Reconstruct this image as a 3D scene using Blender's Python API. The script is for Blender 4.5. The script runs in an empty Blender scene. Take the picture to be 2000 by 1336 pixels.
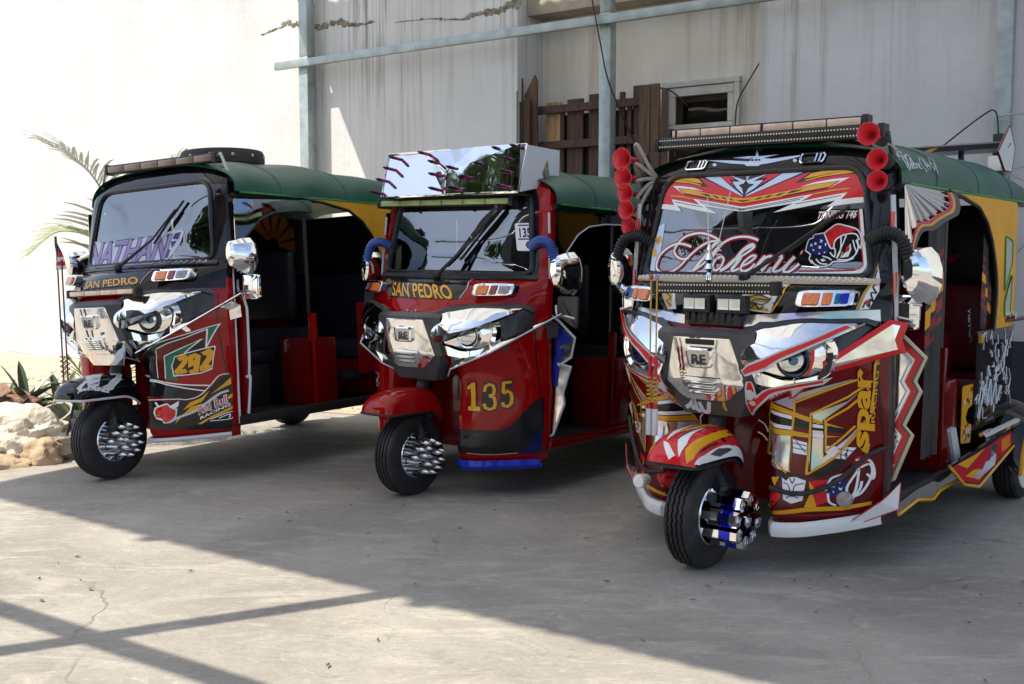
import bpy, bmesh, math, random
from mathutils import Vector, Matrix, Quaternion
from mathutils.geometry import tessellate_polygon
R = math.radians
random.seed(7)
SC = bpy.context.scene
COL = SC.collection

# ---------------------------------------------------------------- camera
cam = bpy.data.cameras.new('camera'); camo = bpy.data.objects.new('camera', cam); COL.objects.link(camo)
cam.sensor_width = 36; cam.lens = 2044.64 / 2000 * 36
camo.location = (0, 0, 1.1718); camo.rotation_euler = (R(90 - 4.6347), 0, 0)
cam.clip_start = .05; cam.clip_end = 900
SC.camera = camo

# ---------------------------------------------------------------- sky, sun, exposure
SUN_DIR = Vector((math.cos(R(15)) * math.cos(R(55)), math.sin(R(15)) * math.cos(R(55)), -math.sin(R(55))))      # the way the light travels
world = bpy.data.worlds.new('World'); SC.world = world; world.use_nodes = True
nt = world.node_tree; nt.nodes.clear()
out = nt.nodes.new('ShaderNodeOutputWorld'); bg = nt.nodes.new('ShaderNodeBackground'); sky = nt.nodes.new('ShaderNodeTexSky')
sky.sky_type = 'NISHITA'; sky.sun_disc = False; sky.sun_elevation = R(55); sky.sun_rotation = R(255)
sky.air_density = 1.0; sky.dust_density = 1.4; sky.ozone_density = .7
tc = nt.nodes.new('ShaderNodeTexCoord'); mp = nt.nodes.new('ShaderNodeMapping'); mp.inputs['Scale'].default_value = (1.6, 1.6, 4.5)
nz = nt.nodes.new('ShaderNodeTexNoise'); nz.inputs['Scale'].default_value = 1.7; nz.inputs['Detail'].default_value = 7; nz.inputs['Roughness'].default_value = .58
rp = nt.nodes.new('ShaderNodeMapRange'); rp.inputs['From Min'].default_value = .50; rp.inputs['From Max'].default_value = .66; rp.inputs['To Max'].default_value = .85
mx = nt.nodes.new('ShaderNodeMix'); mx.data_type = 'RGBA'; mx.inputs['B'].default_value = (2.8, 2.85, 2.95, 1)
nt.links.new(tc.outputs['Generated'], mp.inputs['Vector']); nt.links.new(mp.outputs['Vector'], nz.inputs['Vector'])
nt.links.new(nz.outputs['Fac'], rp.inputs['Value']); nt.links.new(rp.outputs['Result'], mx.inputs['Factor'])
nt.links.new(sky.outputs['Color'], mx.inputs['A']); nt.links.new(mx.outputs['Result'], bg.inputs['Color'])
bg.inputs['Strength'].default_value = .10
nt.links.new(bg.outputs['Background'], out.inputs['Surface'])
sl = bpy.data.lights.new('sun', 'SUN'); sl.energy = 2.8; sl.angle = R(.4); sl.color = (1, .92, .77)
so = bpy.data.objects.new('sun', sl); COL.objects.link(so); so.rotation_euler = SUN_DIR.to_track_quat('-Z', 'Y').to_euler()
so.location = (-8, -6, 14)
vs = SC.view_settings; vs.view_transform = 'Standard'; vs.look = 'None'; vs.gamma = 1; vs.use_curve_mapping = False; vs.exposure = 1.38
SC.render.engine = 'CYCLES'

# ---------------------------------------------------------------- materials
MATS = {}


def new_mat(name):
    m = bpy.data.materials.new(name); m.use_nodes = True
    return m, m.node_tree, m.node_tree.nodes['Principled BSDF']


def setp(b, **k):
    for n, v in k.items():
        n = {'ior': 'IOR', 'coat': 'Coat Weight', 'coat_rough': 'Coat Roughness', 'spec': 'Specular IOR Level', 'trans': 'Transmission Weight', 'sheen': 'Sheen Weight',
             'estr': 'Emission Strength', 'ecol': 'Emission Color', 'film': 'Thin Film Thickness'}.get(n, n.capitalize())
        if n in b.inputs: b.inputs[n].default_value = v


def mat(name, col, rough=.5, metal=0.0, var=.12, scale=6.0, bump=0.0, bscale=60.0, dirt=0.0, dirtcol=(.22, .19, .15), rvar=.1, stretch=(1, 1, 1), **k):
    """principled material whose colour, roughness and relief wander with noise"""
    if name in MATS: return MATS[name]
    m, t, b = new_mat(name); L = t.links.new; N = t.nodes.new
    setp(b, roughness=rough, metallic=metal, **k)
    tcn = N('ShaderNodeTexCoord'); mpn = N('ShaderNodeMapping'); mpn.inputs['Scale'].default_value = stretch
    L(tcn.outputs['Object'], mpn.inputs['Vector'])
    n1 = N('ShaderNodeTexNoise'); n1.inputs['Scale'].default_value = scale; n1.inputs['Detail'].default_value = 6
    L(mpn.outputs['Vector'], n1.inputs['Vector'])
    cr = N('ShaderNodeMapRange'); cr.inputs['From Min'].default_value = .3; cr.inputs['From Max'].default_value = .7
    cr.inputs['To Min'].default_value = 1 - var; cr.inputs['To Max'].default_value = 1 + var
    L(n1.outputs['Fac'], cr.inputs['Value'])
    mu = N('ShaderNodeVectorMath'); mu.operation = 'MULTIPLY'; mu.inputs[0].default_value = col[:3]
    L(cr.outputs['Result'], mu.inputs[1]); last = mu.outputs['Vector']
    if dirt:
        n2 = N('ShaderNodeTexNoise'); n2.inputs['Scale'].default_value = scale * .6; n2.inputs['Detail'].default_value = 9; n2.inputs['Roughness'].default_value = .7
        L(mpn.outputs['Vector'], n2.inputs['Vector'])
        r2 = N('ShaderNodeMapRange'); r2.inputs['From Min'].default_value = .48; r2.inputs['From Max'].default_value = .75; r2.inputs['To Max'].default_value = dirt
        L(n2.outputs['Fac'], r2.inputs['Value'])
        mm = N('ShaderNodeMix'); mm.data_type = 'RGBA'; mm.inputs['B'].default_value = (*dirtcol, 1)
        L(last, mm.inputs['A']); L(r2.outputs['Result'], mm.inputs['Factor']); last = mm.outputs['Result']
    L(last, b.inputs['Base Color'])
    if rvar:
        rr = N('ShaderNodeMapRange'); rr.inputs['To Min'].default_value = max(0, rough - rvar); rr.inputs['To Max'].default_value = min(1, rough + rvar)
        L(n1.outputs['Fac'], rr.inputs['Value']); L(rr.outputs['Result'], b.inputs['Roughness'])
    if bump:
        n3 = N('ShaderNodeTexNoise'); n3.inputs['Scale'].default_value = bscale; n3.inputs['Detail'].default_value = 5
        L(mpn.outputs['Vector'], n3.inputs['Vector'])
        bp = N('ShaderNodeBump'); bp.inputs['Strength'].default_value = min(1, bump); bp.inputs['Distance'].default_value = .02
        L(n3.outputs['Fac'], bp.inputs['Height']); L(bp.outputs['Normal'], b.inputs['Normal'])
    MATS[name] = m
    return m


def paint(name, col, rough=.09): return mat(name, col, rough, var=.08, scale=3, rvar=.07, coat=.15, coat_rough=.03, spec=.28, dirt=.16, dirtcol=(.20, .15, .12))
def print_mat(name, col, rough=.2, **k): return mat('print_' + name, col, rough, var=.04, scale=8, rvar=.05, coat=.12, coat_rough=.1, spec=.35, **k)


M = {}
M['red'] = paint('red_paint', (.30, .0008, .0018)); M['black'] = paint('black_paint', (.004, .004, .006), .06); M['gloss_black'] = M['black']
M['darkred'] = paint('dark_red_paint', (.14, .001, .002)); M['blue'] = paint('blue_paint', (.015, .03, .42)); M['fpink'] = paint('coral_paint', (.75, .08, .06))
M['yellow_cloth'] = mat('yellow_canvas', (.74, .36, .012), .55, var=.1, bump=.15, bscale=40, dirt=.15, dirtcol=(.4, .3, .12))
M['green_cloth'] = mat('green_canvas', (.006, .075, .052), .42, var=.2, scale=2.5, bump=.25, bscale=9, dirt=.25, dirtcol=(.05, .10, .085), stretch=(.6, 1, 1))
M['vinyl'] = mat('clear_vinyl', (.42, .44, .36), .3, var=.1, bump=.1)
M['edge_green'] = mat('green_piping', (.03, .22, .05), .5); M['trim_green'] = mat('faded_green_paint', (.10, .20, .09), .7)
M['seat'] = mat('black_vinyl', (.011, .010, .015), .42, var=.2, bump=.15, bscale=25)
M['seat_blue'] = mat('navy_vinyl', (.03, .032, .055), .42, var=.2, bump=.12, bscale=25)
M['seat_red'] = mat('maroon_vinyl', (.22, .006, .014), .35, var=.2, bump=.12, bscale=25)
M['dark'] = mat('dark_plastic', (.012, .012, .013), .5); M['rubber'] = mat('rubber', (.016, .015, .016), .62, var=.25, scale=20, bump=.15, bscale=150, dirt=.5, dirtcol=(.07, .06, .055))
M['gasket'] = mat('gasket_rubber', (.012, .012, .014), .35)
M['grey_plastic'] = mat('grey_plastic', (.055, .055, .058), .38); M['under'] = mat('underbody', (.01, .009, .009), .7, dirt=.5, dirtcol=(.05, .04, .035))
M['galv'] = mat('galvanised_steel', (.30, .345, .34), .42, .45, var=.22, scale=9, bump=.05, dirt=.2, dirtcol=(.3, .3, .3))
M['tube_black'] = mat('black_tube', (.015, .014, .016), .35); M['steel'] = mat('steel', (.5, .5, .5), .3, .9)


def chrome(name, col=(.80, .79, .78), rough=.045, wave=.12, wscale=7.0):
    m, t, b = new_mat(name); L = t.links.new; N = t.nodes.new
    setp(b, metallic=1.0, roughness=rough); b.inputs['Base Color'].default_value = (*col, 1)
    tcn = N('ShaderNodeTexCoord'); n = N('ShaderNodeTexNoise'); n.inputs['Scale'].default_value = wscale; n.inputs['Detail'].default_value = 1.5
    L(tcn.outputs['Object'], n.inputs['Vector'])
    bp = N('ShaderNodeBump'); bp.inputs['Strength'].default_value = wave; bp.inputs['Distance'].default_value = .03
    L(n.outputs['Fac'], bp.inputs['Height']); L(bp.outputs['Normal'], b.inputs['Normal'])
    n2 = N('ShaderNodeTexNoise'); n2.inputs['Scale'].default_value = 30; n2.inputs['Detail'].default_value = 6
    L(tcn.outputs['Object'], n2.inputs['Vector'])
    rr = N('ShaderNodeMapRange'); rr.inputs['From Min'].default_value = .4; rr.inputs['To Min'].default_value = rough; rr.inputs['To Max'].default_value = rough + .12
    L(n2.outputs['Fac'], rr.inputs['Value']); L(rr.outputs['Result'], b.inputs['Roughness'])
    return m


M['chrome'] = chrome('chrome_plastic'); M['grey_chrome'] = chrome('shaded_chrome', (.42, .42, .42), .10, .1); M['mirror_sheet'] = chrome('mirror_sheet', (.52, .54, .58), .015, .30, 3.2); M['chrome_crisp'] = chrome('polished_chrome', (.82, .82, .82), .03, .0)  # slight blue in the mirror sheet's colour stands for reflected sky
M['bullet'] = chrome('anodised_purple', (.30, .05, .13), .16, .05); M['bullet_tip'] = chrome('dark_anodised', (.05, .04, .06), .2, .0); M['bullet_gold'] = chrome('anodised_gold', (.8, .45, .1), .14, .0)
M['stud'] = mat('chrome_stud', (.85, .85, .86), .2, 1.0, var=.05, rvar=.06); M['bluechrome'] = chrome('blue_chrome', (.03, .04, .45), .08, .05)


def glass(name, tint, ior=1.6, tr=.5):
    """tinted pane: mostly mirror-like sheen over a see-through dark tint"""
    m, t, b = new_mat(name); L = t.links.new; N = t.nodes.new
    t.nodes.remove(b)
    fr = N('ShaderNodeFresnel'); fr.inputs['IOR'].default_value = ior
    g = N('ShaderNodeBsdfGlossy'); g.inputs['Roughness'].default_value = .012; g.inputs['Color'].default_value = (.95, .97, 1, 1)
    tr_ = N('ShaderNodeBsdfTransparent'); tr_.inputs['Color'].default_value = (*[c * tr for c in tint], 1)
    tcn = N('ShaderNodeTexCoord'); n = N('ShaderNodeTexNoise'); n.inputs['Scale'].default_value = 2.6; n.inputs['Detail'].default_value = 1
    L(tcn.outputs['Object'], n.inputs['Vector'])
    bp = N('ShaderNodeBump'); bp.inputs['Strength'].default_value = .10; bp.inputs['Distance'].default_value = .03
    L(n.outputs['Fac'], bp.inputs['Height']); L(bp.outputs['Normal'], g.inputs['Normal']); L(bp.outputs['Normal'], fr.inputs['Normal'])
    mxs = N('ShaderNodeMixShader'); L(fr.outputs['Fac'], mxs.inputs['Fac']); L(tr_.outputs['BSDF'], mxs.inputs[1]); L(g.outputs['BSDF'], mxs.inputs[2])
    L(mxs.outputs['Shader'], t.nodes['Material Output'].inputs['Surface'])
    return m


M['glass'] = glass('windscreen_glass', (.62, .72, .75), 2.5, .55); M['lens_glass'] = glass('lamp_glass', (.9, .92, .95), 1.5, .95); M['dark_glass'] = glass('dark_glass', (.25, .22, .2), 1.5, .5)
M['amber'] = mat('amber_lens', (.72, .17, .012), .12, var=.2, scale=90, coat=.7, bump=.3, bscale=120); M['redlens'] = mat('red_lens', (.22, .02, .01), .12, coat=.7, bump=.3, bscale=120)
M['clearlens'] = mat('clear_lens', (.24, .23, .25), .12, var=.3, scale=60, coat=.8); M['bluelens'] = chrome('blue_lens', (.035, .05, .36), .05, .25, 18); M['tealens'] = chrome('teal_lens', (.035, .17, .25), .08, .3, 20)
M['greylens'] = chrome('grey_lens', (.35, .37, .38), .06, .25, 18)
M['led_tan'] = mat('led_tan', (.80, .58, .42), .25, var=.15, scale=25, coat=.3); M['led_brown'] = mat('led_brown', (.20, .125, .09), .3, var=.15, coat=.4); M['led_green'] = mat('led_green', (.42, .55, .22), .25, var=.15, coat=.5)
M['led_dot'] = mat('led_dot', (.85, .72, .52), .2, coat=.6); M['led_white'] = mat('led_white', (.80, .80, .76), .12, .0, coat=.5)
M['horn'] = mat('horn_red', (.62, .028, .04), .32, var=.1, coat=.4); M['hose_grey'] = mat('hose_grey', (.32, .30, .26), .4); M['hose_blue'] = mat('hose_blue', (.02, .07, .30), .4, coat=.3)
M['blackplate'] = mat('satin_black', (.018, .017, .022), .3, coat=.2)
for n_, c_ in dict(yellow=(.72, .34, .012), white=(.80, .80, .80), sky=(.55, .66, .86), crimson=(.48, .012, .03), darkline=(.012, .010, .012), navy=(.02, .025, .14), lilac=(.52, .52, .68), purple=(.26, .20, .42), bluedark=(.006, .008, .085),
                   green=(.012, .14, .08), gold=(.50, .30, .04), maroon=(.10, .006, .010), whitegrey=(.55, .58, .62), charcoal=(.06, .06, .065), silver=(.55, .56, .58), redprint=(.62, .016, .022),
                   orange=(.72, .20, .02), tan=(.55, .46, .32)).items(): M['p_' + n_] = print_mat(n_, c_)
M['p_red'] = M['p_redprint']; M['p_black'] = print_mat('black', (.008, .008, .010), .18); M['p_gloss_black'] = M['p_black']; M['p_darkred'] = print_mat('darkred', (.13, .0015, .003), .2)
M['p_blue'] = print_mat('blue', (.012, .02, .26))


def holo():
    m, t, b = new_mat('holographic_film'); L = t.links.new; N = t.nodes.new
    setp(b, metallic=.75, roughness=.2)
    tcn = N('ShaderNodeTexCoord'); n = N('ShaderNodeTexNoise'); n.inputs['Scale'].default_value = 5; n.inputs['Detail'].default_value = 2
    lw = N('ShaderNodeLayerWeight'); lw.inputs['Blend'].default_value = .5
    ad = N('ShaderNodeMath'); ad.operation = 'ADD'; L(tcn.outputs['Object'], n.inputs['Vector']); L(n.outputs['Fac'], ad.inputs[0]); L(lw.outputs['Facing'], ad.inputs[1])
    rm = N('ShaderNodeValToRGB'); L(ad.outputs['Value'], rm.inputs['Fac']); cr = rm.color_ramp
    cols = [(.55, .60, .72), (.42, .66, .62), (.70, .66, .52), (.66, .56, .74), (.50, .56, .74), (.74, .74, .72)]
    cr.elements[0].position = .35; cr.elements[0].color = (*cols[0], 1); cr.elements[1].position = 1.2 if False else 1.0; cr.elements[1].color = (*cols[5], 1)
    for i, c in enumerate(cols[1:5]):
        e = cr.elements.new(.47 + .12 * i); e.color = (*c, 1)
    L(rm.outputs['Color'], b.inputs['Base Color'])
    return m


M['p_holo'] = holo()


# ---------------------------------------------------------------- mesh building
class MB:
    def __init__(s): s.v = []; s.f = []; s.mi = []; s.cur = 0
    def add(s, vs, fs):
        o = len(s.v); s.v += [tuple(v) for v in vs]; s.f += [tuple(i + o for i in f) for f in fs]; s.mi += [s.cur] * len(fs); return s
    def box(s, x0, x1, y0, y1, z0, z1, b=0.0, m=None):
        x0, x1 = min(x0, x1), max(x0, x1); y0, y1 = min(y0, y1), max(y0, y1); z0, z1 = min(z0, z1), max(z0, z1)
        if not b:
            vs = [(x, y, z) for x in (x0, x1) for y in (y0, y1) for z in (z0, z1)]
            fs = [(0, 1, 3, 2), (4, 6, 7, 5), (0, 4, 5, 1), (2, 3, 7, 6), (0, 2, 6, 4), (1, 5, 7, 3)]
        else:
            bm = bmesh.new(); bmesh.ops.create_cube(bm, size=1)
            for v in bm.verts: v.co = Vector(((x0 + x1) / 2 + v.co.x * (x1 - x0), (y0 + y1) / 2 + v.co.y * (y1 - y0), (z0 + z1) / 2 + v.co.z * (z1 - z0)))
            bmesh.ops.bevel(bm, geom=list(bm.edges), offset=b, segments=2, affect='EDGES', profile=.5)
            bm.verts.index_update(); vs = [v.co.copy() for v in bm.verts]; fs = [[v.index for v in f.verts] for f in bm.faces]; bm.free()
        if m is not None: vs = [m @ Vector(v) for v in vs]
        return s.add(vs, fs)
    def tube(s, path, r, n=8, caps=True, closed=False):
        P = [Vector(p) for p in path]; k = len(P); rr = r if hasattr(r, '__len__') else [r] * k
        up = None; vs = []
        for i, p in enumerate(P):
            if closed: t = P[(i + 1) % k] - P[i - 1]
            else: t = P[min(i + 1, k - 1)] - P[max(i - 1, 0)]
            t.normalize()
            if up is None:
                up = Vector((0, 0, 1)) if abs(t.z) < .9 else Vector((0, 1, 0))
            a = (up - t * up.dot(t)); a.normalize(); up = a; b_ = t.cross(a)
            for j in range(n):
                q = 2 * math.pi * j / n; vs.append(p + (a * math.cos(q) + b_ * math.sin(q)) * rr[i])
        fs = []
        for i in range(k if closed else k - 1):
            for j in range(n):
                i2 = (i + 1) % k; fs.append((i * n + j, i * n + (j + 1) % n, i2 * n + (j + 1) % n, i2 * n + j))
        if caps and not closed: fs += [tuple(range(n))[::-1], tuple(range((k - 1) * n, k * n))]
        return s.add(vs, fs)
    def lathe(s, prof, n=24, axis='Y', c=(0, 0, 0), wob=None):
        vs = []; k = len(prof)
        for j in range(n):
            q = 2 * math.pi * j / n
            for i, (r, h) in enumerate(prof):
                if wob: h = h + wob(i, q)
                a, b_ = r * math.cos(q), r * math.sin(q)
                vs.append({'Y': (c[0] + a, c[1] + h, c[2] + b_), 'X': (c[0] + h, c[1] + a, c[2] + b_), 'Z': (c[0] + a, c[1] + b_, c[2] + h)}[axis])
        fs = [(j * k + i, j * k + i + 1, ((j + 1) % n) * k + i + 1, ((j + 1) % n) * k + i) for j in range(n) for i in range(k - 1)]
        return s.add(vs, fs)
    def grid(s, rows, closed=False):
        k = len(rows[0]); vs = [p for r_ in rows for p in r_]
        fs = [(i * k + j, i * k + (j + 1) % k, (i + 1) * k + (j + 1) % k, (i + 1) * k + j) for i in range(len(rows) - 1) for j in range(k if closed else k - 1)]
        return s.add(vs, fs)
    def prism(s, poly, fa, fb):
        """closed solid between two placements of the same 2D outline"""
        n = len(poly); A = [Vector(fa(*p)) for p in poly]; B = [Vector(fb(*p)) for p in poly]
        tri = tessellate_polygon([[Vector((p[0], p[1], 0)) for p in poly]])
        fs = [tuple(t) for t in tri] + [tuple(i + n for i in t[::-1]) for t in tri] + [(i, (i + 1) % n, (i + 1) % n + n, i + n) for i in range(n)]
        return s.add(A + B, fs)
    def build(s, name, mats, parent=None, smooth=True, ang=35, loc=None):
        me = bpy.data.meshes.new(name); me.from_pydata([tuple(v) for v in s.v], [], s.f)
        mats = mats if isinstance(mats, (list, tuple)) else [mats]
        for m_ in mats: me.materials.append(m_)
        for p, i in zip(me.polygons, s.mi): p.material_index = min(i, len(mats) - 1)
        bm = bmesh.new(); bm.from_mesh(me); bmesh.ops.remove_doubles(bm, verts=bm.verts, dist=2e-5); bmesh.ops.recalc_face_normals(bm, faces=bm.faces)
        if smooth:
            for e in bm.edges:
                if len(e.link_faces) == 2 and e.calc_face_angle(0) > R(ang): e.smooth = False
            for f in bm.faces: f.smooth = True
        bm.to_mesh(me); bm.free()
        return link(name, me, parent, loc)


def build_each(mb, name, mats, parent=None, smooth=True):
    """every loose piece of the builder becomes an object of its own"""
    up = list(range(len(mb.v)))
    def root_(i):
        while up[i] != i: up[i] = up[up[i]]; i = up[i]
        return i
    for f in mb.f:
        for i in f[1:]: up[root_(i)] = root_(f[0])
    sets = {}
    for f, mi in zip(mb.f, mb.mi): sets.setdefault(root_(f[0]), []).append((f, mi))
    o = None
    for fs in sets.values():
        q = MB(); ids = sorted({i for f, _ in fs for i in f}); ix = {i: k for k, i in enumerate(ids)}; q.v = [mb.v[i] for i in ids]; q.f = [tuple(ix[i] for i in f) for f, _ in fs]; q.mi = [m_ for _, m_ in fs]; o = q.build(name, mats, parent, smooth)
    return o


def link(name, data, parent=None, loc=None):
    o = bpy.data.objects.new(name, data); COL.objects.link(o)
    if parent: o.parent = parent
    if loc is not None: o.location = loc
    return o


def tag(o, label=None, cat=None, group=None, kind=None):
    if label: o['label'] = label
    if cat: o['category'] = cat
    if group: o['group'] = group
    if kind: o['kind'] = kind
    return o


def thing(name, label, cat, loc=(0, 0, 0), rot=(0, 0, 0), group=None):
    o = bpy.data.objects.new(name, None); COL.objects.link(o); o.location = loc; o.rotation_euler = rot; o.empty_display_size = .2
    return tag(o, label, cat, group)


def catmull(p, seg=6, closed=False):
    if len(p) < 3: return [tuple(q) for q in p]
    o = []; n = len(p); d = len(p[0])
    for i in range(n if closed else n - 1):
        a, b, c, e = (p[(i - 1) % n], p[i], p[(i + 1) % n], p[(i + 2) % n]) if closed else (p[max(i - 1, 0)], p[i], p[i + 1], p[min(i + 2, n - 1)])
        for k in range(seg):
            t = k / seg
            o.append(tuple(.5 * (2 * b[j] + (c[j] - a[j]) * t + (2 * a[j] - 5 * b[j] + 4 * c[j] - e[j]) * t * t + (3 * b[j] - a[j] - 3 * c[j] + e[j]) * t ** 3) for j in range(d)))
    if not closed: o.append(tuple(p[-1]))
    return o

# ---------------------------------------------------------------- the place: l runs along the wall (to the right), n runs towards it
LA = R(34); LV = Vector((math.cos(LA), -math.sin(LA), 0)); NV = Vector((math.sin(LA), math.cos(LA), 0))
def W(l, n, z=0.0): return LV * l + NV * n + Vector((0, 0, z))
WM = Matrix(((LV.x, NV.x, 0, 0), (LV.y, NV.y, 0, 0), (0, 0, 1, 0), (0, 0, 0, 1)))     # box frame for things square with the wall


def ground_mat():
    m, t, b = new_mat('old_concrete'); L = t.links.new; N = t.nodes.new
    tcn = N('ShaderNodeTexCoord'); P = tcn.outputs['Object']
    def noise(sc, det=6, rough=.6, dist=0.0, stretch=None):
        n = N('ShaderNodeTexNoise'); n.inputs['Scale'].default_value = sc; n.inputs['Detail'].default_value = det; n.inputs['Roughness'].default_value = rough; n.inputs['Distortion'].default_value = dist
        if stretch:
            mp_ = N('ShaderNodeMapping'); mp_.inputs['Scale'].default_value = stretch; mp_.inputs['Rotation'].default_value = (0, 0, .5); L(P, mp_.inputs['Vector']); L(mp_.outputs['Vector'], n.inputs['Vector'])
        else: L(P, n.inputs['Vector'])
        return n.outputs['Fac']
    def rng(v, a, b_, c, d):
        r = N('ShaderNodeMapRange'); r.inputs[1].default_value = a; r.inputs[2].default_value = b_; r.inputs[3].default_value = c; r.inputs[4].default_value = d; L(v, r.inputs[0]); return r.outputs[0]
    def mix(a, b_, f):
        x = N('ShaderNodeMix'); x.data_type = 'RGBA'
        for s_, v in (('A', a), ('B', b_)):
            if isinstance(v, tuple): x.inputs[s_].default_value = (*v, 1)
            else: L(v, x.inputs[s_])
        if isinstance(f, float): x.inputs['Factor'].default_value = f
        else: L(f, x.inputs['Factor'])
        return x.outputs['Result']
    c = mix((.36, .335, .295), (.22, .202, .18), rng(noise(.9, 8, .62, .6), .35, .68, 0, 1))
    c = mix(c, (.46, .43, .37), rng(noise(2.2, 9, .7, 1.2, (1, 2.4, 1)), .5, .72, 0, .8))          # trowel sweeps
    c = mix(c, (.15, .135, .12), rng(noise(3.1, 10, .75), .56, .78, 0, .75))                        # oil and dirt patches
    c = mix(c, (.17, .155, .14), rng(noise(7.5, 8, .7, 1.5, (1, 3.2, 1)), .60, .72, 0, .6))
    c = mix(c, (.46, .44, .38), rng(noise(38, 5, .6), .56, .74, 0, .4))                             # sandy grain
    c = mix(c, (.12, .11, .10), rng(noise(70, 3, .6), .62, .78, 0, .6))
    c = mix(c, (.52, .48, .38), rng(noise(5.2, 9, .72, 2.2, (1, 3.5, 1)), .58, .72, 0, .8))
    c = mix(c, (.20, .18, .155), rng(noise(17, 8, .75, 1.0, (1, 2.6, 1)), .54, .68, 0, .8))
    # hairline cracks
    wn = N('ShaderNodeTexNoise'); wn.inputs['Scale'].default_value = 2.0; wn.inputs['Detail'].default_value = 6; L(P, wn.inputs['Vector'])
    va = N('ShaderNodeVectorMath'); va.operation = 'MULTIPLY_ADD'; va.inputs[1].default_value = (.55, .55, 0); L(wn.outputs['Color'], va.inputs[0]); L(P, va.inputs[2])
    vo = N('ShaderNodeTexVoronoi'); vo.feature = 'DISTANCE_TO_EDGE'; vo.inputs['Scale'].default_value = .62; L(va.outputs[0], vo.inputs['Vector'])
    cm = N('ShaderNodeMath'); cm.operation = 'MULTIPLY'; L(rng(vo.outputs['Distance'], .0, .0055, 1, 0), cm.inputs[0]); L(rng(noise(1.1, 3), .52, .62, 0, .42), cm.inputs[1])
    c = mix(c, (.07, .062, .055), cm.outputs[0])
    L(c, b.inputs['Base Color'])
    L(rng(noise(1.5, 5), .3, .7, .62, .9), b.inputs['Roughness'])
    ad = N('ShaderNodeMath'); ad.operation = 'MULTIPLY_ADD'; ad.inputs[1].default_value = .35; L(noise(55, 6, .7), ad.inputs[0]); L(noise(6, 8, .65, 1.0, (1, 2.4, 1)), ad.inputs[2])
    sb = N('ShaderNodeMath'); sb.operation = 'SUBTRACT'; L(ad.outputs[0], sb.inputs[0]); L(cm.outputs[0], sb.inputs[1])
    bp = N('ShaderNodeBump'); bp.inputs['Strength'].default_value = .45; bp.inputs['Distance'].default_value = .02; L(sb.outputs[0], bp.inputs['Height']); L(bp.outputs['Normal'], b.inputs['Normal'])
    return m


def wall_mat(name, base, streak, top, amt=.9, zs=(1.8, 3.1)):
    m, t, b = new_mat(name); L = t.links.new; N = t.nodes.new
    setp(b, roughness=.85)
    tcn = N('ShaderNodeTexCoord'); P = tcn.outputs['Object']
    def noise(sc, st=(1, 1, 1), det=6, rough=.6):
        mp_ = N('ShaderNodeMapping'); mp_.inputs['Scale'].default_value = st; L(P, mp_.inputs['Vector'])
        n = N('ShaderNodeTexNoise'); n.inputs['Scale'].default_value = sc; n.inputs['Detail'].default_value = det; n.inputs['Roughness'].default_value = rough; L(mp_.outputs['Vector'], n.inputs['Vector']); return n.outputs['Fac']
    def rng(v, a, b_, c, d):
        r = N('ShaderNodeMapRange'); r.inputs[1].default_value = a; r.inputs[2].default_value = b_; r.inputs[3].default_value = c; r.inputs[4].default_value = d; L(v, r.inputs[0]); return r.outputs[0]
    def mul(a, b_):
        x = N('ShaderNodeMath'); x.operation = 'MULTIPLY'; L(a, x.inputs[0])
        if isinstance(b_, float): x.inputs[1].default_value = b_
        else: L(b_, x.inputs[1])
        return x.outputs[0]
    def mix(a, col, f):
        x = N('ShaderNodeMix'); x.data_type = 'RGBA'; x.inputs['B'].default_value = (*col, 1)
        if isinstance(a, tuple): x.inputs['A'].default_value = (*a, 1)
        else: L(a, x.inputs['A'])
        L(f, x.inputs['Factor']); return x.outputs['Result']
    sep = N('ShaderNodeSeparateXYZ'); L(P, sep.inputs[0])
    c = mix(base, tuple(k * .86 for k in base), rng(noise(1.3), .4, .7, 0, 1))
    h = rng(sep.outputs['Z'], zs[0], zs[1], .12, 1)
    ox = N('ShaderNodeMapRange'); L(sep.outputs['X'], ox.inputs[0]); ox.inputs[1].default_value = -2.6; ox.inputs[2].default_value = -2.2; ox.inputs[3].default_value = .10; ox.inputs[4].default_value = 1
    h = mul(h, ox.outputs[0])
    s1 = rng(noise(9, (1, 1, .045), 7, .65), .52, .66, 0, 1); s2 = rng(noise(26, (1, 1, .022), 5, .6), .52, .66, 0, 1); reg = rng(noise(1.6, (1, 1, .15), 3), .38, .60, 0, 1)
    c = mix(c, streak, mul(mul(mul(s1, h), reg), amt)); c = mix(c, streak, mul(mul(mul(s2, h), reg), amt * .8))
    c = mix(c, top, rng(noise(16, (1, 1, 1), 8, .7), .66, .8, 0, .5))
    L(c, b.inputs['Base Color'])
    bp = N('ShaderNodeBump'); bp.inputs['Strength'].default_value = .25; bp.inputs['Distance'].default_value = .02; L(noise(14, (1, 1, 1), 8, .65), bp.inputs['Height']); L(bp.outputs['Normal'], b.inputs['Normal'])
    return m


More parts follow.
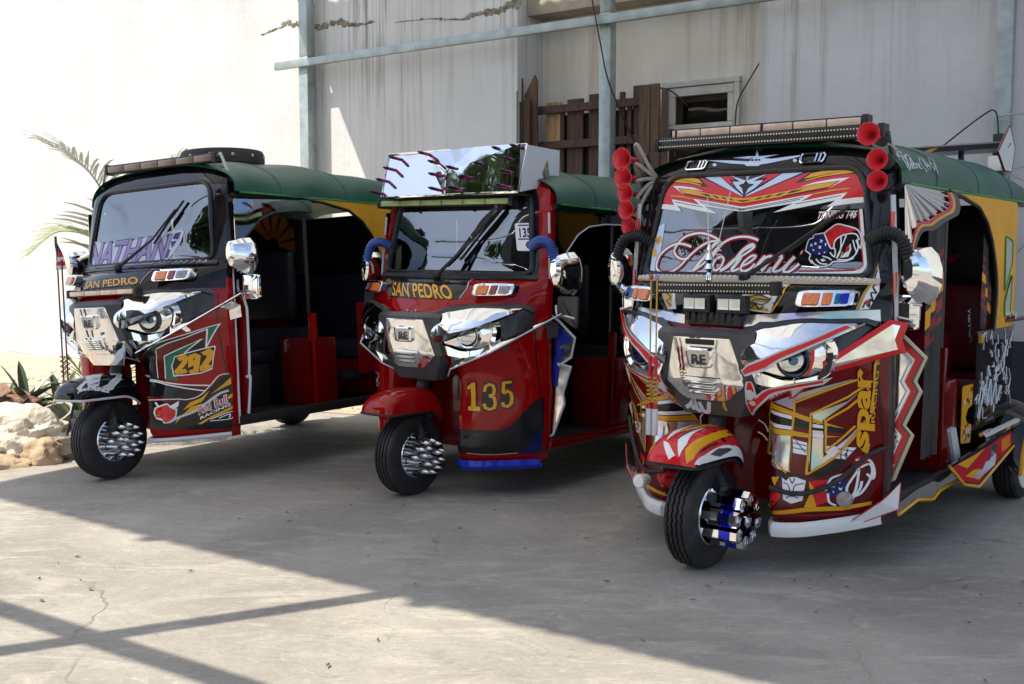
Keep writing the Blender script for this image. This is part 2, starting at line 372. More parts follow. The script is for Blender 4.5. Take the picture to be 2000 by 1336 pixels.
def sheet_mat():  # translucency added to the unseen roof to fill the shade with light
    m, t, b = new_mat('fill_light_roof_sheet'); N = t.nodes.new; L = t.links.new
    setp(b, roughness=.5); b.inputs['Base Color'].default_value = (.34, .35, .36, 1)
    tb = N('ShaderNodeBsdfTranslucent'); tb.inputs['Color'].default_value = (.88, .87, .85, 1); ms = N('ShaderNodeMixShader'); ms.inputs['Fac'].default_value = .50
    L(b.outputs['BSDF'], ms.inputs[1]); L(tb.outputs['BSDF'], ms.inputs[2]); L(ms.outputs['Shader'], t.nodes['Material Output'].inputs['Surface']); return m
M['fill_sheet'] = sheet_mat()
M['ground'] = ground_mat()
M['wall'] = wall_mat('white_plaster', (.58, .585, .59), (.21, .197, .17), (.30, .28, .24), 1.0)
M['recess'] = wall_mat('cream_plaster', (.68, .64, .57), (.35, .30, .24), (.36, .32, .25), .6)
M['lintel'] = mat('bare_concrete', (.36, .31, .25), .9, var=.25, scale=4, bump=.5, bscale=25, dirt=.6, dirtcol=(.16, .13, .10))
M['spall'] = mat('broken_plaster', (.22, .195, .16), .95, var=.5, scale=18, bump=.9, bscale=35)
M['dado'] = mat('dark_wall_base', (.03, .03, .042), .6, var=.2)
M['wood'] = mat('dark_timber', (.068, .035, .026), .75, var=.45, scale=5, bump=.5, bscale=12, stretch=(9, 9, .8), dirt=.5, dirtcol=(.025, .014, .010))
M['wood_warm'] = mat('weathered_timber', (.13, .074, .045), .75, var=.45, scale=5, bump=.5, bscale=12, stretch=(9, 9, .8), dirt=.5, dirtcol=(.05, .03, .02))
M['wood_tan'] = mat('new_timber', (.36, .22, .11), .7, var=.35, scale=4, bump=.3, bscale=12, stretch=(7, 7, .9), dirt=.5, dirtcol=(.18, .10, .05))
M['frame_white'] = mat('old_white_paint', (.52, .50, .46), .6, var=.15, dirt=.55, dirtcol=(.22, .18, .14)); M['mesh'] = mat('window_screen', (.075, .062, .056), .6, var=.3)
M['window_dark'] = glass('dusty_window', (.7, .65, .6), 1.3, .8); M['soil'] = mat('soil', (.15, .11, .075), .95, var=.4, scale=9, bump=.9, bscale=40, dirt=.6, dirtcol=(.33, .27, .19)); M['sand'] = mat('dry_dirt', (.46, .39, .29), .95, var=.25, scale=5, bump=.7, bscale=50, dirt=.4, dirtcol=(.28, .22, .15))
M['shed'] = mat('dark_corrugated_steel', (.055, .05, .046), .5, .3, var=.3, scale=3); M['stone'] = mat('pebble', (.40, .36, .30), .9, var=.3); M['cable'] = mat('black_cable', (.012, .012, .012), .5); M['grey_cable'] = mat('grey_cable', (.35, .35, .36), .5)
M['white_box'] = mat('white_box', (.7, .7, .66), .4)

# ground
mb = MB()
xs = [-400, -80, -30, -14] + [-8 + i * .4 for i in range(41)] + [14, 30, 80, 400]; ys = [-400, -80, -30, -12] + [-6 + i for i in range(7)] + [1 + i * .4 for i in range(20)] + [9, 10, 14, 30, 80, 400]
ys = sorted(set(ys))
def ground_h(x, y): return .036 * math.exp(-((x + 2.1) ** 2 + (y - 5.3) ** 2) / .72)      # slight hump under the left front wheel
mb.grid([[(x, y, ground_h(x, y)) for y in ys] for x in xs])
tag(mb.build('ground', M['ground'], smooth=False), kind='structure')
# strip of bare earth at the foot of the wall behind the left vehicle
mb = MB(); rng_ = random.Random(3); outl = [(-13.5, 5.55), (-8.5, 5.35), (-7.6, 5.28), (-6.9, 5.42), (-6.3, 5.55), (-5.6, 5.7), (-4.9, 5.95), (-4.6, 6.99), (-13.5, 6.99)]
rows = []
N_ = 60
for i in range(N_ + 1):
    l = -13.5 + 8.2 * i / N_; n0 = 5.42 + .10 * math.sin(l * 2.1) + .05 * math.sin(l * 7.3) + max(0, l + 6.6) * .22
    rows.append([tuple(W(l, n0 + (6.98 - n0) * j / 8, (0.004 if j == 0 else (.02 + .03 * rng_.random()) * min(1, (N_ - i) / 8 + .1)))) for j in range(9)])
mb.grid(rows); tag(mb.build('planting_strip', M['sand']), kind='structure')
mb = MB(); rng_ = random.Random(5)
for i in range(420):
    l = rng_.uniform(-9.5, -5.2); n = 5.55 + rng_.random() ** 1.4 * 1.2; r = rng_.uniform(.010, .035); c = W(l, n + max(0, l + 6.6) * .22, .03)
    vs = [c + Vector((rng_.uniform(.6, 1.3) * r * dx, rng_.uniform(.6, 1.3) * r * dy, rng_.uniform(.5, .9) * r * dz)) for dx, dy, dz in ((1, 0, 0), (0, 1, 0), (-1, 0, 0), (0, -1, 0), (0, 0, 1), (0, 0, -1))]
    mb.add(vs, [(0, 1, 4), (1, 2, 4), (2, 3, 4), (3, 0, 4), (1, 0, 5), (2, 1, 5), (3, 2, 5), (0, 3, 5)])
tag(mb.build('gravel', M['stone'], smooth=False), kind='stuff')

# dry leaf bits and chips scattered on the concrete
mb = MB(); rng_ = random.Random(17)
for i in range(150):
    x, y = rng_.uniform(-3.2, 3.4), rng_.uniform(2.4, 6.4); a = rng_.uniform(0, 6.28); r = rng_.uniform(.004, .013); q = [Vector((x + r * math.cos(a + k) * e, y + r * math.sin(a + k) * e, .005 + rng_.uniform(0, .004))) for k, e in ((0, 1.6), (1.4, .5), (3.1, 1.5), (4.6, .45))]
    mb.add(q + [(q[0] + q[2]) / 2 + Vector((0, 0, .004))], [(0, 1, 4), (1, 2, 4), (2, 3, 4), (3, 0, 4)])
tag(mb.build('litter', M['soil'], smooth=False), kind='stuff')

# ---------------------------------------------------------------- building
bld = thing('building', 'tall white plastered building wall with rain streaks and a recessed bay behind the three vehicles', 'building', W(-4.5, 7, 0), (0, 0, -LA))
BI = Vector((-4.5, 7, 0))
def wbox(l0, l1, n0, n1, z0, z1, b=0.0): return MB().box(l0 + 4.5, l1 + 4.5, n0 - 7, n1 - 7, z0, z1, b)
wbox(-26, -4.671, 7.0, 7.9, 0, 6.2).build('wall', M['wall'], bld, False)
wbox(-2.68, 9, 7.0, 7.9, 0, 6.2).build('wall', M['wall'], bld, False)
wbox(-4.669, -2.682, 7.37, 7.9, 0, 6.2).build('recess_wall', M['recess'], bld, False)
wbox(-4.669, -2.682, 7.14, 7.368, 3.085, 3.5, .004).build('lintel', M['lintel'], bld, False)
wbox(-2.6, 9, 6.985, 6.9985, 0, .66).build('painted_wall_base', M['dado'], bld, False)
wbox(-4.678, -4.668, 6.996, 7.004, 0, 2.48).build('corner_trim', M['trim_green'], bld, False)
# broken plaster along the day joint
def spall(pts, dep, seed):
    """ragged flakes of broken render: many small lens-shaped chips strung along the joint"""
    r_ = random.Random(seed); mb = MB()
    for i in range(len(pts) * 16):
        k = i / 16; j = min(int(k), len(pts) - 2); f = min(1, k - j); l = pts[j][0] + (pts[j + 1][0] - pts[j][0]) * f; z = pts[j][1] + (pts[j + 1][1] - pts[j][1]) * f; h = (pts[j][2] + (pts[j + 1][2] - pts[j][2]) * f) * r_.uniform(.25, 1.2)
        w = r_.uniform(.012, .05); c = (l + 4.5 + r_.uniform(-.015, .015), -dep * r_.uniform(.3, 1), z + r_.uniform(-.3, .5) * h); n = 9; ring = []
        for q in range(n):
            a = 2 * math.pi * q / n; rr = r_.uniform(.55, 1.1); ring.append((c[0] + w * rr * math.cos(a), -.0008, c[2] + h * .6 * rr * math.sin(a)))
        mb.add([c] + ring, [(0, q + 1, (q + 1) % n + 1) for q in range(n)])
    tag(mb.build('broken_plaster', M['spall'], bld, False), kind='stuff')
spall([(-7.55, 3.25, .01), (-7.2, 3.31, .05), (-7.0, 3.26, .03)], .012, 1); spall([(-6.83, 3.22, .05), (-6.55, 3.24, .06), (-6.38, 3.19, .03), (-6.2, 3.20, .015)], .012, 2)
spall([(-5.9, 3.165, .006), (-5.55, 3.15, .014), (-5.2, 3.10, .02), (-5.05, 3.13, .05), (-4.86, 3.11, .04), (-4.74, 3.15, .05), (-4.675, 3.17, .07)], .012, 3)
# window in the bay
win = MB()
for a in ((-3.57, -2.95, 2.445, 2.485), (-3.57, -2.95, 1.62, 1.66), (-3.57, -3.52, 1.662, 2.443), (-2.995, -2.95, 1.662, 2.443)):
    win.box(a[0] + 4.5, a[1] + 4.5, .325, .375, a[2], a[3], .004)
wf = win.build('window', M['frame_white'], bld, False)
for sash in (((-3.515, -3.0, 2.375, 2.44), (-3.515, -3.0, 2.115, 2.165), (-3.515, -3.465, 2.167, 2.373), (-3.045, -3.0, 2.167, 2.373)), ((-3.515, -3.0, 1.664, 1.70),)):
    mb = MB()
    for a in sash: mb.box(a[0] + 4.5, a[1] + 4.5, .335, .372, a[2], a[3], .004)
    mb.build('sash', M['frame_white'], wf, False)
MB().box(-3.463 + 4.5, -3.047 + 4.5, .352, .36, 2.168, 2.372).build('pane', M['window_dark'], wf, False)
MB().box(-3.41 + 4.5, -3.06 + 4.5, .3615, .3685, 2.172, 2.33).build('screen', M['mesh'], wf, False)
MB().box(-3.513 + 4.5, -3.002 + 4.5, .352, .36, 1.702, 2.113).build('lower_pane', M['window_dark'], wf, False)

# ---------------------------------------------------------------- steel frame and roof that shade the yard
fr = thing('steel_canopy', 'galvanised steel frame of square posts and rails standing in front of the white wall', 'canopy', W(-3.8, 6.9, 0), (0, 0, -LA))
def fbox(l0, l1, n0, n1, z0, z1, b=.006): return MB().box(l0 + 3.8, l1 + 3.8, n0 - 6.9, n1 - 6.9, z0, z1, b)
for l in (-6.87, -3.805, -1.115, 2.0):
    w_ = .055 if l < -5 else .047
    p_ = fbox(l - w_, l + w_, 6.9 - w_, 6.9 + w_, 0, 2.955).build('post', M['galv'], fr); fbox(l - w_ + .004, l + w_ - .004, 6.9 - w_ + .004, 6.9 + w_ - .004, 2.957, 3.55).build('post_extension', M['galv'], p_)
fbox(-7.2, 2.6, 6.808, 6.85, 2.862, 2.93).build('rail', M['galv'], fr)
for l in (-6.87, -3.805, -1.115, 2.0):
    w_ = .047; fbox(l - w_, l + w_, 6.9 - w_, 6.9 + w_, 3.56, 4.85).build('upper_post', M['galv'], fr)
# unseen sheet roof, height and outline set for the shade it gives, carried by rafters from the wall
zr = lambda n: 5.2 + .12 * (5 - n)
RL, RR, NF, NB = -7.74, -.5, -.36, 6.14
for l in [RL + .04 + i * (RR - RL - .08) / 5 for i in range(6)]:
    mb = MB(); q = [(l + 3.8 + a, n - 6.9, zr(n) - .13 + c) for n in (NF, 6.95) for a, c in ((-.03, 0), (.03, 0), (.03, .11), (-.03, .11))]
    mb.add(q, [(0, 1, 2, 3), (7, 6, 5, 4), (0, 4, 5, 1), (1, 5, 6, 2), (2, 6, 7, 3), (3, 7, 4, 0)]); mb.build('rafter', M['galv'], fr, False)
for i in range(8):       # corrugated sheets, each a piece of its own
    l0 = RL + (RR - RL) * i / 8; l1 = RL + (RR - RL) * (i + 1) / 8 + (.05 if i < 7 else 0); nn = 48; rows = []
    for n in (NF - .02, 1.5, NB):
        rows.append([(l0 + 3.8 + (l1 - l0) * k / nn, n - 6.9, zr(n) + .012 * math.sin(k * 2 * math.pi / 7) + .004 * (i % 2)) for k in range(nn + 1)])
    mb = MB(); mb.grid(rows); mb.build('roof_sheet', M['fill_sheet'], fr)
def shadow_to(x, y, z):       # where something at height z must be for its shadow to land on (x, y)
    k = z / -SUN_DIR.z; return Vector((x - SUN_DIR.x * k, y - SUN_DIR.y * k, z))
def beam(a, b, r):
    mb = MB(); d = (b - a); mb.tube([WM.inverted() @ (a - W(-3.8, 6.9)), WM.inverted() @ (b - W(-3.8, 6.9))], r, 4); return mb
a, b = shadow_to(-1.714, 3.422, 3.3), shadow_to(-.761, 2.798, 3.3); d_ = (b - a).normalized()
beam(a - d_ * 3.2, b + d_ * 6, .05).build('edge_beam', M['galv'], fr, False)
a, b = shadow_to(-1.527, 3.038, 3.2), shadow_to(-.562, 3.506, 3.2); d_ = (b - a).normalized()
beam(a - d_ * 2.4, b + d_ * 1.0, .045).build('brace', M['galv'], fr, False)

# ---------------------------------------------------------------- timber leaning in the bay
fe = thing('timber_fence', 'dark brown pallet fence of uneven vertical boards standing in the recessed bay beside the window', 'fence', W(-4.1, 7.2, 0), (0, 0, -LA))
def plank(l0, l1, z1, mt, n=7.2, z0=0.02, th=.022, tilt=0.0, point=None, lab=None):
    w = l1 - l0; pl = [(l0, z0), (l1, z0), (l1, z1)] + ([(l0 + w * point[0], z1 + point[1])] if point else []) + [(l0, z1 - (point[2] if point else 0))]
    mb = MB(); f = lambda dn: (lambda a, z: (a + 4.1 + tilt * z, n - 7.2 + dn, z)); mb.prism(pl, f(0), f(th)); o = mb.build('plank', mt, fe, False)
    if lab: o['label'] = lab
plank(-4.525, -4.395, 2.40, M['wood_tan'], lab='pale tan plank')
for l0, l1, z1 in ((-4.385, -4.365, 2.345), (-4.33, -4.19, 2.41), (-4.135, -4.035, 2.435), (-3.99, -3.93, 2.39), (-3.865, -3.825, 2.43), (-3.80, -3.765, 2.37), (-3.735, -3.665, 2.42)):
    plank(l0, l1, z1, M['wood'], n=7.2 + random.uniform(0, .006))
plank(-3.66, -3.575, 2.452, M['wood_warm'], n=7.13); plank(-3.568, -3.50, 2.455, M['wood_warm'], n=7.133); plank(-3.488, -3.45, 2.42, M['wood_warm'], n=7.16)
plank(-4.765, -4.665, 2.53, M['wood_warm'], n=7.06, point=(.98, .06, .07)); plank(-4.66, -4.545, 2.56, M['wood_warm'], n=7.09, point=(.8, .05, .10))
plank(-4.72, -4.64, 2.40, M['wood'], n=7.03); plank(-4.635, -4.58, 2.41, M['wood'], n=7.035)
MB().box(-4.55 + 4.1, -3.66 + 4.1, .05, .06, .02, 2.30).build('gap_shade_sheet', M['dark'], fe, False)  # dark sheet added so the gaps between planks look shaded
for z in (2.31, 2.03, 1.2):
    mb = MB(); mb.box(-4.62 + 4.1, -3.66 + 4.1, 7.155 - 7.2, 7.197 - 7.2, z, z + .06, .004); mb.build('rail', M['wood'], fe, False)
plank(-3.76, -3.67, 2.47, M['wood'], n=7.225, z0=1.9)

# ---------------------------------------------------------------- cables and the box on the right post
def cable(label, pts, r=.006, m_='cable', name='cable'):
    mb = MB(); mb.tube(catmull(pts, 8), r, 6); return tag(mb.build(name, M[m_]), label, 'cable')
cable('thin black cable hanging in front of the middle steel post', [tuple(W(-3.94, 6.79, 3.36)), tuple(W(-3.876, 6.79, 3.04)), tuple(W(-3.80, 6.78, 2.72)), tuple(W(-3.74, 6.80, 2.44)), tuple(W(-3.66, 6.95, 2.12)), tuple(W(-3.60, 7.1, 1.9))], .006)
cable('thin black cable curving down beside the right edge of the bay window', [tuple(W(-2.70, 7.33, 2.75)), tuple(W(-2.79, 7.3, 2.56)), tuple(W(-2.88, 7.3, 2.42)), tuple(W(-2.945, 7.3, 2.31)), tuple(W(-2.965, 7.3, 2.2)), tuple(W(-2.97, 7.3, 2.02))], .005)
cable('short black cable drooping from the timber fence into the window corner', [tuple(W(-3.56, 7.22, 2.44)), tuple(W(-3.47, 7.25, 2.415)), tuple(W(-3.40, 7.3, 2.35)), tuple(W(-3.36, 7.33, 2.30))], .006)
jb = thing('junction_box', 'small white electrical box with tangled grey cables on the right steel post', 'junction box', W(-1.12, 6.83, 1.7), (0, 0, -LA))
MB().box(-.05, .05, -.05, .02, -.02, .07, .008).build('box', M['white_box'], jb); MB().box(-.03, .03, -.03, .02, .075, .20, .005).build('clamp', M['dark'], jb); MB().box(-.03, .03, -.03, .02, -.12, -.03, .005).build('clamp', M['dark'], jb)
for pts in ([(-.35, 0, .12), (-.1, -.05, .30), (-.02, -.04, .33), (.0, -.03, .2)], [(.0, -.05, .30), (.2, -.05, .28), (.25, -.05, .05), (.05, -.06, -.02)], [(.02, -.05, .0), (.25, -.06, -.12), (.5, -.05, -.05), (.6, 0, .12)]):
    mb = MB(); mb.tube(catmull(pts, 8), .005, 6); mb.build('lead', M['cable'] if pts[0][0] < -.1 else M['grey_cable'], jb)
cable('loose grey wire looping down the white wall at the far right', [tuple(W(-1.09, 6.97, 1.62)), tuple(W(-1.05, 6.97, 1.45)), tuple(W(-1.1, 6.97, 1.28)), tuple(W(-1.02, 6.97, 1.2)), tuple(W(-.9, 6.97, 1.4)), tuple(W(-.8, 6.97, 1.55))], .004, 'grey_cable')
cable('black cable trailing down the wall behind the rear of the right vehicle', [tuple(W(-1.16, 6.96, 1.55)), tuple(W(-1.14, 6.95, 1.2)), tuple(W(-1.06, 6.95, .95)), tuple(W(-1.08, 6.95, .78)), tuple(W(-1.13, 6.95, .72))], .005)

# ---------------------------------------------------------------- plants
def leaf_mat(name, a, b_, tr=.25):
    m, t, b = new_mat(name); L = t.links.new; N = t.nodes.new
    oi = N('ShaderNodeTexCoord'); n = N('ShaderNodeTexNoise'); n.inputs['Scale'].default_value = 6; L(oi.outputs['Object'], n.inputs['Vector'])
    x = N('ShaderNodeMix'); x.data_type = 'RGBA'; x.inputs['A'].default_value = (*a, 1); x.inputs['B'].default_value = (*b_, 1); L(n.outputs['Fac'], x.inputs['Factor']); L(x.outputs['Result'], b.inputs['Base Color'])
    setp(b, roughness=.45); tb = N('ShaderNodeBsdfTranslucent'); L(x.outputs['Result'], tb.inputs['Color']); ms = N('ShaderNodeMixShader'); ms.inputs['Fac'].default_value = tr
    L(b.outputs['BSDF'], ms.inputs[1]); L(tb.outputs['BSDF'], ms.inputs[2]); L(ms.outputs['Shader'], t.nodes['Material Output'].inputs['Surface']); return m
M['palm'] = leaf_mat('palm_leaf', (.34, .40, .20), (.46, .50, .32), .45); M['palm_dry'] = leaf_mat('dry_palm_leaf', (.52, .50, .42), (.44, .45, .36), .45); M['agave'] = leaf_mat('agave_leaf', (.05, .085, .04), (.09, .12, .07), .05)
M['bush'] = leaf_mat('bush_leaf', (.09, .14, .05), (.15, .21, .08)); M['lime'] = leaf_mat('lime_leaf', (.20, .32, .06), (.14, .26, .05)); M['stalk'] = mat('palm_stalk', (.22, .26, .10), .5); M['tree'] = leaf_mat('tree_leaf', (.045, .085, .02), (.08, .13, .035)); M['bark'] = mat('bark', (.12, .09, .065), .9, var=.3, bump=.6, bscale=30)


def frond(parent, base, path, n=26, ln=.38, m_='palm', droop=.5, seed=0, w=.0095, name='frond'):
    """arching rachis with two rows of long leaflets, each a folded strip"""
    r_ = random.Random(seed); P = [Vector(p) for p in catmull(path, 8)]; mb = MB()
    L_ = len(P); mb.tube(P, [.009 * (1 - .8 * i / L_) for i in range(L_)], 6)
    side = None
    for i in range(n):
        f = .12 + .88 * i / n; k = min(L_ - 2, int(f * (L_ - 1))); p = P[k].lerp(P[k + 1], f * (L_ - 1) - k); t = (P[k + 1] - P[k]).normalized()
        s = t.cross(Vector((0, 0, 1))); s = s.normalized() if s.length > .1 else Vector((1, 0, 0)); u = s.cross(t)
        for sg in (-1, 1):
            l = ln * (math.sin(math.pi * (.12 + .80 * f)) ** .7) * r_.uniform(.85, 1.1); d = (s * sg * r_.uniform(.8, 1) + t * r_.uniform(.55, .8) + u * r_.uniform(.15, .45)).normalized()
            pts = []; q = p.copy(); dd = d.copy()
            for j in range(5):
                pts.append(q.copy()); q = q + dd * l / 4; dd = (dd + Vector((0, 0, -droop * .33))).normalized()
            wv = dd.cross(u).normalized() if dd.cross(u).length > .05 else s
            ww = [w * .6, w, w, w * .7, .001]
            o = len(mb.v); vs = []
            for j in range(5): vs += [pts[j] + t * ww[j], pts[j] - t * ww[j]]
            mb.add(vs, [(2 * j, 2 * j + 1, 2 * j + 3, 2 * j + 2) for j in range(4)])
    return mb.build(name, M[m_], parent)


def palm(label, base, fronds, stems, group=None, dry=()):
    pt = thing('palm', label, 'palm', base, group=group)
    for i, s_ in enumerate(stems):
        mb = MB(); mb.tube(catmull(s_, 6), [.022, .018] + [.012] * (len(catmull(s_, 6)) - 2), 7); mb.build('stem', M['stalk'], pt)
    for i, (pth, ln, n) in enumerate(fronds): frond(pt, None, pth, n, ln, 'palm_dry' if i in dry else 'palm', seed=i * 7 + int(base[0] * -10))
    return pt
bp_ = Vector((-2.62, 6.62, .03))
def rel(*ps): return [tuple(Vector(p) - bp_) for p in ps]
palm('slender green palm with arching feathery fronds between the wall and the left vehicle', bp_, [
    (rel((-2.60, 6.60, .5), (-2.53, 6.62, 1.2), (-2.55, 6.6, 1.55), (-2.72, 6.6, 1.78), (-2.93, 6.6, 1.89)), .36, 44),
    (rel((-2.62, 6.6, .5), (-2.50, 6.6, 1.05), (-2.60, 6.6, 1.27), (-2.82, 6.55, 1.33), (-3.00, 6.5, 1.18)), .30, 42),
    (rel((-2.6, 6.6, .4), (-2.45, 6.7, 1.2), (-2.35, 6.8, 1.6), (-2.2, 6.9, 1.80), (-2.1, 6.9, 1.84)), .22, 18),
    (rel((-2.6, 6.6, .3), (-2.52, 6.55, .8), (-2.56, 6.5, 1.05), (-2.66, 6.45, 1.1)), .24, 18),
    (rel((-2.6, 6.6, .2), (-2.50, 6.5, .45), (-2.52, 6.42, .72), (-2.60, 6.40, .80)), .24, 18), (rel((-2.62, 6.6, .15), (-2.66, 6.5, .40), (-2.75, 6.45, .55)), .2, 14), (rel((-2.6, 6.6, .1), (-2.45, 6.45, .4), (-2.38, 6.40, .62)), .22, 14)],
    [rel((-2.62, 6.62, 0), (-2.60, 6.6, .3), (-2.58, 6.6, .55)), rel((-2.60, 6.62, 0), (-2.60, 6.6, .3), (-2.61, 6.6, .5))], dry=(0, 2))
# palm just outside the frame on the left whose fronds shade the concrete
bq = Vector((-5.6, 2.3, 0))
s1 = shadow_to(-1.82, 4.3, 1.5); s2 = shadow_to(-1.85, 4.02, 1.35)
palm('taller palm standing at the open left edge of the yard', bq, [      ([(0, 0, 1.6), (-.5, .3, 2.4), (-1.1, .6, 2.5)], .4, 22), ([(0, 0, 1.6), (.1, -.6, 2.4), (.1, -1.2, 2.3)], .4, 22)], [[(0, 0, 0), (0, 0, .8), (0, 0, 1.6)]])


def agave(label, base, n, ln, m_='agave', w=.035, seed=1, spread=1.0, cat='plant', lean=(0, 0, 0)):
    r_ = random.Random(seed); t_ = thing('plant', label, cat, base)
    for i in range(n):
        a = 2 * math.pi * i / n + r_.uniform(-.3, .3); e = r_.uniform(.15, 1.1); d = Vector((math.cos(a) * math.cos(e) * spread, math.sin(a) * math.cos(e) * spread, math.sin(e))) + Vector(lean); d.normalize(); l = ln * r_.uniform(.7, 1.1)
        s = d.cross(Vector((0, 0, 1))).normalized(); u = s.cross(d); mb = MB(); rows = []
        for j in range(7):
            f = j / 6; ww = w * (.7 + .9 * f) * (1 - f ** 2.2) + .001; p = d * l * f + Vector((0, 0, -.18 * l * f * f)); rows.append([tuple(p - s * ww + u * ww * .45), tuple(p), tuple(p + s * ww + u * ww * .45)])
        mb.grid(rows); mb.grid([[(x, y, z - .006 * (1 - j / 6)) for x, y, z in r__] for j, r__ in enumerate(rows)]); mb.build('leaf', M[m_], t_)
    return t_
agave('dark green agave with broad stiff leaves on the rubble heap by the wall', (-3.02, 6.45, .26), 13, .34, w=.03, seed=4, lean=(.3, 0, .15))
agave('bright lime green strappy plant beside the flag aerials', (-2.78, 6.50, .22), 20, .30, 'lime', .009, seed=9)
agave('small grey green seedling tuft at the left edge of the rubble', (-3.42, 6.62, .2), 10, .2, 'bush', .014, seed=12)
agave('low grey weed growing in front of the broken bricks', (-3.13, 6.1, .12), 26, .20, 'bush', .010, seed=15)
agave('little weed with pale leaves beside the plastic pot', (-2.72, 6.18, .12), 16, .14, 'bush', .012, seed=17)

agave('leafy green shrub behind the rubble close to the white wall', (-3.35, 6.85, .1), 34, .42, 'bush', .022, seed=21)
agave('tall bright green grassy clump between the flag aerials and the palm', (-2.62, 6.35, .10), 30, .46, 'lime', .008, seed=23)
agave('broad leaved green plant on the right of the rubble heap', (-2.88, 6.62, .18), 14, .36, 'agave', .034, seed=25, lean=(.1, -.2, .2))
# rubble, sacks, pot
def lump(c, rx, ry, rz, seed, m_, n=22, k=12, flat=.0, amp=.16):
    r_ = random.Random(seed); ph = [r_.uniform(0, 6.28) for _ in range(8)]; rows = []
    for i in range(k + 1):
        th = math.pi / 2 * i / k; row = []
        for j in range(n):
            q = 2 * math.pi * j / n; w_ = 1 + amp * (math.sin(2 * q + ph[0]) * .6 + math.sin(3 * q + ph[1] + th) * .6 + math.sin(5 * q + ph[2] - 2 * th) * .4 + math.sin(9 * q + ph[3] + 3 * th) * .2) + r_.uniform(-.012, .012)
            row.append((rx * math.cos(th) ** .7 * math.cos(q) * w_, ry * math.cos(th) ** .7 * math.sin(q) * w_, rz * math.sin(th) * (1 + .25 * amp / .16 * math.sin(3 * q + ph[4]) * math.cos(th))))
        rows.append(row)
    if n > 30:
        from mathutils import noise as no
        for i, row in enumerate(rows):
            for j, p in enumerate(row):
                v = Vector(p); w_ = Vector((v.x * 4 + v.z * 5, v.y * 9 + v.x * 2, v.z * 12 + seed)); k = 1 + .15 * (abs(no.noise(w_)) * 2 - .4) + .05 * (abs(no.noise(w_ * 2.3)) * 2 - .5) + .012 * no.noise(v * 40)
                row[j] = (p[0] * k, p[1] * k, p[2] * k)
    mb = MB(); mb.grid(rows, closed=True); return mb
M['sack'] = mat('woven_sack', (.64, .59, .49), .8, var=.15, scale=6, bump=.9, bscale=22, dirt=.45, dirtcol=(.36, .28, .18)); M['sack_tan'] = mat('tan_sack', (.42, .31, .20), .8, var=.2, bump=.9, bscale=18, dirt=.3)
M['brick'] = mat('old_brick', (.24, .13, .09), .9, var=.3, scale=12, bump=.7, bscale=40, dirt=.5, dirtcol=(.30, .26, .2)); M['pot'] = mat('grey_plastic_pot', (.32, .30, .26), .5, dirt=.4)
t_ = thing('rubble_heap', 'mound of dry earth and rubble at the foot of the white wall on the left', 'rubble heap', (-3.25, 6.6, 0))
lump((0, 0, 0), .75, .42, .26, 21, None, amp=.10).build('mound', M['sand'], t_)
t_ = thing('sack', 'crumpled cream woven sack slumped on the ground left of the front wheel', 'sack', (-2.98, 5.98, .05), (0, 0, R(-14)))
lump((0, 0, 0), .42, .22, .27, 8, None, n=110, k=44, amp=.13).build('bag', M['sack'], t_); lump((0, 0, 0), .12, .09, .13, 18, None, n=50, k=24).build('torn_corner', M['sack_tan'], t_, loc=(.36, -.08, -.03))
mb = MB(); mb.grid([[(-.02 + .10 * i / 4 + .012 * math.sin(j * 2.3), -.185 + .022 * j, .17 + .035 * j - .003 * j * j) for j in range(4)] for i in range(5)]); 
pr_ = lump((0, 0, 0), .06, .03, .05, 31, None, n=12, k=5).build('printed_patch', M['p_gold'], t_, loc=(.02, -.11, .225))
t_ = thing('sack', 'flattened tan sack lying under the cream woven sack', 'sack', (-3.12, 5.90, 0), (0, 0, R(-8))); lump((0, 0, 0), .55, .24, .10, 5, None, n=90, k=24, amp=.10).build('bag', M['sack_tan'], t_)
for i, (p, rt, sz, lab) in enumerate((((-3.17, 6.33, .30), (.5, -.5, .6), (.24, .11, .07), 'long reddish brick lying slanted on top of the rubble heap'), ((-3.0, 6.36, .30), (.2, .35, -.3), (.2, .12, .06), 'broken brick resting behind the slanted one on the rubble'), ((-3.33, 6.4, .26), (.3, .2, .2), (.18, .12, .07), 'orange brown brick at the far left of the rubble heap'))):
    o = tag(MB().box(-sz[0] / 2, sz[0] / 2, -sz[1] / 2, sz[1] / 2, -sz[2] / 2, sz[2] / 2, .006).build('brick', M['brick']), lab, 'brick')
    o.location = p; o.rotation_euler = rt
t_ = thing('plant_pot', 'dusty grey plastic pot tipped beside the sack and front wheel', 'plant pot', (-2.73, 6.25, .12), (R(25), R(-12), 0))
mb = MB(); mb.lathe([(0, -.12), (.085, -.12), (.12, .10), (.135, .10), (.135, .13), (.118, .13), (.08, -.10), (0, -.10)], 22, 'Z'); mb.build('pot', M['pot'], t_)

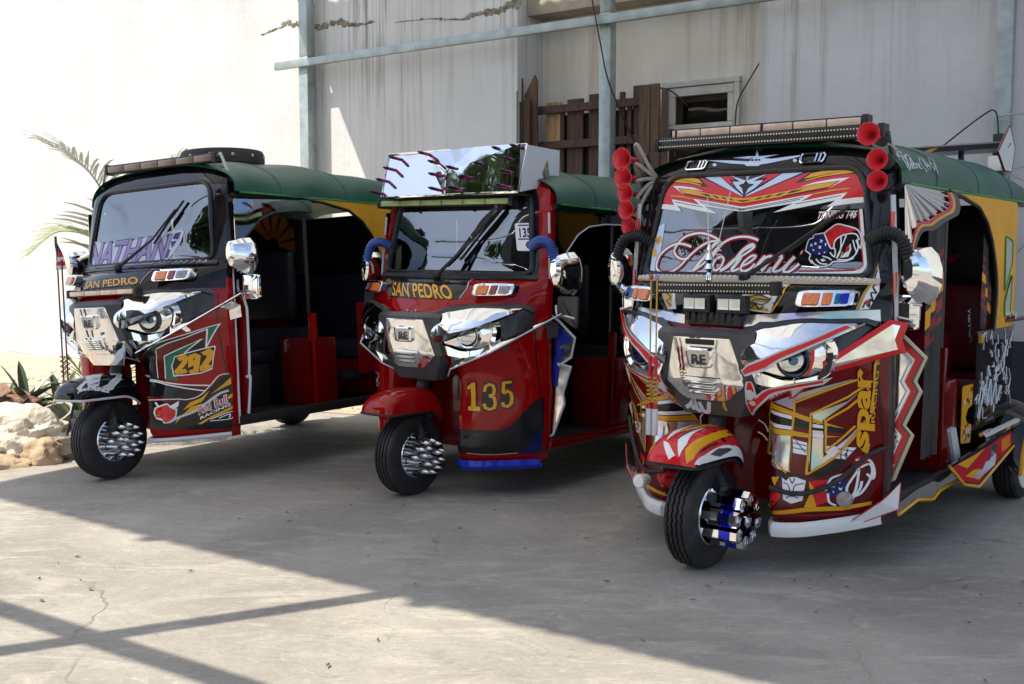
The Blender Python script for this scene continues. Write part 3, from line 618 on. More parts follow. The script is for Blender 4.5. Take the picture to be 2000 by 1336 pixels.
# trees across the yard (behind the camera, seen in the mirrors and panes)
def tree(label, loc, h, cr, seed, n=900):
    r_ = random.Random(seed); t_ = thing('tree', label, 'tree', loc, group='trees across the yard'); mb = MB()
    mb.tube([(0, 0, 0), (.1, .05, h * .3), (0, .1, h * .55), (.15, 0, h * .8)], [.2, .15, .11, .05], 8)
    cl = []
    for i in range(11):
        a = r_.uniform(0, 6.28); d = cr * r_.uniform(.2, .85); c = Vector((math.cos(a) * d, math.sin(a) * d, h * r_.uniform(.5, 1.0))); cl.append((c, cr * r_.uniform(.28, .5))); mb.tube([(0, .1, h * .45), tuple(c * .6 + Vector((0, 0, h * .18))), tuple(c)], [.07, .045, .02], 6)
    mb.build('trunk', M['bark'], t_); mb = MB()
    for i in range(n):
        c, rr = r_.choice(cl); d = Vector((r_.gauss(0, 1), r_.gauss(0, 1), r_.gauss(0, .8))).normalized() * rr * r_.uniform(.5, 1.05); p = c + d; s = r_.uniform(.10, .22); a = Vector((r_.gauss(0, 1), r_.gauss(0, 1), r_.gauss(0, 1))).normalized(); b = a.orthogonal().normalized() * s * .5; a = a * s
        mb.add([p - a, p + b, p + a, p - b], [(0, 1, 2, 3)])
    mb.build('crown', M['tree'], t_, False)
for i, (x, y, h, c, lab) in enumerate(((-12, -3.5, 5.5, 2.2, 'leafy tree nearest the stand-in corrugated shed, outside the left of the picture'), (-8.9, 3.0, 4.3, 1.5, 'small leafy tree beside the stand-in corrugated shed, outside the left of the picture'), (-5.5, -9.5, 6.5, 2.6, 'broad leafy tree behind the photographer on the left'), (-1, -10, 6, 2.5, 'leafy tree straight behind the photographer'), (5, -9, 5, 2.2, 'leafy tree behind the photographer on the right'))): tree(lab, (x, y, 0), h, c, 40 + i, 1100)
# stand-in corrugated shed, added unseen outside the frame to darken the windscreen reflections
sh = thing('shed', 'stand-in dark corrugated shed added outside the left of the picture for windscreen reflections', 'shed', (-9.6, -1.2, 0))
mb = MB(); nn = 316; mb.grid([[(.03 * math.sin(k * 2 * math.pi / 8), -6.5 + 8.0 * k / nn, z) for k in range(nn + 1)] for z in (0, 1.5, 7.2)]); mb.build('front_wall', M['shed'], sh)
MB().box(-3, -.06, -6.5, 1.5, 0, 7.1).build('standin_body', M['shed'], sh, False); MB().box(-3.2, .35, -6.65, 1.65, 7.22, 7.3).build('standin_roof', M['shed'], sh, False); MB().box(.04, .08, -.5, .6, 0, 2.1, .01).build('door', M['dark'], sh)
# ---------------------------------------------------------------- shared body surfaces (car space: x forward, y left, z up)
YK = [0, .08, .16, .20, .24, .32, .40, .48, .54, .59]
FR = [(.18, [-.30, -.30, -.30, -.20, -.14, -.17, -.25, -.33, -.40, -.46]),
      (.25, [-.28, -.28, -.28, -.17, -.105, -.125, -.20, -.285, -.36, -.43]),
      (.40, [-.26, -.26, -.26, -.17, -.11, -.13, -.195, -.27, -.345, -.42]),
      (.50, [-.24, -.24, -.24, -.175, -.125, -.14, -.195, -.265, -.335, -.415]),
      (.60, [-.15, -.15, -.17, -.15, -.125, -.14, -.185, -.25, -.32, -.41]),
      (.70, [-.02, -.02, -.04, -.06, -.08, -.11, -.16, -.23, -.31, -.405]),
      (.80, [-.02, -.02, -.03, -.04, -.055, -.085, -.13, -.205, -.30, -.40]),
      (.88, [-.01, -.015, -.03, -.045, -.06, -.09, -.14, -.215, -.305, -.395]),
      (.905, [-.015, -.02, -.035, -.045, -.065, -.095, -.145, -.22, -.31, -.395]),
      (.93, [-.035, -.037, -.045, -.055, -.07, -.11, -.155, -.225, -.315, -.395]),
      (.96, [-.055, -.057, -.065, -.075, -.09, -.13, -.165, -.235, -.32, -.395]),
      (1.02, [-.105, -.108, -.12, -.13, -.14, -.17, -.20, -.26, -.335, -.40]),
      (1.05, [-.15, -.152, -.16, -.17, -.18, -.21, -.24, -.285, -.35, -.40]),
      (1.075, [-.25, -.25, -.255, -.26, -.265, -.28, -.295, -.325, -.365, -.402]),
      (1.10, [-.31, -.31, -.31, -.31, -.315, -.32, -.33, -.345, -.375, -.405]),
      (1.30, [-.355, -.355, -.355, -.355, -.357, -.36, -.37, -.38, -.40, -.43]),
      (1.48, [-.40, -.40, -.40, -.40, -.40, -.402, -.405, -.415, -.435, -.47]),
      (1.54, [-.42, -.42, -.42, -.42, -.422, -.425, -.435, -.455, -.475, -.51]),
      (1.63, [-.49, -.49, -.49, -.495, -.50, -.51, -.53, -.55, -.57, -.60])]
YM = [(.18, .53), (.25, .55), (.5, .564), (.9, .566), (1.1, .56), (1.3, .545), (1.45, .53), (1.5, .525), (1.555, .495), (1.60, .42),
      (1.626, .33), (1.643, .2), (1.652, .05)]


def _lerp_tab(tab, v):
    if v <= tab[0][0]: return tab[0][1]
    for (a, fa), (b, fb) in zip(tab, tab[1:]):
        if v <= b: return fa + (fb - fa) * (v - a) / (b - a)
    return tab[-1][1]


def _herm(xs, ys, v):
    n = len(xs)
    if v <= xs[0]: return ys[0] + (v - xs[0]) * (ys[1] - ys[0]) / (xs[1] - xs[0])
    if v >= xs[-1]: return ys[-1] + (v - xs[-1]) * (ys[-1] - ys[-2]) / (xs[-1] - xs[-2])
    i = 0
    while v > xs[i + 1]: i += 1
    h = xs[i + 1] - xs[i]; d = (ys[i + 1] - ys[i]) / h

    def sl(k):
        if k <= 0: return 0 if xs[0] == 0 else (ys[1] - ys[0]) / (xs[1] - xs[0])
        if k >= n - 1: return (ys[-1] - ys[-2]) / (xs[-1] - xs[-2])
        a = (ys[k] - ys[k - 1]) / (xs[k] - xs[k - 1]); b = (ys[k + 1] - ys[k]) / (xs[k + 1] - xs[k])
        return 0 if a * b <= 0 else 2 * a * b / (a + b)
    m0, m1 = sl(i), sl(i + 1); t = (v - xs[i]) / h
    return (ys[i] * (1 + 2 * t) * (1 - t) ** 2 + h * m0 * t * (1 - t) ** 2 + ys[i + 1] * t * t * (3 - 2 * t) + h * m1 * t * t * (t - 1))


FZ = [r[0] for r in FR]


def front_x(y, z):
    y = abs(y); i = 0
    while i < len(FZ) - 2 and z > FZ[i + 1]: i += 1
    lo = max(0, i - 1); hi = min(len(FZ), i + 3)
    return _herm(FZ[lo:hi], [_herm(YK, FR[k][1], y) for k in range(lo, hi)], z)


def front_pt(y, z, off=0.0):
    e = .004; x = front_x(y, z)
    if not off: return (x, y, z)
    dy = (front_x(y + e, z) - front_x(y - e, z)) / (2 * e); dz = (front_x(y, z + e) - front_x(y, z - e)) / (2 * e)
    dy = max(-2.5, min(2.5, dy)); dz = max(-2.5, min(2.5, dz))
    l = (1 + dy * dy + dz * dz) ** .5
    return (x + off / l, y - dy * off / l, z - dz * off / l)


def fender_pt(t, s, off=0.0):
    # t: degrees from the front, s: -1..1 across; a helmet-shaped guard with a nearly level rim
    import math
    a = math.radians(t); c = math.cos(a); q = math.sin(a); u = abs(s); sg = 1 if s >= 0 else -1
    f = max(0, c); r = max(0, -c)
    xc = .262 * f ** .72 - .150 * r ** .8
    ze = .418 - .050 * r ** 2
    zc = ze + (.118 + .05 * r ** 2 * q) * q ** .72
    w = .104 * (1 - (1 - u) ** 2.1)
    return (xc * (1 - .20 * u ** 2.4) + off * c, sg * (w + off * u), zc - (zc - ze) * u ** 2.6 + off * (1 - u) * q)


def roof_pt(x, v, off=0.0):
    # x from -.46 (front) to -2.25 (rear); v -1..1 across, arched canvas
    import math
    cz = _lerp_tab([(-2.28, 1.50), (-2.2, 1.585), (-2.08, 1.635), (-1.8, 1.665), (-1.2, 1.68), (-.8, 1.67), (-.55, 1.662), (-.44, 1.625)], x)
    a = abs(v)
    yy = .57 * math.sin(min(1, a) * math.pi / 2) ** .95 if a < 1 else .57
    dz = (cz - 1.445) * (1 - math.cos(a * math.pi / 2) ** .72) if a < 1 else cz - 1.445
    s = 1 if v >= 0 else -1
    return (x, s * (yy + off * a), cz - dz + off * (1 - a * .6))
# ---------------------------------------------------------------- printed stickers, in body coordinates (metres)
DECALS = [
 ('P','hood_sticker','M','front','black',1,[[(-0.5014,1.0782),(-0.1044,1.0777),(0.1853,1.0769),(0.2405,1.0294),(0.2345,0.9723),(0.0393,0.9697),(-0.2281,0.9726),(-0.3243,1.023)]],None),
 ('S','hood_sticker','M','front','silver',2,[[(0.2357,0.9748),(0.243,1.0295),(0.2072,1.0669)]],0.004,None,1),
 ('T','name_sticker','M','front','yellow',3,'SAN PEDRO',[(-0.2033,0.9797),(0.2152,0.9722),(-0.2785,1.0447)],0.02),
 ('P','number_sticker','M','front','darkline',1,[[(0.2677,0.5587),(0.2917,0.5759),(0.322,0.5776),(0.3259,0.4577),(0.343,0.4584),(0.3447,0.4314),(0.2796,0.4289),(0.2751,0.4597),(0.2908,0.4607),(0.2868,0.5336),(0.2682,0.5324)],[(0.3434,0.5367),(0.3509,0.5736),(0.3728,0.5805),(0.3998,0.5697),(0.4068,0.5382),(0.3938,0.5116),(0.4084,0.4805),(0.4028,0.4411),(0.3758,0.4288),(0.3496,0.4404),(0.3431,0.4792)],[(0.4171,0.5886),(0.4666,0.5974),(0.4641,0.5577),(0.4342,0.552),(0.4354,0.5362),(0.463,0.5392),(0.4686,0.5023),(0.4634,0.4602),(0.4443,0.4432),(0.4187,0.4492),(0.4125,0.4806),(0.4136,0.5121)]],None),
 ('P','number_sticker','M','front','yellow',2,[[(0.2726,0.5511),(0.2974,0.571),(0.3128,0.5718),(0.32,0.4547),(0.3392,0.4556),(0.3407,0.4344),(0.2844,0.4344),(0.2815,0.4549),(0.2969,0.4559),(0.2912,0.5402),(0.2729,0.5354)]],None),
 ('S','number_sticker','M','front','yellow',2,[[(0.3539,0.5292),(0.3582,0.5555),(0.3724,0.5658),(0.3868,0.5614),(0.3927,0.5405),(0.3878,0.5167),(0.3717,0.5102)],[(0.3717,0.5102),(0.3907,0.5011),(0.3963,0.475),(0.3915,0.4514),(0.3754,0.4434),(0.3593,0.451),(0.3533,0.4716)],[(0.4597,0.5804),(0.4294,0.5746),(0.4253,0.5254)],[(0.4252,0.5218),(0.4413,0.5347),(0.4539,0.5259),(0.4571,0.4996),(0.4539,0.4732),(0.4403,0.4589),(0.4266,0.4624),(0.4225,0.4797)]],0.0125,None,0),
 ('P','lower_skirt_panel','M','front','gloss_black',1,[[(0.2391,0.3419),(0.2896,0.3398),(0.3303,0.3381),(0.3696,0.3375),(0.4074,0.3397),(0.4344,0.3504),(0.4535,0.3652),(0.4797,0.3995),(0.5013,0.4336),(0.5188,0.4624),(0.5327,0.4806),(0.5523,0.496),(0.5611,0.4849),(0.5589,0.3464),(0.5491,0.2279),(0.5094,0.2239),(0.4687,0.2293),(0.4008,0.2216),(0.3273,0.224),(0.2416,0.228),(0.0879,0.2528)]],None),
 ('S','lower_skirt_panel','M','front','darkline',2,[[(0.2391,0.3419),(0.2896,0.3398),(0.3303,0.3381),(0.3696,0.3375),(0.4074,0.3397),(0.4344,0.3504),(0.4535,0.3652),(0.4797,0.3995),(0.5013,0.4336),(0.5188,0.4624),(0.5327,0.4806),(0.5523,0.496),(0.5629,0.4981)]],0.006,None,1),
 ('S','lower_skirt_panel','M','front','silver',2,[[(0.2832,0.2282),(0.3479,0.2244),(0.4013,0.2233),(0.4691,0.231)]],0.003,None,1),
 ('P','lower_skirt_panel','M','front','bluedark',2,[[(0.472,0.228),(0.515,0.2841),(0.5462,0.347),(0.5529,0.3253),(0.5481,0.228),(0.5094,0.2239)]],None),
 ('S','graffiti_sticker','M','front','white',1,[[(-0.4258,0.5663),(-0.6806,0.5058),(-0.3882,0.5329),(-0.4801,0.5015),(-0.3693,0.4979)],[(-0.3928,0.5701),(-0.3515,0.5562),(-0.427,0.5248),(-0.3448,0.5136)]],0.006,None,1),
 ('P','window_permit_sticker','M','front','navy',1,[[(0.3543,1.3475),(0.3622,1.354),(0.4518,1.3547),(0.4601,1.3475),(0.4878,1.2195),(0.4819,1.2102),(0.3927,1.2109),(0.3849,1.2191)]],None),
 ('P','window_permit_sticker','M','front','white',2,[[(0.3585,1.3452),(0.3652,1.3507),(0.4497,1.3514),(0.4567,1.3453),(0.4837,1.2211),(0.4793,1.2134),(0.3954,1.2142),(0.3884,1.2207)]],None),
 ('T','window_permit_sticker','M','front','navy',3,'135',[(0.3869,1.2811),(0.4617,1.282),(0.3766,1.3252)],0.03),
 ('S','window_permit_sticker','M','front','navy',3,[[(0.3782,1.3395),(0.438,1.34)],[(0.3883,1.2712),(0.472,1.2721)]],0.006,None,1),
 ('P','window_permit_sticker','M','front','navy',3,[[(0.4518,1.2629),(0.4711,1.2547),(0.4774,1.2411),(0.4712,1.2275),(0.4566,1.2231),(0.4421,1.2302),(0.4343,1.2438),(0.4388,1.2574)]],None),
 ('P','window_permit_sticker','M','front','white',4,[[(0.4411,1.2493),(0.4532,1.252),(0.4657,1.2493),(0.458,1.2373)]],None),
 ('P','hood_sticker','L','front','gloss_black',1,[[(-0.4021,1.0426),(-0.2787,1.0649),(-0.0316,1.0698),(0.1531,1.0656),(0.227,1.0643),(0.2377,1.0308),(0.2231,0.9844),(0.2174,0.9756),(0.0028,0.9742),(-0.1857,0.9672),(-0.2786,1.0019)]],None),
 ('S','hood_sticker','L','front','silver',2,[[(0.217,1.0617),(0.2289,1.0421),(0.2251,1.0132),(0.227,0.9842)]],0.003,None,1),
 ('T','name_sticker','L','front','black',2,'SAN PEDRO',[(-0.184,0.9691),(0.2189,0.9838),(-0.2275,1.0085)],0.06),
 ('T','name_sticker','L','front','yellow',3,'SAN PEDRO',[(-0.1836,0.9705),(0.2176,0.9846),(-0.2171,1.0056)],0.02),
 ('P','window_name_sticker','L','front','lilac',1,[[(-0.7005,1.1136),(-0.5783,1.2059),(-0.5124,1.2341),(-0.4573,1.2428),(-0.3354,1.2236),(-0.1927,1.2194),(-0.0426,1.2341),(0.0818,1.2422),(0.1525,1.2588),(0.2327,1.2615),(0.2742,1.2627),(0.2887,1.2487),(0.2607,1.1903),(0.2236,1.1397),(0.1824,1.104),(0.0377,1.1166),(-0.1361,1.1035),(-0.1468,1.1156),(-0.3102,1.1076),(-0.4354,1.1073),(-0.5496,1.1005)]],None),
 ('T','window_name_sticker','L','front','navy',2,'JONATHAN',[(-0.6895,1.0997),(0.1688,1.119),(-0.6524,1.2205)],0.06),
 ('T','window_name_sticker','L','front','purple',3,'JONATHAN',[(-0.6895,1.0997),(0.1688,1.119),(-0.6524,1.2205)],0.03),
 ('P','window_name_sticker','L','front','navy',2,[[(0.207,1.2196),(0.2243,1.2469),(0.2649,1.252),(0.2478,1.2136)],[(0.1601,1.2432),(0.1932,1.245),(0.1854,1.2171),(0.1689,1.2161)],[(0.198,1.205),(0.2383,1.2066),(0.2083,1.1705)],[(0.1362,1.1251),(0.1597,1.1656),(0.199,1.1635),(0.1882,1.1188)]],None),
 ('P','side_panel_graphic','L','front','black',1,[[(0.2245,0.6394),(0.278,0.6669),(0.3268,0.6933),(0.3995,0.7122),(0.4636,0.7307),(0.5118,0.7438),(0.5469,0.7681),(0.5045,0.6508),(0.4427,0.6106),(0.3955,0.6351),(0.3848,0.5036),(0.2918,0.496),(0.0954,0.5309),(0.1232,0.5792)]],None),
 ('P','side_panel_graphic','L','front','darkred',2,[[(0.2997,0.6496),(0.3524,0.6813),(0.4389,0.7046),(0.5126,0.7382),(0.5011,0.651),(0.4946,0.6543),(0.4981,0.6981),(0.4183,0.6396),(0.3349,0.6155),(0.333,0.5036),(0.2923,0.5069),(0.2873,0.5835)]],None),
 ('P','side_panel_graphic','L','front','green',3,[[(0.2412,0.6451),(0.3001,0.6775),(0.366,0.7),(0.4425,0.721),(0.4995,0.7409),(0.5467,0.7654),(0.5262,0.715),(0.5014,0.6538),(0.5147,0.7435),(0.4624,0.7253),(0.3981,0.7067),(0.3285,0.6822),(0.2726,0.6558)],[(0.3322,0.6155),(0.4214,0.656),(0.4965,0.6982),(0.421,0.6311),(0.3844,0.6246),(0.3741,0.581),(0.3697,0.5264),(0.3843,0.49),(0.3327,0.4954)]],None),
 ('S','side_panel_graphic','L','front','white',4,[[(0.2968,0.6497),(0.2873,0.5835),(0.2922,0.5042)],[(0.3016,0.6541),(0.3615,0.6809),(0.4395,0.7073),(0.5148,0.7446),(0.5011,0.651)],[(0.3322,0.6155),(0.4219,0.6587),(0.4965,0.6982),(0.4205,0.6284)],[(0.3322,0.6155),(0.3319,0.5009)],[(0.2293,0.6395),(0.3012,0.6803),(0.3988,0.7095),(0.4636,0.7307),(0.5482,0.768),(0.5008,0.6483)]],0.0045,None,0),
 ('P','side_panel_graphic','L','front','black',1,[[(0.0627,0.5),(0.2658,0.4845),(0.3467,0.4723),(0.4077,0.4577),(0.4771,0.4447),(0.48,0.4306),(0.4526,0.4053),(0.4012,0.3924),(0.3249,0.4056),(0.2376,0.4114),(0.0639,0.4592)]],None),
 ('S','side_panel_graphic','L','front','white',2,[[(0.0679,0.5089),(0.2587,0.4954),(0.3325,0.481),(0.404,0.4662),(0.4922,0.4572)],[(0.0728,0.503),(0.2657,0.4872),(0.3375,0.47),(0.4114,0.4477),(0.4764,0.4309)]],0.006,None,1),
 ('P','side_panel_graphic','L','front','white',4,[[(0.3595,0.5653),(0.378,0.6138),(0.438,0.633),(0.5278,0.6598),(0.5303,0.6514),(0.5094,0.5396),(0.4708,0.5204),(0.427,0.5149),(0.3647,0.5103)]],None),
 ('P','side_panel_graphic','L','front','gloss_black',5,[[(0.364,0.5662),(0.3796,0.6093),(0.4393,0.6285),(0.5249,0.6535),(0.5261,0.6462),(0.5065,0.5443),(0.4715,0.527),(0.4254,0.5205),(0.3691,0.5166)]],None),
 ('S','number_sticker','L','front','yellow',6,[[(0.3913,0.5967),(0.4178,0.612),(0.4229,0.6034),(0.4132,0.5791),(0.3807,0.5368),(0.3821,0.5284),(0.4177,0.5392)],[(0.4588,0.5821),(0.4371,0.5695),(0.4423,0.6079),(0.4593,0.6152),(0.4682,0.6091),(0.4533,0.5381),(0.4282,0.5286)],[(0.4866,0.619),(0.5094,0.6338),(0.5129,0.628),(0.5054,0.5955),(0.4779,0.5503),(0.4779,0.5442),(0.5077,0.5553)]],0.02,None,0),
 ('P','lower_sticker','L','front','black',2,[[(0.2423,0.387),(0.3703,0.3838),(0.4243,0.3826),(0.4559,0.3967),(0.491,0.4352),(0.5245,0.4818),(0.5606,0.5112),(0.5606,0.4163),(0.5477,0.2233),(0.4487,0.234),(0.2487,0.2476)]],None),
 ('P','lower_sticker','L','front','darkred',1,[[(0.0492,0.3893),(0.3474,0.3991),(0.425,0.3963),(0.4564,0.405),(0.4916,0.4462),(0.5258,0.4984),(0.5525,0.5178),(0.5658,0.505),(0.5648,0.4884),(0.5241,0.4763),(0.4907,0.4297),(0.4556,0.3912),(0.4241,0.3787),(0.3701,0.3784),(0.2499,0.3817),(0.2487,0.2476),(0.0025,0.215)]],None),
 ('P','lower_sticker','L','front','yellow',3,[[(0.3949,0.338),(0.42,0.3746),(0.4634,0.3961),(0.4907,0.4297),(0.4785,0.4032),(0.4622,0.3769),(0.4188,0.3527)],[(0.493,0.4101),(0.5358,0.4584),(0.5593,0.4919),(0.5587,0.4585),(0.5279,0.437)],[(0.3647,0.2694),(0.3747,0.3013),(0.4328,0.3295),(0.4906,0.3743),(0.4227,0.3524),(0.3979,0.3213)],[(0.4389,0.2624),(0.4923,0.3017),(0.5612,0.3463),(0.5587,0.3299),(0.484,0.2858),(0.4532,0.261)],[(0.5442,0.3961),(0.5588,0.411),(0.5575,0.3888),(0.5446,0.3793)]],None),
 ('S','lower_sticker','L','front','silver',4,[[(0.3447,0.2794),(0.3747,0.3013),(0.4366,0.3292),(0.4799,0.3698),(0.5196,0.4101),(0.5493,0.4262)]],0.01,None,1),
 ('S','lower_sticker','L','front','white',3,[[(0.0492,0.3893),(0.3474,0.3964),(0.409,0.3908),(0.4565,0.4077),(0.4957,0.4569),(0.5262,0.5039),(0.5549,0.5119)],[(0.4837,0.2831),(0.5549,0.3164),(0.5494,0.2806),(0.4829,0.2747)],[(0.511,0.2855),(0.5447,0.3037),(0.5417,0.2845)]],0.004,None,1),
 ('T','racing_sticker','L','front','white',4,'Red Bull',[(0.4472,0.3089),(0.5453,0.3652),(0.4455,0.3506)],0.05),
 ('T','racing_sticker','L','front','crimson',5,'Red Bull',[(0.4472,0.3089),(0.5453,0.3652),(0.4455,0.3506)],0.0),
 ('T','racing_sticker','L','front','white',4,'RACING',[(0.4499,0.2837),(0.5499,0.3479),(0.45,0.2976)],0.03),
 ('P','bull_emblem','L','front','white',3,[[(0.2694,0.3273),(0.2762,0.3546),(0.2911,0.3599),(0.2765,0.3818),(0.2885,0.3828),(0.2998,0.3652),(0.3387,0.3778),(0.3507,0.3635),(0.3817,0.3857),(0.3789,0.3613),(0.3653,0.3459),(0.3747,0.3479),(0.3695,0.3073),(0.3485,0.2763),(0.3225,0.275),(0.3176,0.2888),(0.2869,0.2973)]],None),
 ('P','bull_emblem','L','front','red',4,[[(0.2788,0.33),(0.2851,0.3491),(0.2997,0.3571),(0.3385,0.3697),(0.3505,0.3526),(0.3688,0.3402),(0.366,0.3103),(0.3467,0.2819),(0.3277,0.2803),(0.3125,0.3025),(0.2871,0.3055)]],None),
 ('P','bull_emblem','L','front','crimson',5,[[(0.3334,0.3264),(0.3575,0.3302),(0.3605,0.3081),(0.3451,0.293)],[(0.291,0.349),(0.3135,0.3542),(0.3078,0.3423)],[(0.3316,0.3537),(0.3445,0.3503),(0.3381,0.3425)]],None),
 ('S','bull_emblem','L','front','gold',6,[[(0.2819,0.3327),(0.2874,0.3164),(0.3018,0.3162),(0.3076,0.3298),(0.2994,0.338)]],0.004,None,1),
 ('P','windscreen_graphic','R','front','black',1,[[(-0.4454,1.4727),(-0.4389,1.4933),(-0.399,1.511),(-0.2815,1.514),(-0.1796,1.5123),(-0.0601,1.5103),(-0.0353,1.3556),(-0.0615,1.3563),(-0.2245,1.3806),(-0.3567,1.3892),(-0.4049,1.3749),(-0.4478,1.3774),(-0.4482,1.4222)]],-0.0506),
 ('P','windscreen_graphic','R','front','red',2,[[(-0.4308,1.4398),(-0.4109,1.4849),(-0.3534,1.4818),(-0.299,1.4729),(-0.2507,1.463),(-0.2184,1.4583),(-0.2788,1.5082),(-0.1625,1.4582),(-0.0509,1.4123),(-0.0447,1.371),(-0.0592,1.3725),(-0.1837,1.3915),(-0.2569,1.4084),(-0.2471,1.3868),(-0.3124,1.3979),(-0.3863,1.413),(-0.3706,1.3897),(-0.4415,1.3955),(-0.4366,1.4217)]],-0.0506),
 ('P','windscreen_graphic','R','front','white',3,[[(-0.4502,1.3958),(-0.4158,1.3942),(-0.3733,1.3893),(-0.3908,1.4149),(-0.3127,1.4002),(-0.2483,1.3864),(-0.2861,1.4134),(-0.1844,1.396),(-0.0593,1.3731),(-0.0427,1.3735),(-0.0398,1.354),(-0.0612,1.3541),(-0.1554,1.3687),(-0.2243,1.3795),(-0.1605,1.3457),(-0.2551,1.3632),(-0.3562,1.3858),(-0.3321,1.3618),(-0.4046,1.3722),(-0.4476,1.3758)]],-0.0506),
 ('S','windscreen_graphic','R','front','darkline',4,[[(-0.3725,1.4034),(-0.3113,1.3911),(-0.2315,1.3764)],[(-0.256,1.4027),(-0.1831,1.3882),(-0.058,1.3649),(-0.0426,1.3649)],[(-0.2445,1.3946),(-0.1821,1.3815),(-0.0574,1.3605),(-0.0419,1.3605)]],0.0022,-0.0506,1),
 ('P','windscreen_graphic','R','front','yellow',4,[[(-0.4253,1.4961),(-0.3986,1.5098),(-0.3545,1.5098),(-0.272,1.4943),(-0.2476,1.474),(-0.274,1.4781),(-0.3231,1.4888),(-0.3784,1.4976),(-0.3008,1.4821),(-0.253,1.4687),(-0.2561,1.4648),(-0.3105,1.478),(-0.3591,1.4836),(-0.4146,1.4885)]],-0.0506),
 ('P','windscreen_graphic','R','front','white',4,[[(-0.3944,1.4715),(-0.3373,1.4667),(-0.2831,1.4576),(-0.2395,1.4424),(-0.2844,1.4498),(-0.3059,1.4534),(-0.3681,1.4605),(-0.331,1.4313)]],-0.0506),
 ('P','windscreen_graphic','R','front','yellow',5,[[(-0.3579,1.4562),(-0.2895,1.4495),(-0.215,1.4314),(-0.1136,1.4134),(-0.0487,1.4053),(-0.0458,1.3866),(-0.0615,1.3877),(-0.1862,1.4077),(-0.2645,1.4243),(-0.332,1.437)],[(-0.396,1.4315),(-0.3435,1.4261),(-0.2807,1.4125),(-0.2881,1.4099),(-0.3426,1.4209),(-0.3966,1.4266)]],-0.0506),
 ('P','windscreen_graphic','R','front','black',6,[[(-0.2559,1.434),(-0.2145,1.428),(-0.1977,1.4174),(-0.2209,1.4216)],[(-0.1937,1.4228),(-0.1732,1.4188),(-0.1569,1.4094),(-0.1746,1.4122)],[(-0.153,1.4159),(-0.1379,1.4131),(-0.1217,1.4034),(-0.1393,1.4066)],[(-0.1202,1.4092),(-0.1052,1.4065),(-0.0893,1.3973),(-0.1068,1.4011)],[(-0.0802,1.4002),(-0.0474,1.397),(-0.0466,1.3916),(-0.0625,1.3942)],[(-0.332,1.437),(-0.2647,1.4254),(-0.1865,1.4093),(-0.186,1.4064),(-0.2641,1.4216),(-0.3259,1.4322)]],-0.0506),
 ('P','windscreen_graphic','R','front','sky',3,[[(-0.2715,1.5135),(-0.1793,1.5109),(-0.0984,1.5098),(-0.1195,1.506),(-0.1779,1.5033),(-0.1133,1.4561),(-0.0543,1.4157),(-0.0597,1.4152),(-0.1633,1.4626)]],-0.0506),
 ('P','windscreen_graphic','R','front','red',4,[[(-0.1738,1.5015),(-0.1289,1.5042),(-0.0997,1.483),(-0.1246,1.4863),(-0.0997,1.4545)]],-0.0506),
 ('P','windscreen_graphic','R','front','sky',4,[[(-0.125,1.5025),(-0.052,1.4776),(-0.0596,1.4659),(-0.0815,1.4609),(-0.0635,1.4464),(-0.0535,1.4211),(-0.0906,1.4508),(-0.1118,1.4759),(-0.0766,1.4743)]],-0.0506),
 ('P','windscreen_border','R','front','white',1,[[(0.4243,1.3511),(0.4354,1.3519),(0.4507,1.2639),(0.4697,1.1529),(0.4683,1.1345),(0.4579,1.116),(0.4299,1.105),(0.3289,1.1011),(0.2223,1.0983),(0.2195,1.1124),(0.3265,1.1157),(0.4277,1.1208),(0.4483,1.1302),(0.4564,1.1488),(0.4415,1.2434)]],None),
 ('P','windscreen_border','R','front','white',1,[[(-0.2967,1.1064),(-0.26,1.116),(-0.0742,1.1138),(0.0981,1.1134),(0.2587,1.114),(0.2612,1.1002),(0.1014,1.0987),(-0.0701,1.0977),(-0.2924,1.0947)],[(-0.4817,1.1125),(-0.4595,1.1178),(-0.4357,1.1114),(-0.4305,1.0947),(-0.4773,1.0957)]],None),
 ('S','windscreen_border','R','front','crimson',2,[[(0.4202,1.3512),(0.4394,1.2434),(0.4556,1.1529),(0.4515,1.1364),(0.427,1.1255),(0.3256,1.1213),(0.2183,1.1194)]],0.0045,None,1),
 ('P','windscreen_edge_sticker','R','front','sky',1,[[(-0.442,1.3034),(-0.4122,1.3162),(-0.419,1.2222),(-0.4321,1.1148),(-0.4675,1.1127),(-0.4667,1.1887)]],None),
 ('P','windscreen_edge_sticker','R','front','yellow',2,[[(-0.4608,1.2496),(-0.4281,1.2627),(-0.421,1.239),(-0.4407,1.2258)],[(-0.4737,1.2091),(-0.4468,1.2056),(-0.4385,1.1752),(-0.4599,1.1718)],[(-0.4866,1.2397),(-0.4648,1.2462),(-0.4648,1.209),(-0.482,1.2023)]],None),
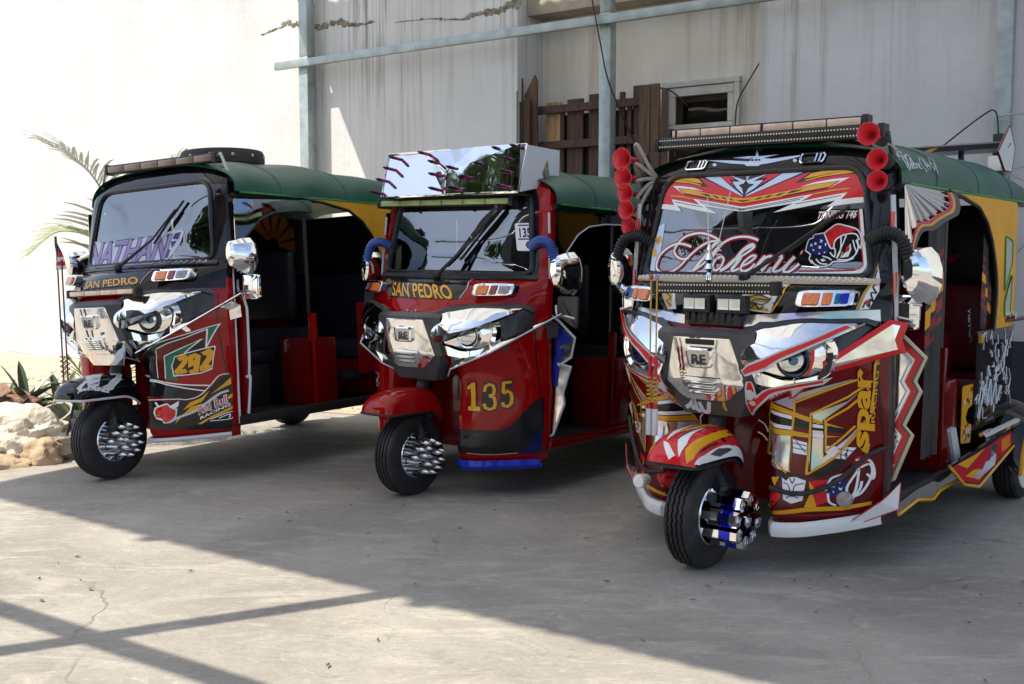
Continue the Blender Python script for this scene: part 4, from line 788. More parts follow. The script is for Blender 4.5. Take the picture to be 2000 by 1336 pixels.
 ('S','name_sticker','R','front','crimson',3,[[(-0.263,1.213),(-0.3029,1.2247),(-0.3388,1.225),(-0.3792,1.2103),(-0.4179,1.1803),(-0.4316,1.145),(-0.427,1.1215),(-0.4042,1.1067),(-0.3693,1.1039),(-0.3343,1.1142),(-0.303,1.1375),(-0.2732,1.1705),(-0.2277,1.2079),(-0.1779,1.2329),(-0.1312,1.2358)],[(-0.2689,1.1672),(-0.2991,1.1622),(-0.3282,1.172),(-0.3456,1.1952),(-0.336,1.2183),(-0.3165,1.2413),(-0.2874,1.2591),(-0.2426,1.2684),(-0.2039,1.2662),(-0.1658,1.2545),(-0.1312,1.2365)],[(-0.2397,1.112),(-0.1921,1.1464),(-0.1582,1.1884),(-0.1323,1.214),(-0.0991,1.2378),(-0.058,1.2501),(-0.0127,1.2513),(0.0191,1.2447),(0.0378,1.2367)],[(-0.113,1.174),(-0.1371,1.1659),(-0.151,1.1402),(-0.1455,1.121),(-0.1285,1.1173),(-0.1124,1.1356),(-0.1056,1.1596),(-0.1148,1.174)],[(0.0215,1.2221),(0.0046,1.2197),(-0.0246,1.2009),(-0.0517,1.1661),(-0.0824,1.1375),(-0.1136,1.1149)],[(0.0223,1.2211),(0.0198,1.207),(-0.0153,1.182),(-0.0477,1.163)],[(-0.0887,1.1326),(-0.0613,1.1598),(-0.0383,1.1709),(-0.0304,1.1646),(-0.0448,1.144),(-0.0635,1.1218),(-0.0533,1.1149),(-0.0309,1.1252)],[(-0.0222,1.1347),(0.0069,1.1475),(0.0312,1.1689),(0.0303,1.1764),(0.0134,1.1741),(-0.0144,1.1505),(-0.0239,1.1253),(-0.0113,1.1144),(0.0147,1.1225),(0.0348,1.1445)],[(0.073,1.1752),(0.0568,1.1571),(0.0331,1.1165)],[(0.0435,1.1337),(0.0726,1.1649),(0.0949,1.1752),(0.1024,1.169),(0.0886,1.1479),(0.0671,1.1168)],[(0.0774,1.1339),(0.1096,1.165),(0.1348,1.1765),(0.1454,1.1713),(0.132,1.1482),(0.1162,1.1235),(0.1247,1.1137),(0.1466,1.1207),(0.1662,1.1407)],[(0.1945,1.1723),(0.1777,1.1515),(0.1592,1.1239),(0.1681,1.1118),(0.1898,1.1181),(0.2185,1.1456)]],0.021,None,1),
 ('S','name_sticker','R','front','crimson',3,[[(-0.1418,1.234),(-0.1678,1.2077),(-0.1988,1.1657),(-0.2181,1.143),(-0.2399,1.1129)],[(-0.1242,1.222),(-0.1445,1.1948),(-0.1682,1.1562),(-0.1836,1.1206)],[(0.1977,1.1729),(0.1779,1.15),(0.1599,1.1239)],[(0.0763,1.1752),(0.0572,1.154),(0.0331,1.1165)],[(0.1455,1.1704),(0.132,1.1482),(0.1162,1.1235)],[(-0.0381,1.1693),(-0.0453,1.1472),(-0.0635,1.1218)],[(0.0217,1.2211),(-0.0242,1.1977),(-0.0514,1.1646),(-0.0819,1.1343),(-0.1135,1.1143)],[(0.1024,1.169),(0.0886,1.1479),(0.0671,1.1168)]],0.024,None,1),
 ('S','name_sticker','R','front','darkline',4,[[(-0.263,1.213),(-0.3029,1.2247),(-0.3388,1.225),(-0.3792,1.2103),(-0.4179,1.1803),(-0.4316,1.145),(-0.427,1.1215),(-0.4042,1.1067),(-0.3693,1.1039),(-0.3343,1.1142),(-0.303,1.1375),(-0.2732,1.1705),(-0.2277,1.2079),(-0.1779,1.2329),(-0.1312,1.2358)],[(-0.2689,1.1672),(-0.2991,1.1622),(-0.3282,1.172),(-0.3456,1.1952),(-0.336,1.2183),(-0.3165,1.2413),(-0.2874,1.2591),(-0.2426,1.2684),(-0.2039,1.2662),(-0.1658,1.2545),(-0.1312,1.2365)],[(-0.2397,1.112),(-0.1921,1.1464),(-0.1582,1.1884),(-0.1323,1.214),(-0.0991,1.2378),(-0.058,1.2501),(-0.0127,1.2513),(0.0191,1.2447),(0.0378,1.2367)],[(-0.113,1.174),(-0.1371,1.1659),(-0.151,1.1402),(-0.1455,1.121),(-0.1285,1.1173),(-0.1124,1.1356),(-0.1056,1.1596),(-0.1148,1.174)],[(0.0215,1.2221),(0.0046,1.2197),(-0.0246,1.2009),(-0.0517,1.1661),(-0.0824,1.1375),(-0.1136,1.1149)],[(0.0223,1.2211),(0.0198,1.207),(-0.0153,1.182),(-0.0477,1.163)],[(-0.0887,1.1326),(-0.0613,1.1598),(-0.0383,1.1709),(-0.0304,1.1646),(-0.0448,1.144),(-0.0635,1.1218),(-0.0533,1.1149),(-0.0309,1.1252)],[(-0.0222,1.1347),(0.0069,1.1475),(0.0312,1.1689),(0.0303,1.1764),(0.0134,1.1741),(-0.0144,1.1505),(-0.0239,1.1253),(-0.0113,1.1144),(0.0147,1.1225),(0.0348,1.1445)],[(0.073,1.1752),(0.0568,1.1571),(0.0331,1.1165)],[(0.0435,1.1337),(0.0726,1.1649),(0.0949,1.1752),(0.1024,1.169),(0.0886,1.1479),(0.0671,1.1168)],[(0.0774,1.1339),(0.1096,1.165),(0.1348,1.1765),(0.1454,1.1713),(0.132,1.1482),(0.1162,1.1235),(0.1247,1.1137),(0.1466,1.1207),(0.1662,1.1407)],[(0.1945,1.1723),(0.1777,1.1515),(0.1592,1.1239),(0.1681,1.1118),(0.1898,1.1181),(0.2185,1.1456)]],0.013,None,1),
 ('S','name_sticker','R','front','darkline',4,[[(-0.1418,1.234),(-0.1678,1.2077),(-0.1988,1.1657),(-0.2181,1.143),(-0.2399,1.1129)],[(-0.1242,1.222),(-0.1445,1.1948),(-0.1682,1.1562),(-0.1836,1.1206)],[(0.1977,1.1729),(0.1779,1.15),(0.1599,1.1239)],[(0.0763,1.1752),(0.0572,1.154),(0.0331,1.1165)],[(0.1455,1.1704),(0.132,1.1482),(0.1162,1.1235)],[(-0.0381,1.1693),(-0.0453,1.1472),(-0.0635,1.1218)],[(0.0217,1.2211),(-0.0242,1.1977),(-0.0514,1.1646),(-0.0819,1.1343),(-0.1135,1.1143)],[(0.1024,1.169),(0.0886,1.1479),(0.0671,1.1168)]],0.0175,None,1),
 ('S','name_sticker','R','front','white',5,[[(-0.263,1.213),(-0.3029,1.2247),(-0.3388,1.225),(-0.3792,1.2103),(-0.4179,1.1803),(-0.4316,1.145),(-0.427,1.1215),(-0.4042,1.1067),(-0.3693,1.1039),(-0.3343,1.1142),(-0.303,1.1375),(-0.2732,1.1705),(-0.2277,1.2079),(-0.1779,1.2329),(-0.1312,1.2358)],[(-0.2689,1.1672),(-0.2991,1.1622),(-0.3282,1.172),(-0.3456,1.1952),(-0.336,1.2183),(-0.3165,1.2413),(-0.2874,1.2591),(-0.2426,1.2684),(-0.2039,1.2662),(-0.1658,1.2545),(-0.1312,1.2365)],[(-0.2397,1.112),(-0.1921,1.1464),(-0.1582,1.1884),(-0.1323,1.214),(-0.0991,1.2378),(-0.058,1.2501),(-0.0127,1.2513),(0.0191,1.2447),(0.0378,1.2367)],[(-0.113,1.174),(-0.1371,1.1659),(-0.151,1.1402),(-0.1455,1.121),(-0.1285,1.1173),(-0.1124,1.1356),(-0.1056,1.1596),(-0.1148,1.174)],[(0.0215,1.2221),(0.0046,1.2197),(-0.0246,1.2009),(-0.0517,1.1661),(-0.0824,1.1375),(-0.1136,1.1149)],[(0.0223,1.2211),(0.0198,1.207),(-0.0153,1.182),(-0.0477,1.163)],[(-0.0887,1.1326),(-0.0613,1.1598),(-0.0383,1.1709),(-0.0304,1.1646),(-0.0448,1.144),(-0.0635,1.1218),(-0.0533,1.1149),(-0.0309,1.1252)],[(-0.0222,1.1347),(0.0069,1.1475),(0.0312,1.1689),(0.0303,1.1764),(0.0134,1.1741),(-0.0144,1.1505),(-0.0239,1.1253),(-0.0113,1.1144),(0.0147,1.1225),(0.0348,1.1445)],[(0.073,1.1752),(0.0568,1.1571),(0.0331,1.1165)],[(0.0435,1.1337),(0.0726,1.1649),(0.0949,1.1752),(0.1024,1.169),(0.0886,1.1479),(0.0671,1.1168)],[(0.0774,1.1339),(0.1096,1.165),(0.1348,1.1765),(0.1454,1.1713),(0.132,1.1482),(0.1162,1.1235),(0.1247,1.1137),(0.1466,1.1207),(0.1662,1.1407)],[(0.1945,1.1723),(0.1777,1.1515),(0.1592,1.1239),(0.1681,1.1118),(0.1898,1.1181),(0.2185,1.1456)]],0.0092,None,1),
 ('S','name_sticker','R','front','white',5,[[(-0.1418,1.234),(-0.1678,1.2077),(-0.1988,1.1657),(-0.2181,1.143),(-0.2399,1.1129)],[(-0.1242,1.222),(-0.1445,1.1948),(-0.1682,1.1562),(-0.1836,1.1206)],[(0.1977,1.1729),(0.1779,1.15),(0.1599,1.1239)],[(0.0763,1.1752),(0.0572,1.154),(0.0331,1.1165)],[(0.1455,1.1704),(0.132,1.1482),(0.1162,1.1235)],[(-0.0381,1.1693),(-0.0453,1.1472),(-0.0635,1.1218)],[(0.0217,1.2211),(-0.0242,1.1977),(-0.0514,1.1646),(-0.0819,1.1343),(-0.1135,1.1143)],[(0.1024,1.169),(0.0886,1.1479),(0.0671,1.1168)]],0.0135,None,1),
 ('S','name_sticker','R','front','crimson',3,[[(0.2192,1.1912),(0.2257,1.1881)]],0.024,None,1),
 ('S','name_sticker','R','front','white',5,[[(0.2202,1.1905),(0.2247,1.1887)]],0.012,None,1),
 ('T','tuning_sticker','R','front','crimson',1,'TUNING 146',[(0.265,1.3164),(0.4125,1.3182),(0.2734,1.3442)],0.05),
 ('T','tuning_sticker','R','front','white',2,'TUNING 146',[(0.2657,1.3172),(0.4132,1.3194),(0.2742,1.345)],0.02),
 ('S','tuning_sticker','R','front','white',2,[[(0.2905,1.3442),(0.3437,1.3463),(0.4176,1.3419)]],0.003,None,1),
 ('P','bird_emblem','R','front','black',1,[[(0.2341,1.1963),(0.2444,1.2365),(0.2623,1.2448),(0.2891,1.2614),(0.3041,1.2634),(0.3495,1.2942),(0.4118,1.2809),(0.4278,1.2724),(0.4435,1.2434),(0.4426,1.2063),(0.4349,1.2022),(0.4269,1.1795),(0.4026,1.1609),(0.3504,1.1544),(0.3236,1.1355),(0.2977,1.1374),(0.2604,1.1561)]],None),
 ('P','bird_emblem','R','front','navy',2,[[(0.2362,1.1973),(0.2467,1.2354),(0.2635,1.2438),(0.2646,1.2554),(0.2893,1.2593),(0.3047,1.257),(0.3257,1.2149),(0.3268,1.1919),(0.3037,1.1773),(0.275,1.1814),(0.2592,1.1857)]],None),
 ('P','bird_emblem','R','front','red',3,[[(0.3043,1.2613),(0.3497,1.2921),(0.412,1.2788),(0.4257,1.2728),(0.3832,1.2615),(0.3466,1.2378),(0.3409,1.2086),(0.3278,1.2149)]],None),
 ('P','bird_emblem','R','front','crimson',4,[[(0.3232,1.2652),(0.3313,1.2693),(0.337,1.2525),(0.3336,1.2442)],[(0.3432,1.2755),(0.3553,1.2774),(0.3606,1.2648),(0.3507,1.2608)],[(0.3671,1.2814),(0.3775,1.2792),(0.3847,1.2667),(0.3728,1.2647)]],None),
 ('S','bird_emblem','R','front','white',4,[[(0.2363,1.1963),(0.2455,1.2365),(0.2623,1.2444),(0.2635,1.2554),(0.2892,1.261),(0.3041,1.2634),(0.3221,1.2768),(0.3494,1.2952),(0.3805,1.2896),(0.4118,1.2809),(0.4278,1.2724),(0.4384,1.2558),(0.4442,1.2351),(0.4427,1.2053),(0.4345,1.2187),(0.4277,1.2394)],[(0.2363,1.1963),(0.2575,1.1814),(0.255,1.1645),(0.268,1.1477)],[(0.3043,1.2613),(0.3278,1.2149),(0.335,1.2045)],[(0.3456,1.2024),(0.3488,1.2357),(0.3836,1.2563),(0.3814,1.2355),(0.3591,1.169)],[(0.335,1.2045),(0.3497,1.2023),(0.3505,1.1732),(0.3322,1.1898)],[(0.3678,1.2523),(0.3705,1.1982),(0.3593,1.1669)],[(0.3856,1.2563),(0.4035,1.2603),(0.4242,1.2559),(0.4361,1.2352)],[(0.4128,1.2353),(0.4198,1.2126),(0.4284,1.1857),(0.4024,1.1629),(0.3618,1.1628)],[(0.424,1.2353),(0.4342,1.2104),(0.4286,1.1836)],[(0.2643,1.1603),(0.2795,1.1435),(0.3066,1.1353),(0.3354,1.1418),(0.3504,1.1544),(0.3929,1.1567),(0.4219,1.1692)],[(0.2812,1.1646),(0.3006,1.1479),(0.3266,1.1449)],[(0.3061,1.1752),(0.328,1.1689),(0.3415,1.1606)]],0.0048,None,1),
 ('P','bird_emblem','R','front','white',5,[[(0.2988,1.1626),(0.3114,1.1657),(0.3207,1.1585),(0.3063,1.1542)],[(0.3895,1.1898),(0.4047,1.223),(0.4106,1.2022),(0.4013,1.1733),(0.3714,1.168)]],None),
 ('P','bird_emblem','R','front','red',6,[[(0.3895,1.1898),(0.3917,1.2106),(0.4004,1.2147),(0.4046,1.2023),(0.3994,1.1919)]],None),
 ('P','bird_emblem','R','front','gold',6,[[(0.3772,1.1919),(0.3823,1.1909),(0.3764,1.1691),(0.3704,1.168)]],None),
 ('P','bird_emblem','R','front','white',4,[[(0.2533,1.2237),(0.258,1.2205),(0.2633,1.2226),(0.2606,1.2163),(0.2644,1.211),(0.2586,1.2142),(0.2534,1.211),(0.255,1.2174)],[(0.2703,1.23),(0.2751,1.2257),(0.2805,1.2257),(0.2765,1.2215),(0.2781,1.2162),(0.2735,1.2194),(0.2693,1.2173)],[(0.2912,1.2404),(0.297,1.2361),(0.3035,1.236),(0.2984,1.2319),(0.3012,1.2256),(0.2954,1.2294),(0.2903,1.2256),(0.2918,1.233)],[(0.287,1.2151),(0.2937,1.213),(0.2978,1.2151),(0.2963,1.2088),(0.299,1.2025),(0.2933,1.2056),(0.2882,1.2025)],[(0.2619,1.2026),(0.2677,1.1994),(0.273,1.2015),(0.2704,1.1941),(0.2658,1.1962)],[(0.2894,1.1899),(0.2951,1.1867),(0.2946,1.1815),(0.29,1.1836)],[(0.31,1.2234),(0.3163,1.2255),(0.3153,1.2129),(0.3118,1.215)],[(0.3089,1.1898),(0.3149,1.194),(0.3136,1.1857)]],None),
 ('P','plane_sticker','R','front','sky',1,[[(-0.2724,1.5754),(-0.1475,1.5665),(-0.0632,1.557),(-0.0424,1.5744),(-0.0631,1.5685),(-0.1406,1.5769),(-0.068,1.5796),(-0.0373,1.5777),(-0.0448,1.6098),(-0.0221,1.5767),(0.0653,1.5791),(0.0144,1.5709),(0.0026,1.5663),(0.0406,1.5622),(0.1993,1.5732),(0.1312,1.5584),(0.0286,1.5438),(-0.0027,1.5413),(-0.0104,1.5357),(-0.0621,1.5386),(-0.0736,1.5462),(-0.1423,1.5536)]],None),
 ('P','plane_sticker','R','front','sky',1,[[(-0.2226,1.5584),(-0.2069,1.5574),(-0.2009,1.5471),(-0.2118,1.5442),(-0.2226,1.5511)],[(0.1339,1.5557),(0.1453,1.5559),(0.1524,1.5469),(0.1451,1.5414),(0.1346,1.548)]],None),
 ('P','plane_sticker','R','front','black',2,[[(-0.0632,1.5641),(-0.0543,1.5653),(-0.0531,1.5573),(-0.0623,1.5569)],[(-0.0505,1.5651),(-0.0395,1.5653),(-0.0373,1.5572),(-0.0483,1.557)],[(-0.0347,1.565),(-0.0227,1.5652),(-0.0196,1.5571),(-0.0325,1.557)],[(-0.019,1.565),(-0.0092,1.5635),(-0.0065,1.5563),(-0.0159,1.5568)]],None),
 ('P','graffiti_sticker|left','R','front','white',1,[[(-0.3134,1.0384),(-0.2326,1.0432),(-0.1706,0.9686),(-0.2158,0.9667)]],None),
 ('P','graffiti_sticker|left','R','front','gold',2,[[(-0.3032,1.0329),(-0.2357,1.0349),(-0.2008,0.9714),(-0.2183,0.9706)]],None),
 ('S','graffiti_sticker|left','R','front','black',3,[[(-0.2801,1.0295),(-0.2278,1.0107),(-0.24,0.994),(-0.2001,0.9794)]],0.0035,None,1),
 ('P','graffiti_sticker','R','front','crimson',4,[[(0.1872,1.0631),(0.1982,1.0655),(0.2237,1.0527),(0.2124,1.0487)]],None),
 ('P','graffiti_sticker','R','front','white',1,[[(0.0874,1.0312),(0.1405,1.0587),(0.1852,1.0683),(0.2199,1.0688),(0.2182,0.9659),(0.1218,0.9747)]],None),
 ('P','graffiti_sticker','R','front','gold',2,[[(0.0962,1.0237),(0.1488,1.0363),(0.2057,1.0146),(0.1978,0.9993),(0.157,1.006),(0.1456,0.9792),(0.1219,0.9785)],[(0.1295,0.9977),(0.2056,0.9807),(0.2169,0.9696),(0.1465,0.9769)]],None),
 ('S','graffiti_sticker','R','front','black',3,[[(0.1064,1.0124),(0.1532,1.0287),(0.2001,1.0107),(0.1456,1.0133),(0.1345,0.9864)],[(0.1356,1.0017),(0.1848,0.9952),(0.202,1.022)],[(0.1865,1.0595),(0.219,1.0451),(0.2095,1.0298),(0.2335,1.034),(0.2312,1.0075),(0.2125,0.9996)],[(0.1456,0.9792),(0.1546,0.9945),(0.1779,0.9762),(0.1864,0.9915)]],0.0035,None,1),
 ('S','graffiti_sticker','R','front','yellow',3,[[(0.225,1.0659),(0.2354,1.0227),(0.2212,0.9675)]],0.007,None,1),
 ('P','pillar_sticker','R','front','white',1,[[(0.476,0.981),(0.5063,1.1516),(0.5261,1.0485),(0.5104,0.9844)]],None),
 ('P','pillar_sticker','R','front','gold',2,[[(0.476,0.981),(0.5063,1.1516),(0.5092,1.1324),(0.4866,0.9824)]],None),
 ('S','pillar_sticker','R','front','black',3,[[(0.4938,0.9884),(0.4988,1.011),(0.5087,0.992),(0.5081,1.0184),(0.5167,1.0108),(0.5066,1.041),(0.5197,1.041),(0.505,1.0635),(0.514,1.0711),(0.5054,1.0939)],[(0.5053,1.1247),(0.5006,1.0862),(0.5089,1.0786)]],0.004,None,1),
 ('P','pillar_sticker','R','front','crimson',4,[[(0.4962,1.011),(0.5029,1.0185),(0.5085,1.0033),(0.5005,0.9974)]],None),
 ('P','holographic_strip','R','front','holo',1,[[(0.1229,0.9557),(0.2465,0.9643),(0.3585,0.9723),(0.4513,0.9787),(0.537,0.9817),(0.5421,0.9269),(0.4926,0.9268),(0.4559,0.9435),(0.3653,0.9411),(0.269,0.9334),(0.1363,0.9146)],[(-0.4113,0.9657),(-0.2577,0.9607),(-0.1198,0.9492),(-0.1054,0.916),(-0.2387,0.9292),(-0.4007,0.9407)]],None),
 ('P','leg_shield_graphic','R','front','darkred',1,[[(0.2045,0.6374),(0.3106,0.6792),(0.4343,0.7191),(0.5244,0.7491),(0.5369,0.7574),(0.5309,0.5096),(0.5243,0.4078),(0.5175,0.263),(0.4439,0.2431),(0.3499,0.2466),(0.1314,0.1944),(0.1406,0.4059)]],0),
 ('P','leg_shield_graphic','R','front','holo',2,[[(0.2292,0.6379),(0.3097,0.6721),(0.3983,0.704),(0.4681,0.7282),(0.4843,0.7326),(0.426,0.7006),(0.3059,0.6459),(0.2991,0.6126)],[(0.357,0.5984),(0.4639,0.65),(0.5206,0.7128),(0.4602,0.6408),(0.3957,0.5824),(0.3921,0.4518),(0.3924,0.4382),(0.46,0.5115),(0.522,0.6005),(0.4801,0.5252),(0.4334,0.4543),(0.357,0.3769),(0.3513,0.4562)],[(0.1557,0.509),(0.2916,0.5152),(0.2938,0.383),(0.2746,0.3845),(0.1426,0.416)]],0),
 ('P','leg_shield_graphic','R','front','yellow',3,[[(0.2197,0.6343),(0.2938,0.6067),(0.3625,0.583),(0.4504,0.5475),(0.3696,0.5621),(0.2941,0.5894),(0.2106,0.612)],[(0.1612,0.5377),(0.2954,0.5347),(0.3733,0.5223),(0.4431,0.5161),(0.3558,0.5107),(0.2915,0.5161),(0.1567,0.5141)]],0),
 ('P','leg_shield_graphic','R','front','black',3,[[(0.2064,0.5967),(0.2899,0.5845),(0.3697,0.5694),(0.4571,0.5438),(0.4568,0.53),(0.3697,0.5383),(0.2907,0.5503),(0.1869,0.5591)]],0),
 ('P','leg_shield_graphic','R','front','white',4,[[(0.2107,0.6052),(0.2941,0.5885),(0.2944,0.5757),(0.208,0.5922)],[(0.1861,0.5579),(0.2929,0.55),(0.2932,0.5373),(0.1717,0.5439)],[(0.3552,0.5645),(0.3909,0.5579),(0.3908,0.5468),(0.3553,0.5508)],[(0.3556,0.5289),(0.3907,0.5248),(0.3908,0.512),(0.3558,0.5153)]],0),
 ('P','leg_shield_graphic','R','front','white',2,[[(0.2983,0.5029),(0.3454,0.4922),(0.3457,0.4462),(0.3015,0.4526)],[(0.3983,0.4815),(0.4833,0.4744),(0.454,0.4313),(0.4183,0.436),(0.3989,0.4564)]],0),
 ('S','leg_shield_graphic','R','front','navy',3,[[(0.2988,0.4893),(0.3439,0.4809)],[(0.3,0.4713),(0.3447,0.4642)],[(0.3091,0.4992),(0.3415,0.456)],[(0.4332,0.4703),(0.4769,0.4608)],[(0.4266,0.452),(0.4605,0.445)],[(0.4433,0.4749),(0.4405,0.4383)],[(0.4602,0.4725),(0.454,0.4359)]],0.003,0,1),
 ('S','leg_shield_graphic','R','front','yellow',4,[[(0.1411,0.4158),(0.1572,0.5167),(0.2245,0.6398)],[(0.1411,0.4158),(0.2457,0.4124),(0.2835,0.3775)],[(0.2938,0.3816),(0.2937,0.5163),(0.3044,0.6411),(0.426,0.6997),(0.4995,0.7344)],[(0.3468,0.3756),(0.3522,0.5152),(0.3551,0.5997),(0.4646,0.6662),(0.5266,0.7239)],[(0.3468,0.3756),(0.3931,0.4108),(0.4335,0.4484),(0.4801,0.5205),(0.5235,0.5982)],[(0.396,0.4601),(0.3984,0.5755),(0.4629,0.6247),(0.5201,0.6877)],[(0.396,0.4601),(0.4362,0.5024),(0.4809,0.5576)]],0.0072,0,0),
 ('S','leg_shield_graphic','R','front','black',5,[[(0.1541,0.5088),(0.1411,0.4158)],[(0.3913,0.58),(0.3938,0.4518)],[(0.3588,0.5952),(0.3569,0.3838)],[(0.2938,0.514),(0.2958,0.3854)]],0.003,0,0),
 ('P','leg_shield_graphic','R','front','black',2,[[(0.1442,0.4064),(0.2792,0.3785),(0.3469,0.3724),(0.3933,0.4016),(0.4571,0.4565),(0.4607,0.4289),(0.4377,0.3924),(0.3939,0.3673),(0.3472,0.3633),(0.1505,0.3308)]],0),
 ('S','leg_shield_graphic','R','front','white',2,[[(0.1206,0.5491),(0.1413,0.5303),(0.1477,0.5006)],[(0.1042,0.4956),(0.1253,0.4855),(0.1415,0.4651)]],0.006,0,1),
 ('P','racing_sticker','R','front','yellow',5,[[(0.5188,0.6063),(0.5274,0.6929),(0.5306,0.7837),(0.5402,0.8213),(0.5355,0.7699),(0.5279,0.6013)]],None),
 ('P','racing_sticker','R','front','black',5,[[(0.5285,0.6013),(0.5368,0.7833),(0.5429,0.8211),(0.5457,0.8165),(0.5392,0.7014),(0.5332,0.5594),(0.5212,0.5692)]],None),
 ('T','racing_sticker','R','front','yellow',6,'spar',[(0.5103,0.4699),(0.5229,0.7684),(0.4802,0.4755)],0.035),
 ('T','racing_sticker','R','front','yellow',6,'RACING',[(0.5294,0.5642),(0.5409,0.7605),(0.5211,0.5655)],0.015),
 ('T','racing_sticker','R','front','yellow',6,'N',[(0.5425,0.783),(0.5436,0.8121),(0.5368,0.7811)],0.03),
 ('P','lower_sticker','R','front','maroon',2,[[(0.1423,0.3173),(0.3472,0.361),(0.3939,0.3659),(0.4377,0.3868),(0.4803,0.4446),(0.5058,0.4876),(0.5247,0.5053),(0.5273,0.3142),(0.5191,0.2629),(0.444,0.2456),(0.3499,0.2456),(0.1314,0.1944)]],0),
 ('P','lower_sticker','R','front','red',3,[[(0.361,0.3518),(0.4076,0.3557),(0.4013,0.3166),(0.4082,0.2724),(0.3693,0.2552),(0.3554,0.3061)],[(0.1493,0.2936),(0.2617,0.3227),(0.2675,0.2867),(0.2431,0.2511),(0.1385,0.2164)],[(0.4804,0.4377),(0.5182,0.4546),(0.5182,0.4268),(0.4612,0.3736)]],0),
 ('P','lower_sticker','R','front','yellow',4,[[(0.2324,0.3551),(0.2601,0.3615),(0.2454,0.323)],[(0.3543,0.3518),(0.3731,0.3171),(0.3623,0.3197),(0.3757,0.2549),(0.3431,0.2536),(0.3587,0.306)],[(0.493,0.4696),(0.5183,0.4917),(0.5121,0.4457)],[(0.1334,0.2093),(0.3499,0.2535),(0.4443,0.2551),(0.5207,0.2699),(0.5211,0.257),(0.4435,0.2392),(0.3493,0.2378),(0.1314,0.1944)]],0),
 ('P','shield_emblem','R','front','white',5,[[(0.2691,0.3602),(0.2847,0.348),(0.2967,0.3627),(0.3172,0.3652),(0.3458,0.3528),(0.3384,0.2787),(0.3044,0.2651),(0.2752,0.2792)]],None),
 ('P','shield_emblem','R','front','crimson',6,[[(0.2881,0.3163),(0.3011,0.3037),(0.2909,0.2983)],[(0.3211,0.3168),(0.3093,0.3044),(0.3197,0.2998)]],None),
 ('S','shield_emblem','R','front','navy',6,[[(0.2764,0.3426),(0.2939,0.3305),(0.3036,0.2902)],[(0.3408,0.3427),(0.3144,0.3322),(0.3077,0.2906)],[(0.2871,0.2841),(0.3035,0.2948),(0.3279,0.2876)],[(0.2968,0.3604),(0.3059,0.3407),(0.3133,0.3617)],[(0.2753,0.2783),(0.2691,0.3602)]],0.0035,None,1),
 ('P','bird_emblem|low','R','front','navy',4,[[(0.3996,0.3143),(0.4117,0.3548),(0.4278,0.3671),(0.4546,0.3645),(0.4586,0.3179),(0.4381,0.2989),(0.4148,0.2909)]],None),
 ('P','bird_emblem|low','R','front','white',5,[[(0.4145,0.3418),(0.4196,0.3363),(0.4246,0.3418),(0.423,0.3325),(0.4254,0.3256),(0.4197,0.3289),(0.4147,0.3257)],[(0.4312,0.3555),(0.4363,0.3486),(0.4413,0.3531),(0.4397,0.3416),(0.433,0.344)],[(0.4348,0.3277),(0.4414,0.323),(0.4464,0.3275),(0.4431,0.316),(0.4375,0.3161)],[(0.4181,0.3141),(0.4231,0.3117),(0.4215,0.3047)]],None),
 ('S','bird_emblem|low','R','front','white',5,[[(0.3996,0.3143),(0.4117,0.3548),(0.4278,0.3685),(0.4545,0.3783)],[(0.4064,0.305),(0.4099,0.2724),(0.428,0.258)],[(0.4611,0.2945),(0.458,0.3273),(0.4807,0.3777),(0.4887,0.3913),(0.4806,0.3172),(0.4642,0.2803)],[(0.4675,0.2896),(0.4932,0.3025),(0.5151,0.3479),(0.5227,0.3893),(0.5152,0.4131),(0.4934,0.4003)],[(0.4805,0.4285),(0.5152,0.427),(0.5273,0.389),(0.5242,0.3566),(0.509,0.3763)],[(0.4966,0.3491),(0.4902,0.3167),(0.4673,0.2755)]],0.007,None,1),
 ('S','mask_script','R','x.02','whitegrey',1,[[(-0.1045,0.5921),(-0.0795,0.6078),(-0.0598,0.6272),(-0.0741,0.5862)],[(-0.0598,0.6228),(-0.0541,0.5882),(-0.0391,0.5853)],[(-0.0398,0.6202),(-0.0292,0.5862),(-0.0094,0.5838),(-0.0002,0.6108),(0.0045,0.6243)]],0.016,None,1),
 ('S','mask_script|b','R','x.02','gold',1,[[(0.0499,0.6544),(0.0671,0.6344),(0.0652,0.6127),(0.0728,0.5962)]],0.012,None,1),
 ('P','red_strip','R','front','red',9,[[(0.1603,0.763),(0.1763,0.7819),(0.2581,0.8191),(0.35,0.8643),(0.4497,0.9209),(0.4611,0.9156),(0.4056,0.879),(0.3216,0.832),(0.2261,0.7822),(0.1828,0.7642),(0.1654,0.7535)]],0),
 ('P','red_strip','R','front','silver',8,[[(0.1567,0.7646),(0.1763,0.788),(0.2578,0.8255),(0.3495,0.8713),(0.4492,0.9261),(0.4683,0.9139),(0.4062,0.8714),(0.3219,0.8232),(0.2258,0.7732),(0.1859,0.7581),(0.1645,0.7469)]],0),
 ('P','red_strip','R','front','red',9,[[(0.1676,0.7252),(0.1761,0.7292),(0.1801,0.6847),(0.2259,0.7089),(0.3184,0.7315),(0.3965,0.7475),(0.394,0.7379),(0.3172,0.7205),(0.2272,0.6941),(0.1831,0.6687),(0.1452,0.6366)]],0),
 ('P','red_strip','R','front','silver',8,[[(0.1644,0.7287),(0.1796,0.733),(0.1852,0.6926),(0.2266,0.7145),(0.3189,0.7367),(0.3997,0.7519),(0.4221,0.7558),(0.3945,0.7299),(0.3165,0.7131),(0.2289,0.6859),(0.1883,0.6628),(0.1456,0.6268),(0.1366,0.6262)]],0),
 ('P','red_strip','R','front','red',9,[[(0.3633,0.8383),(0.3736,0.8368),(0.3751,0.8052),(0.366,0.7766),(0.3482,0.7562),(0.3488,0.7635),(0.3604,0.7836),(0.3662,0.8086)]],0),
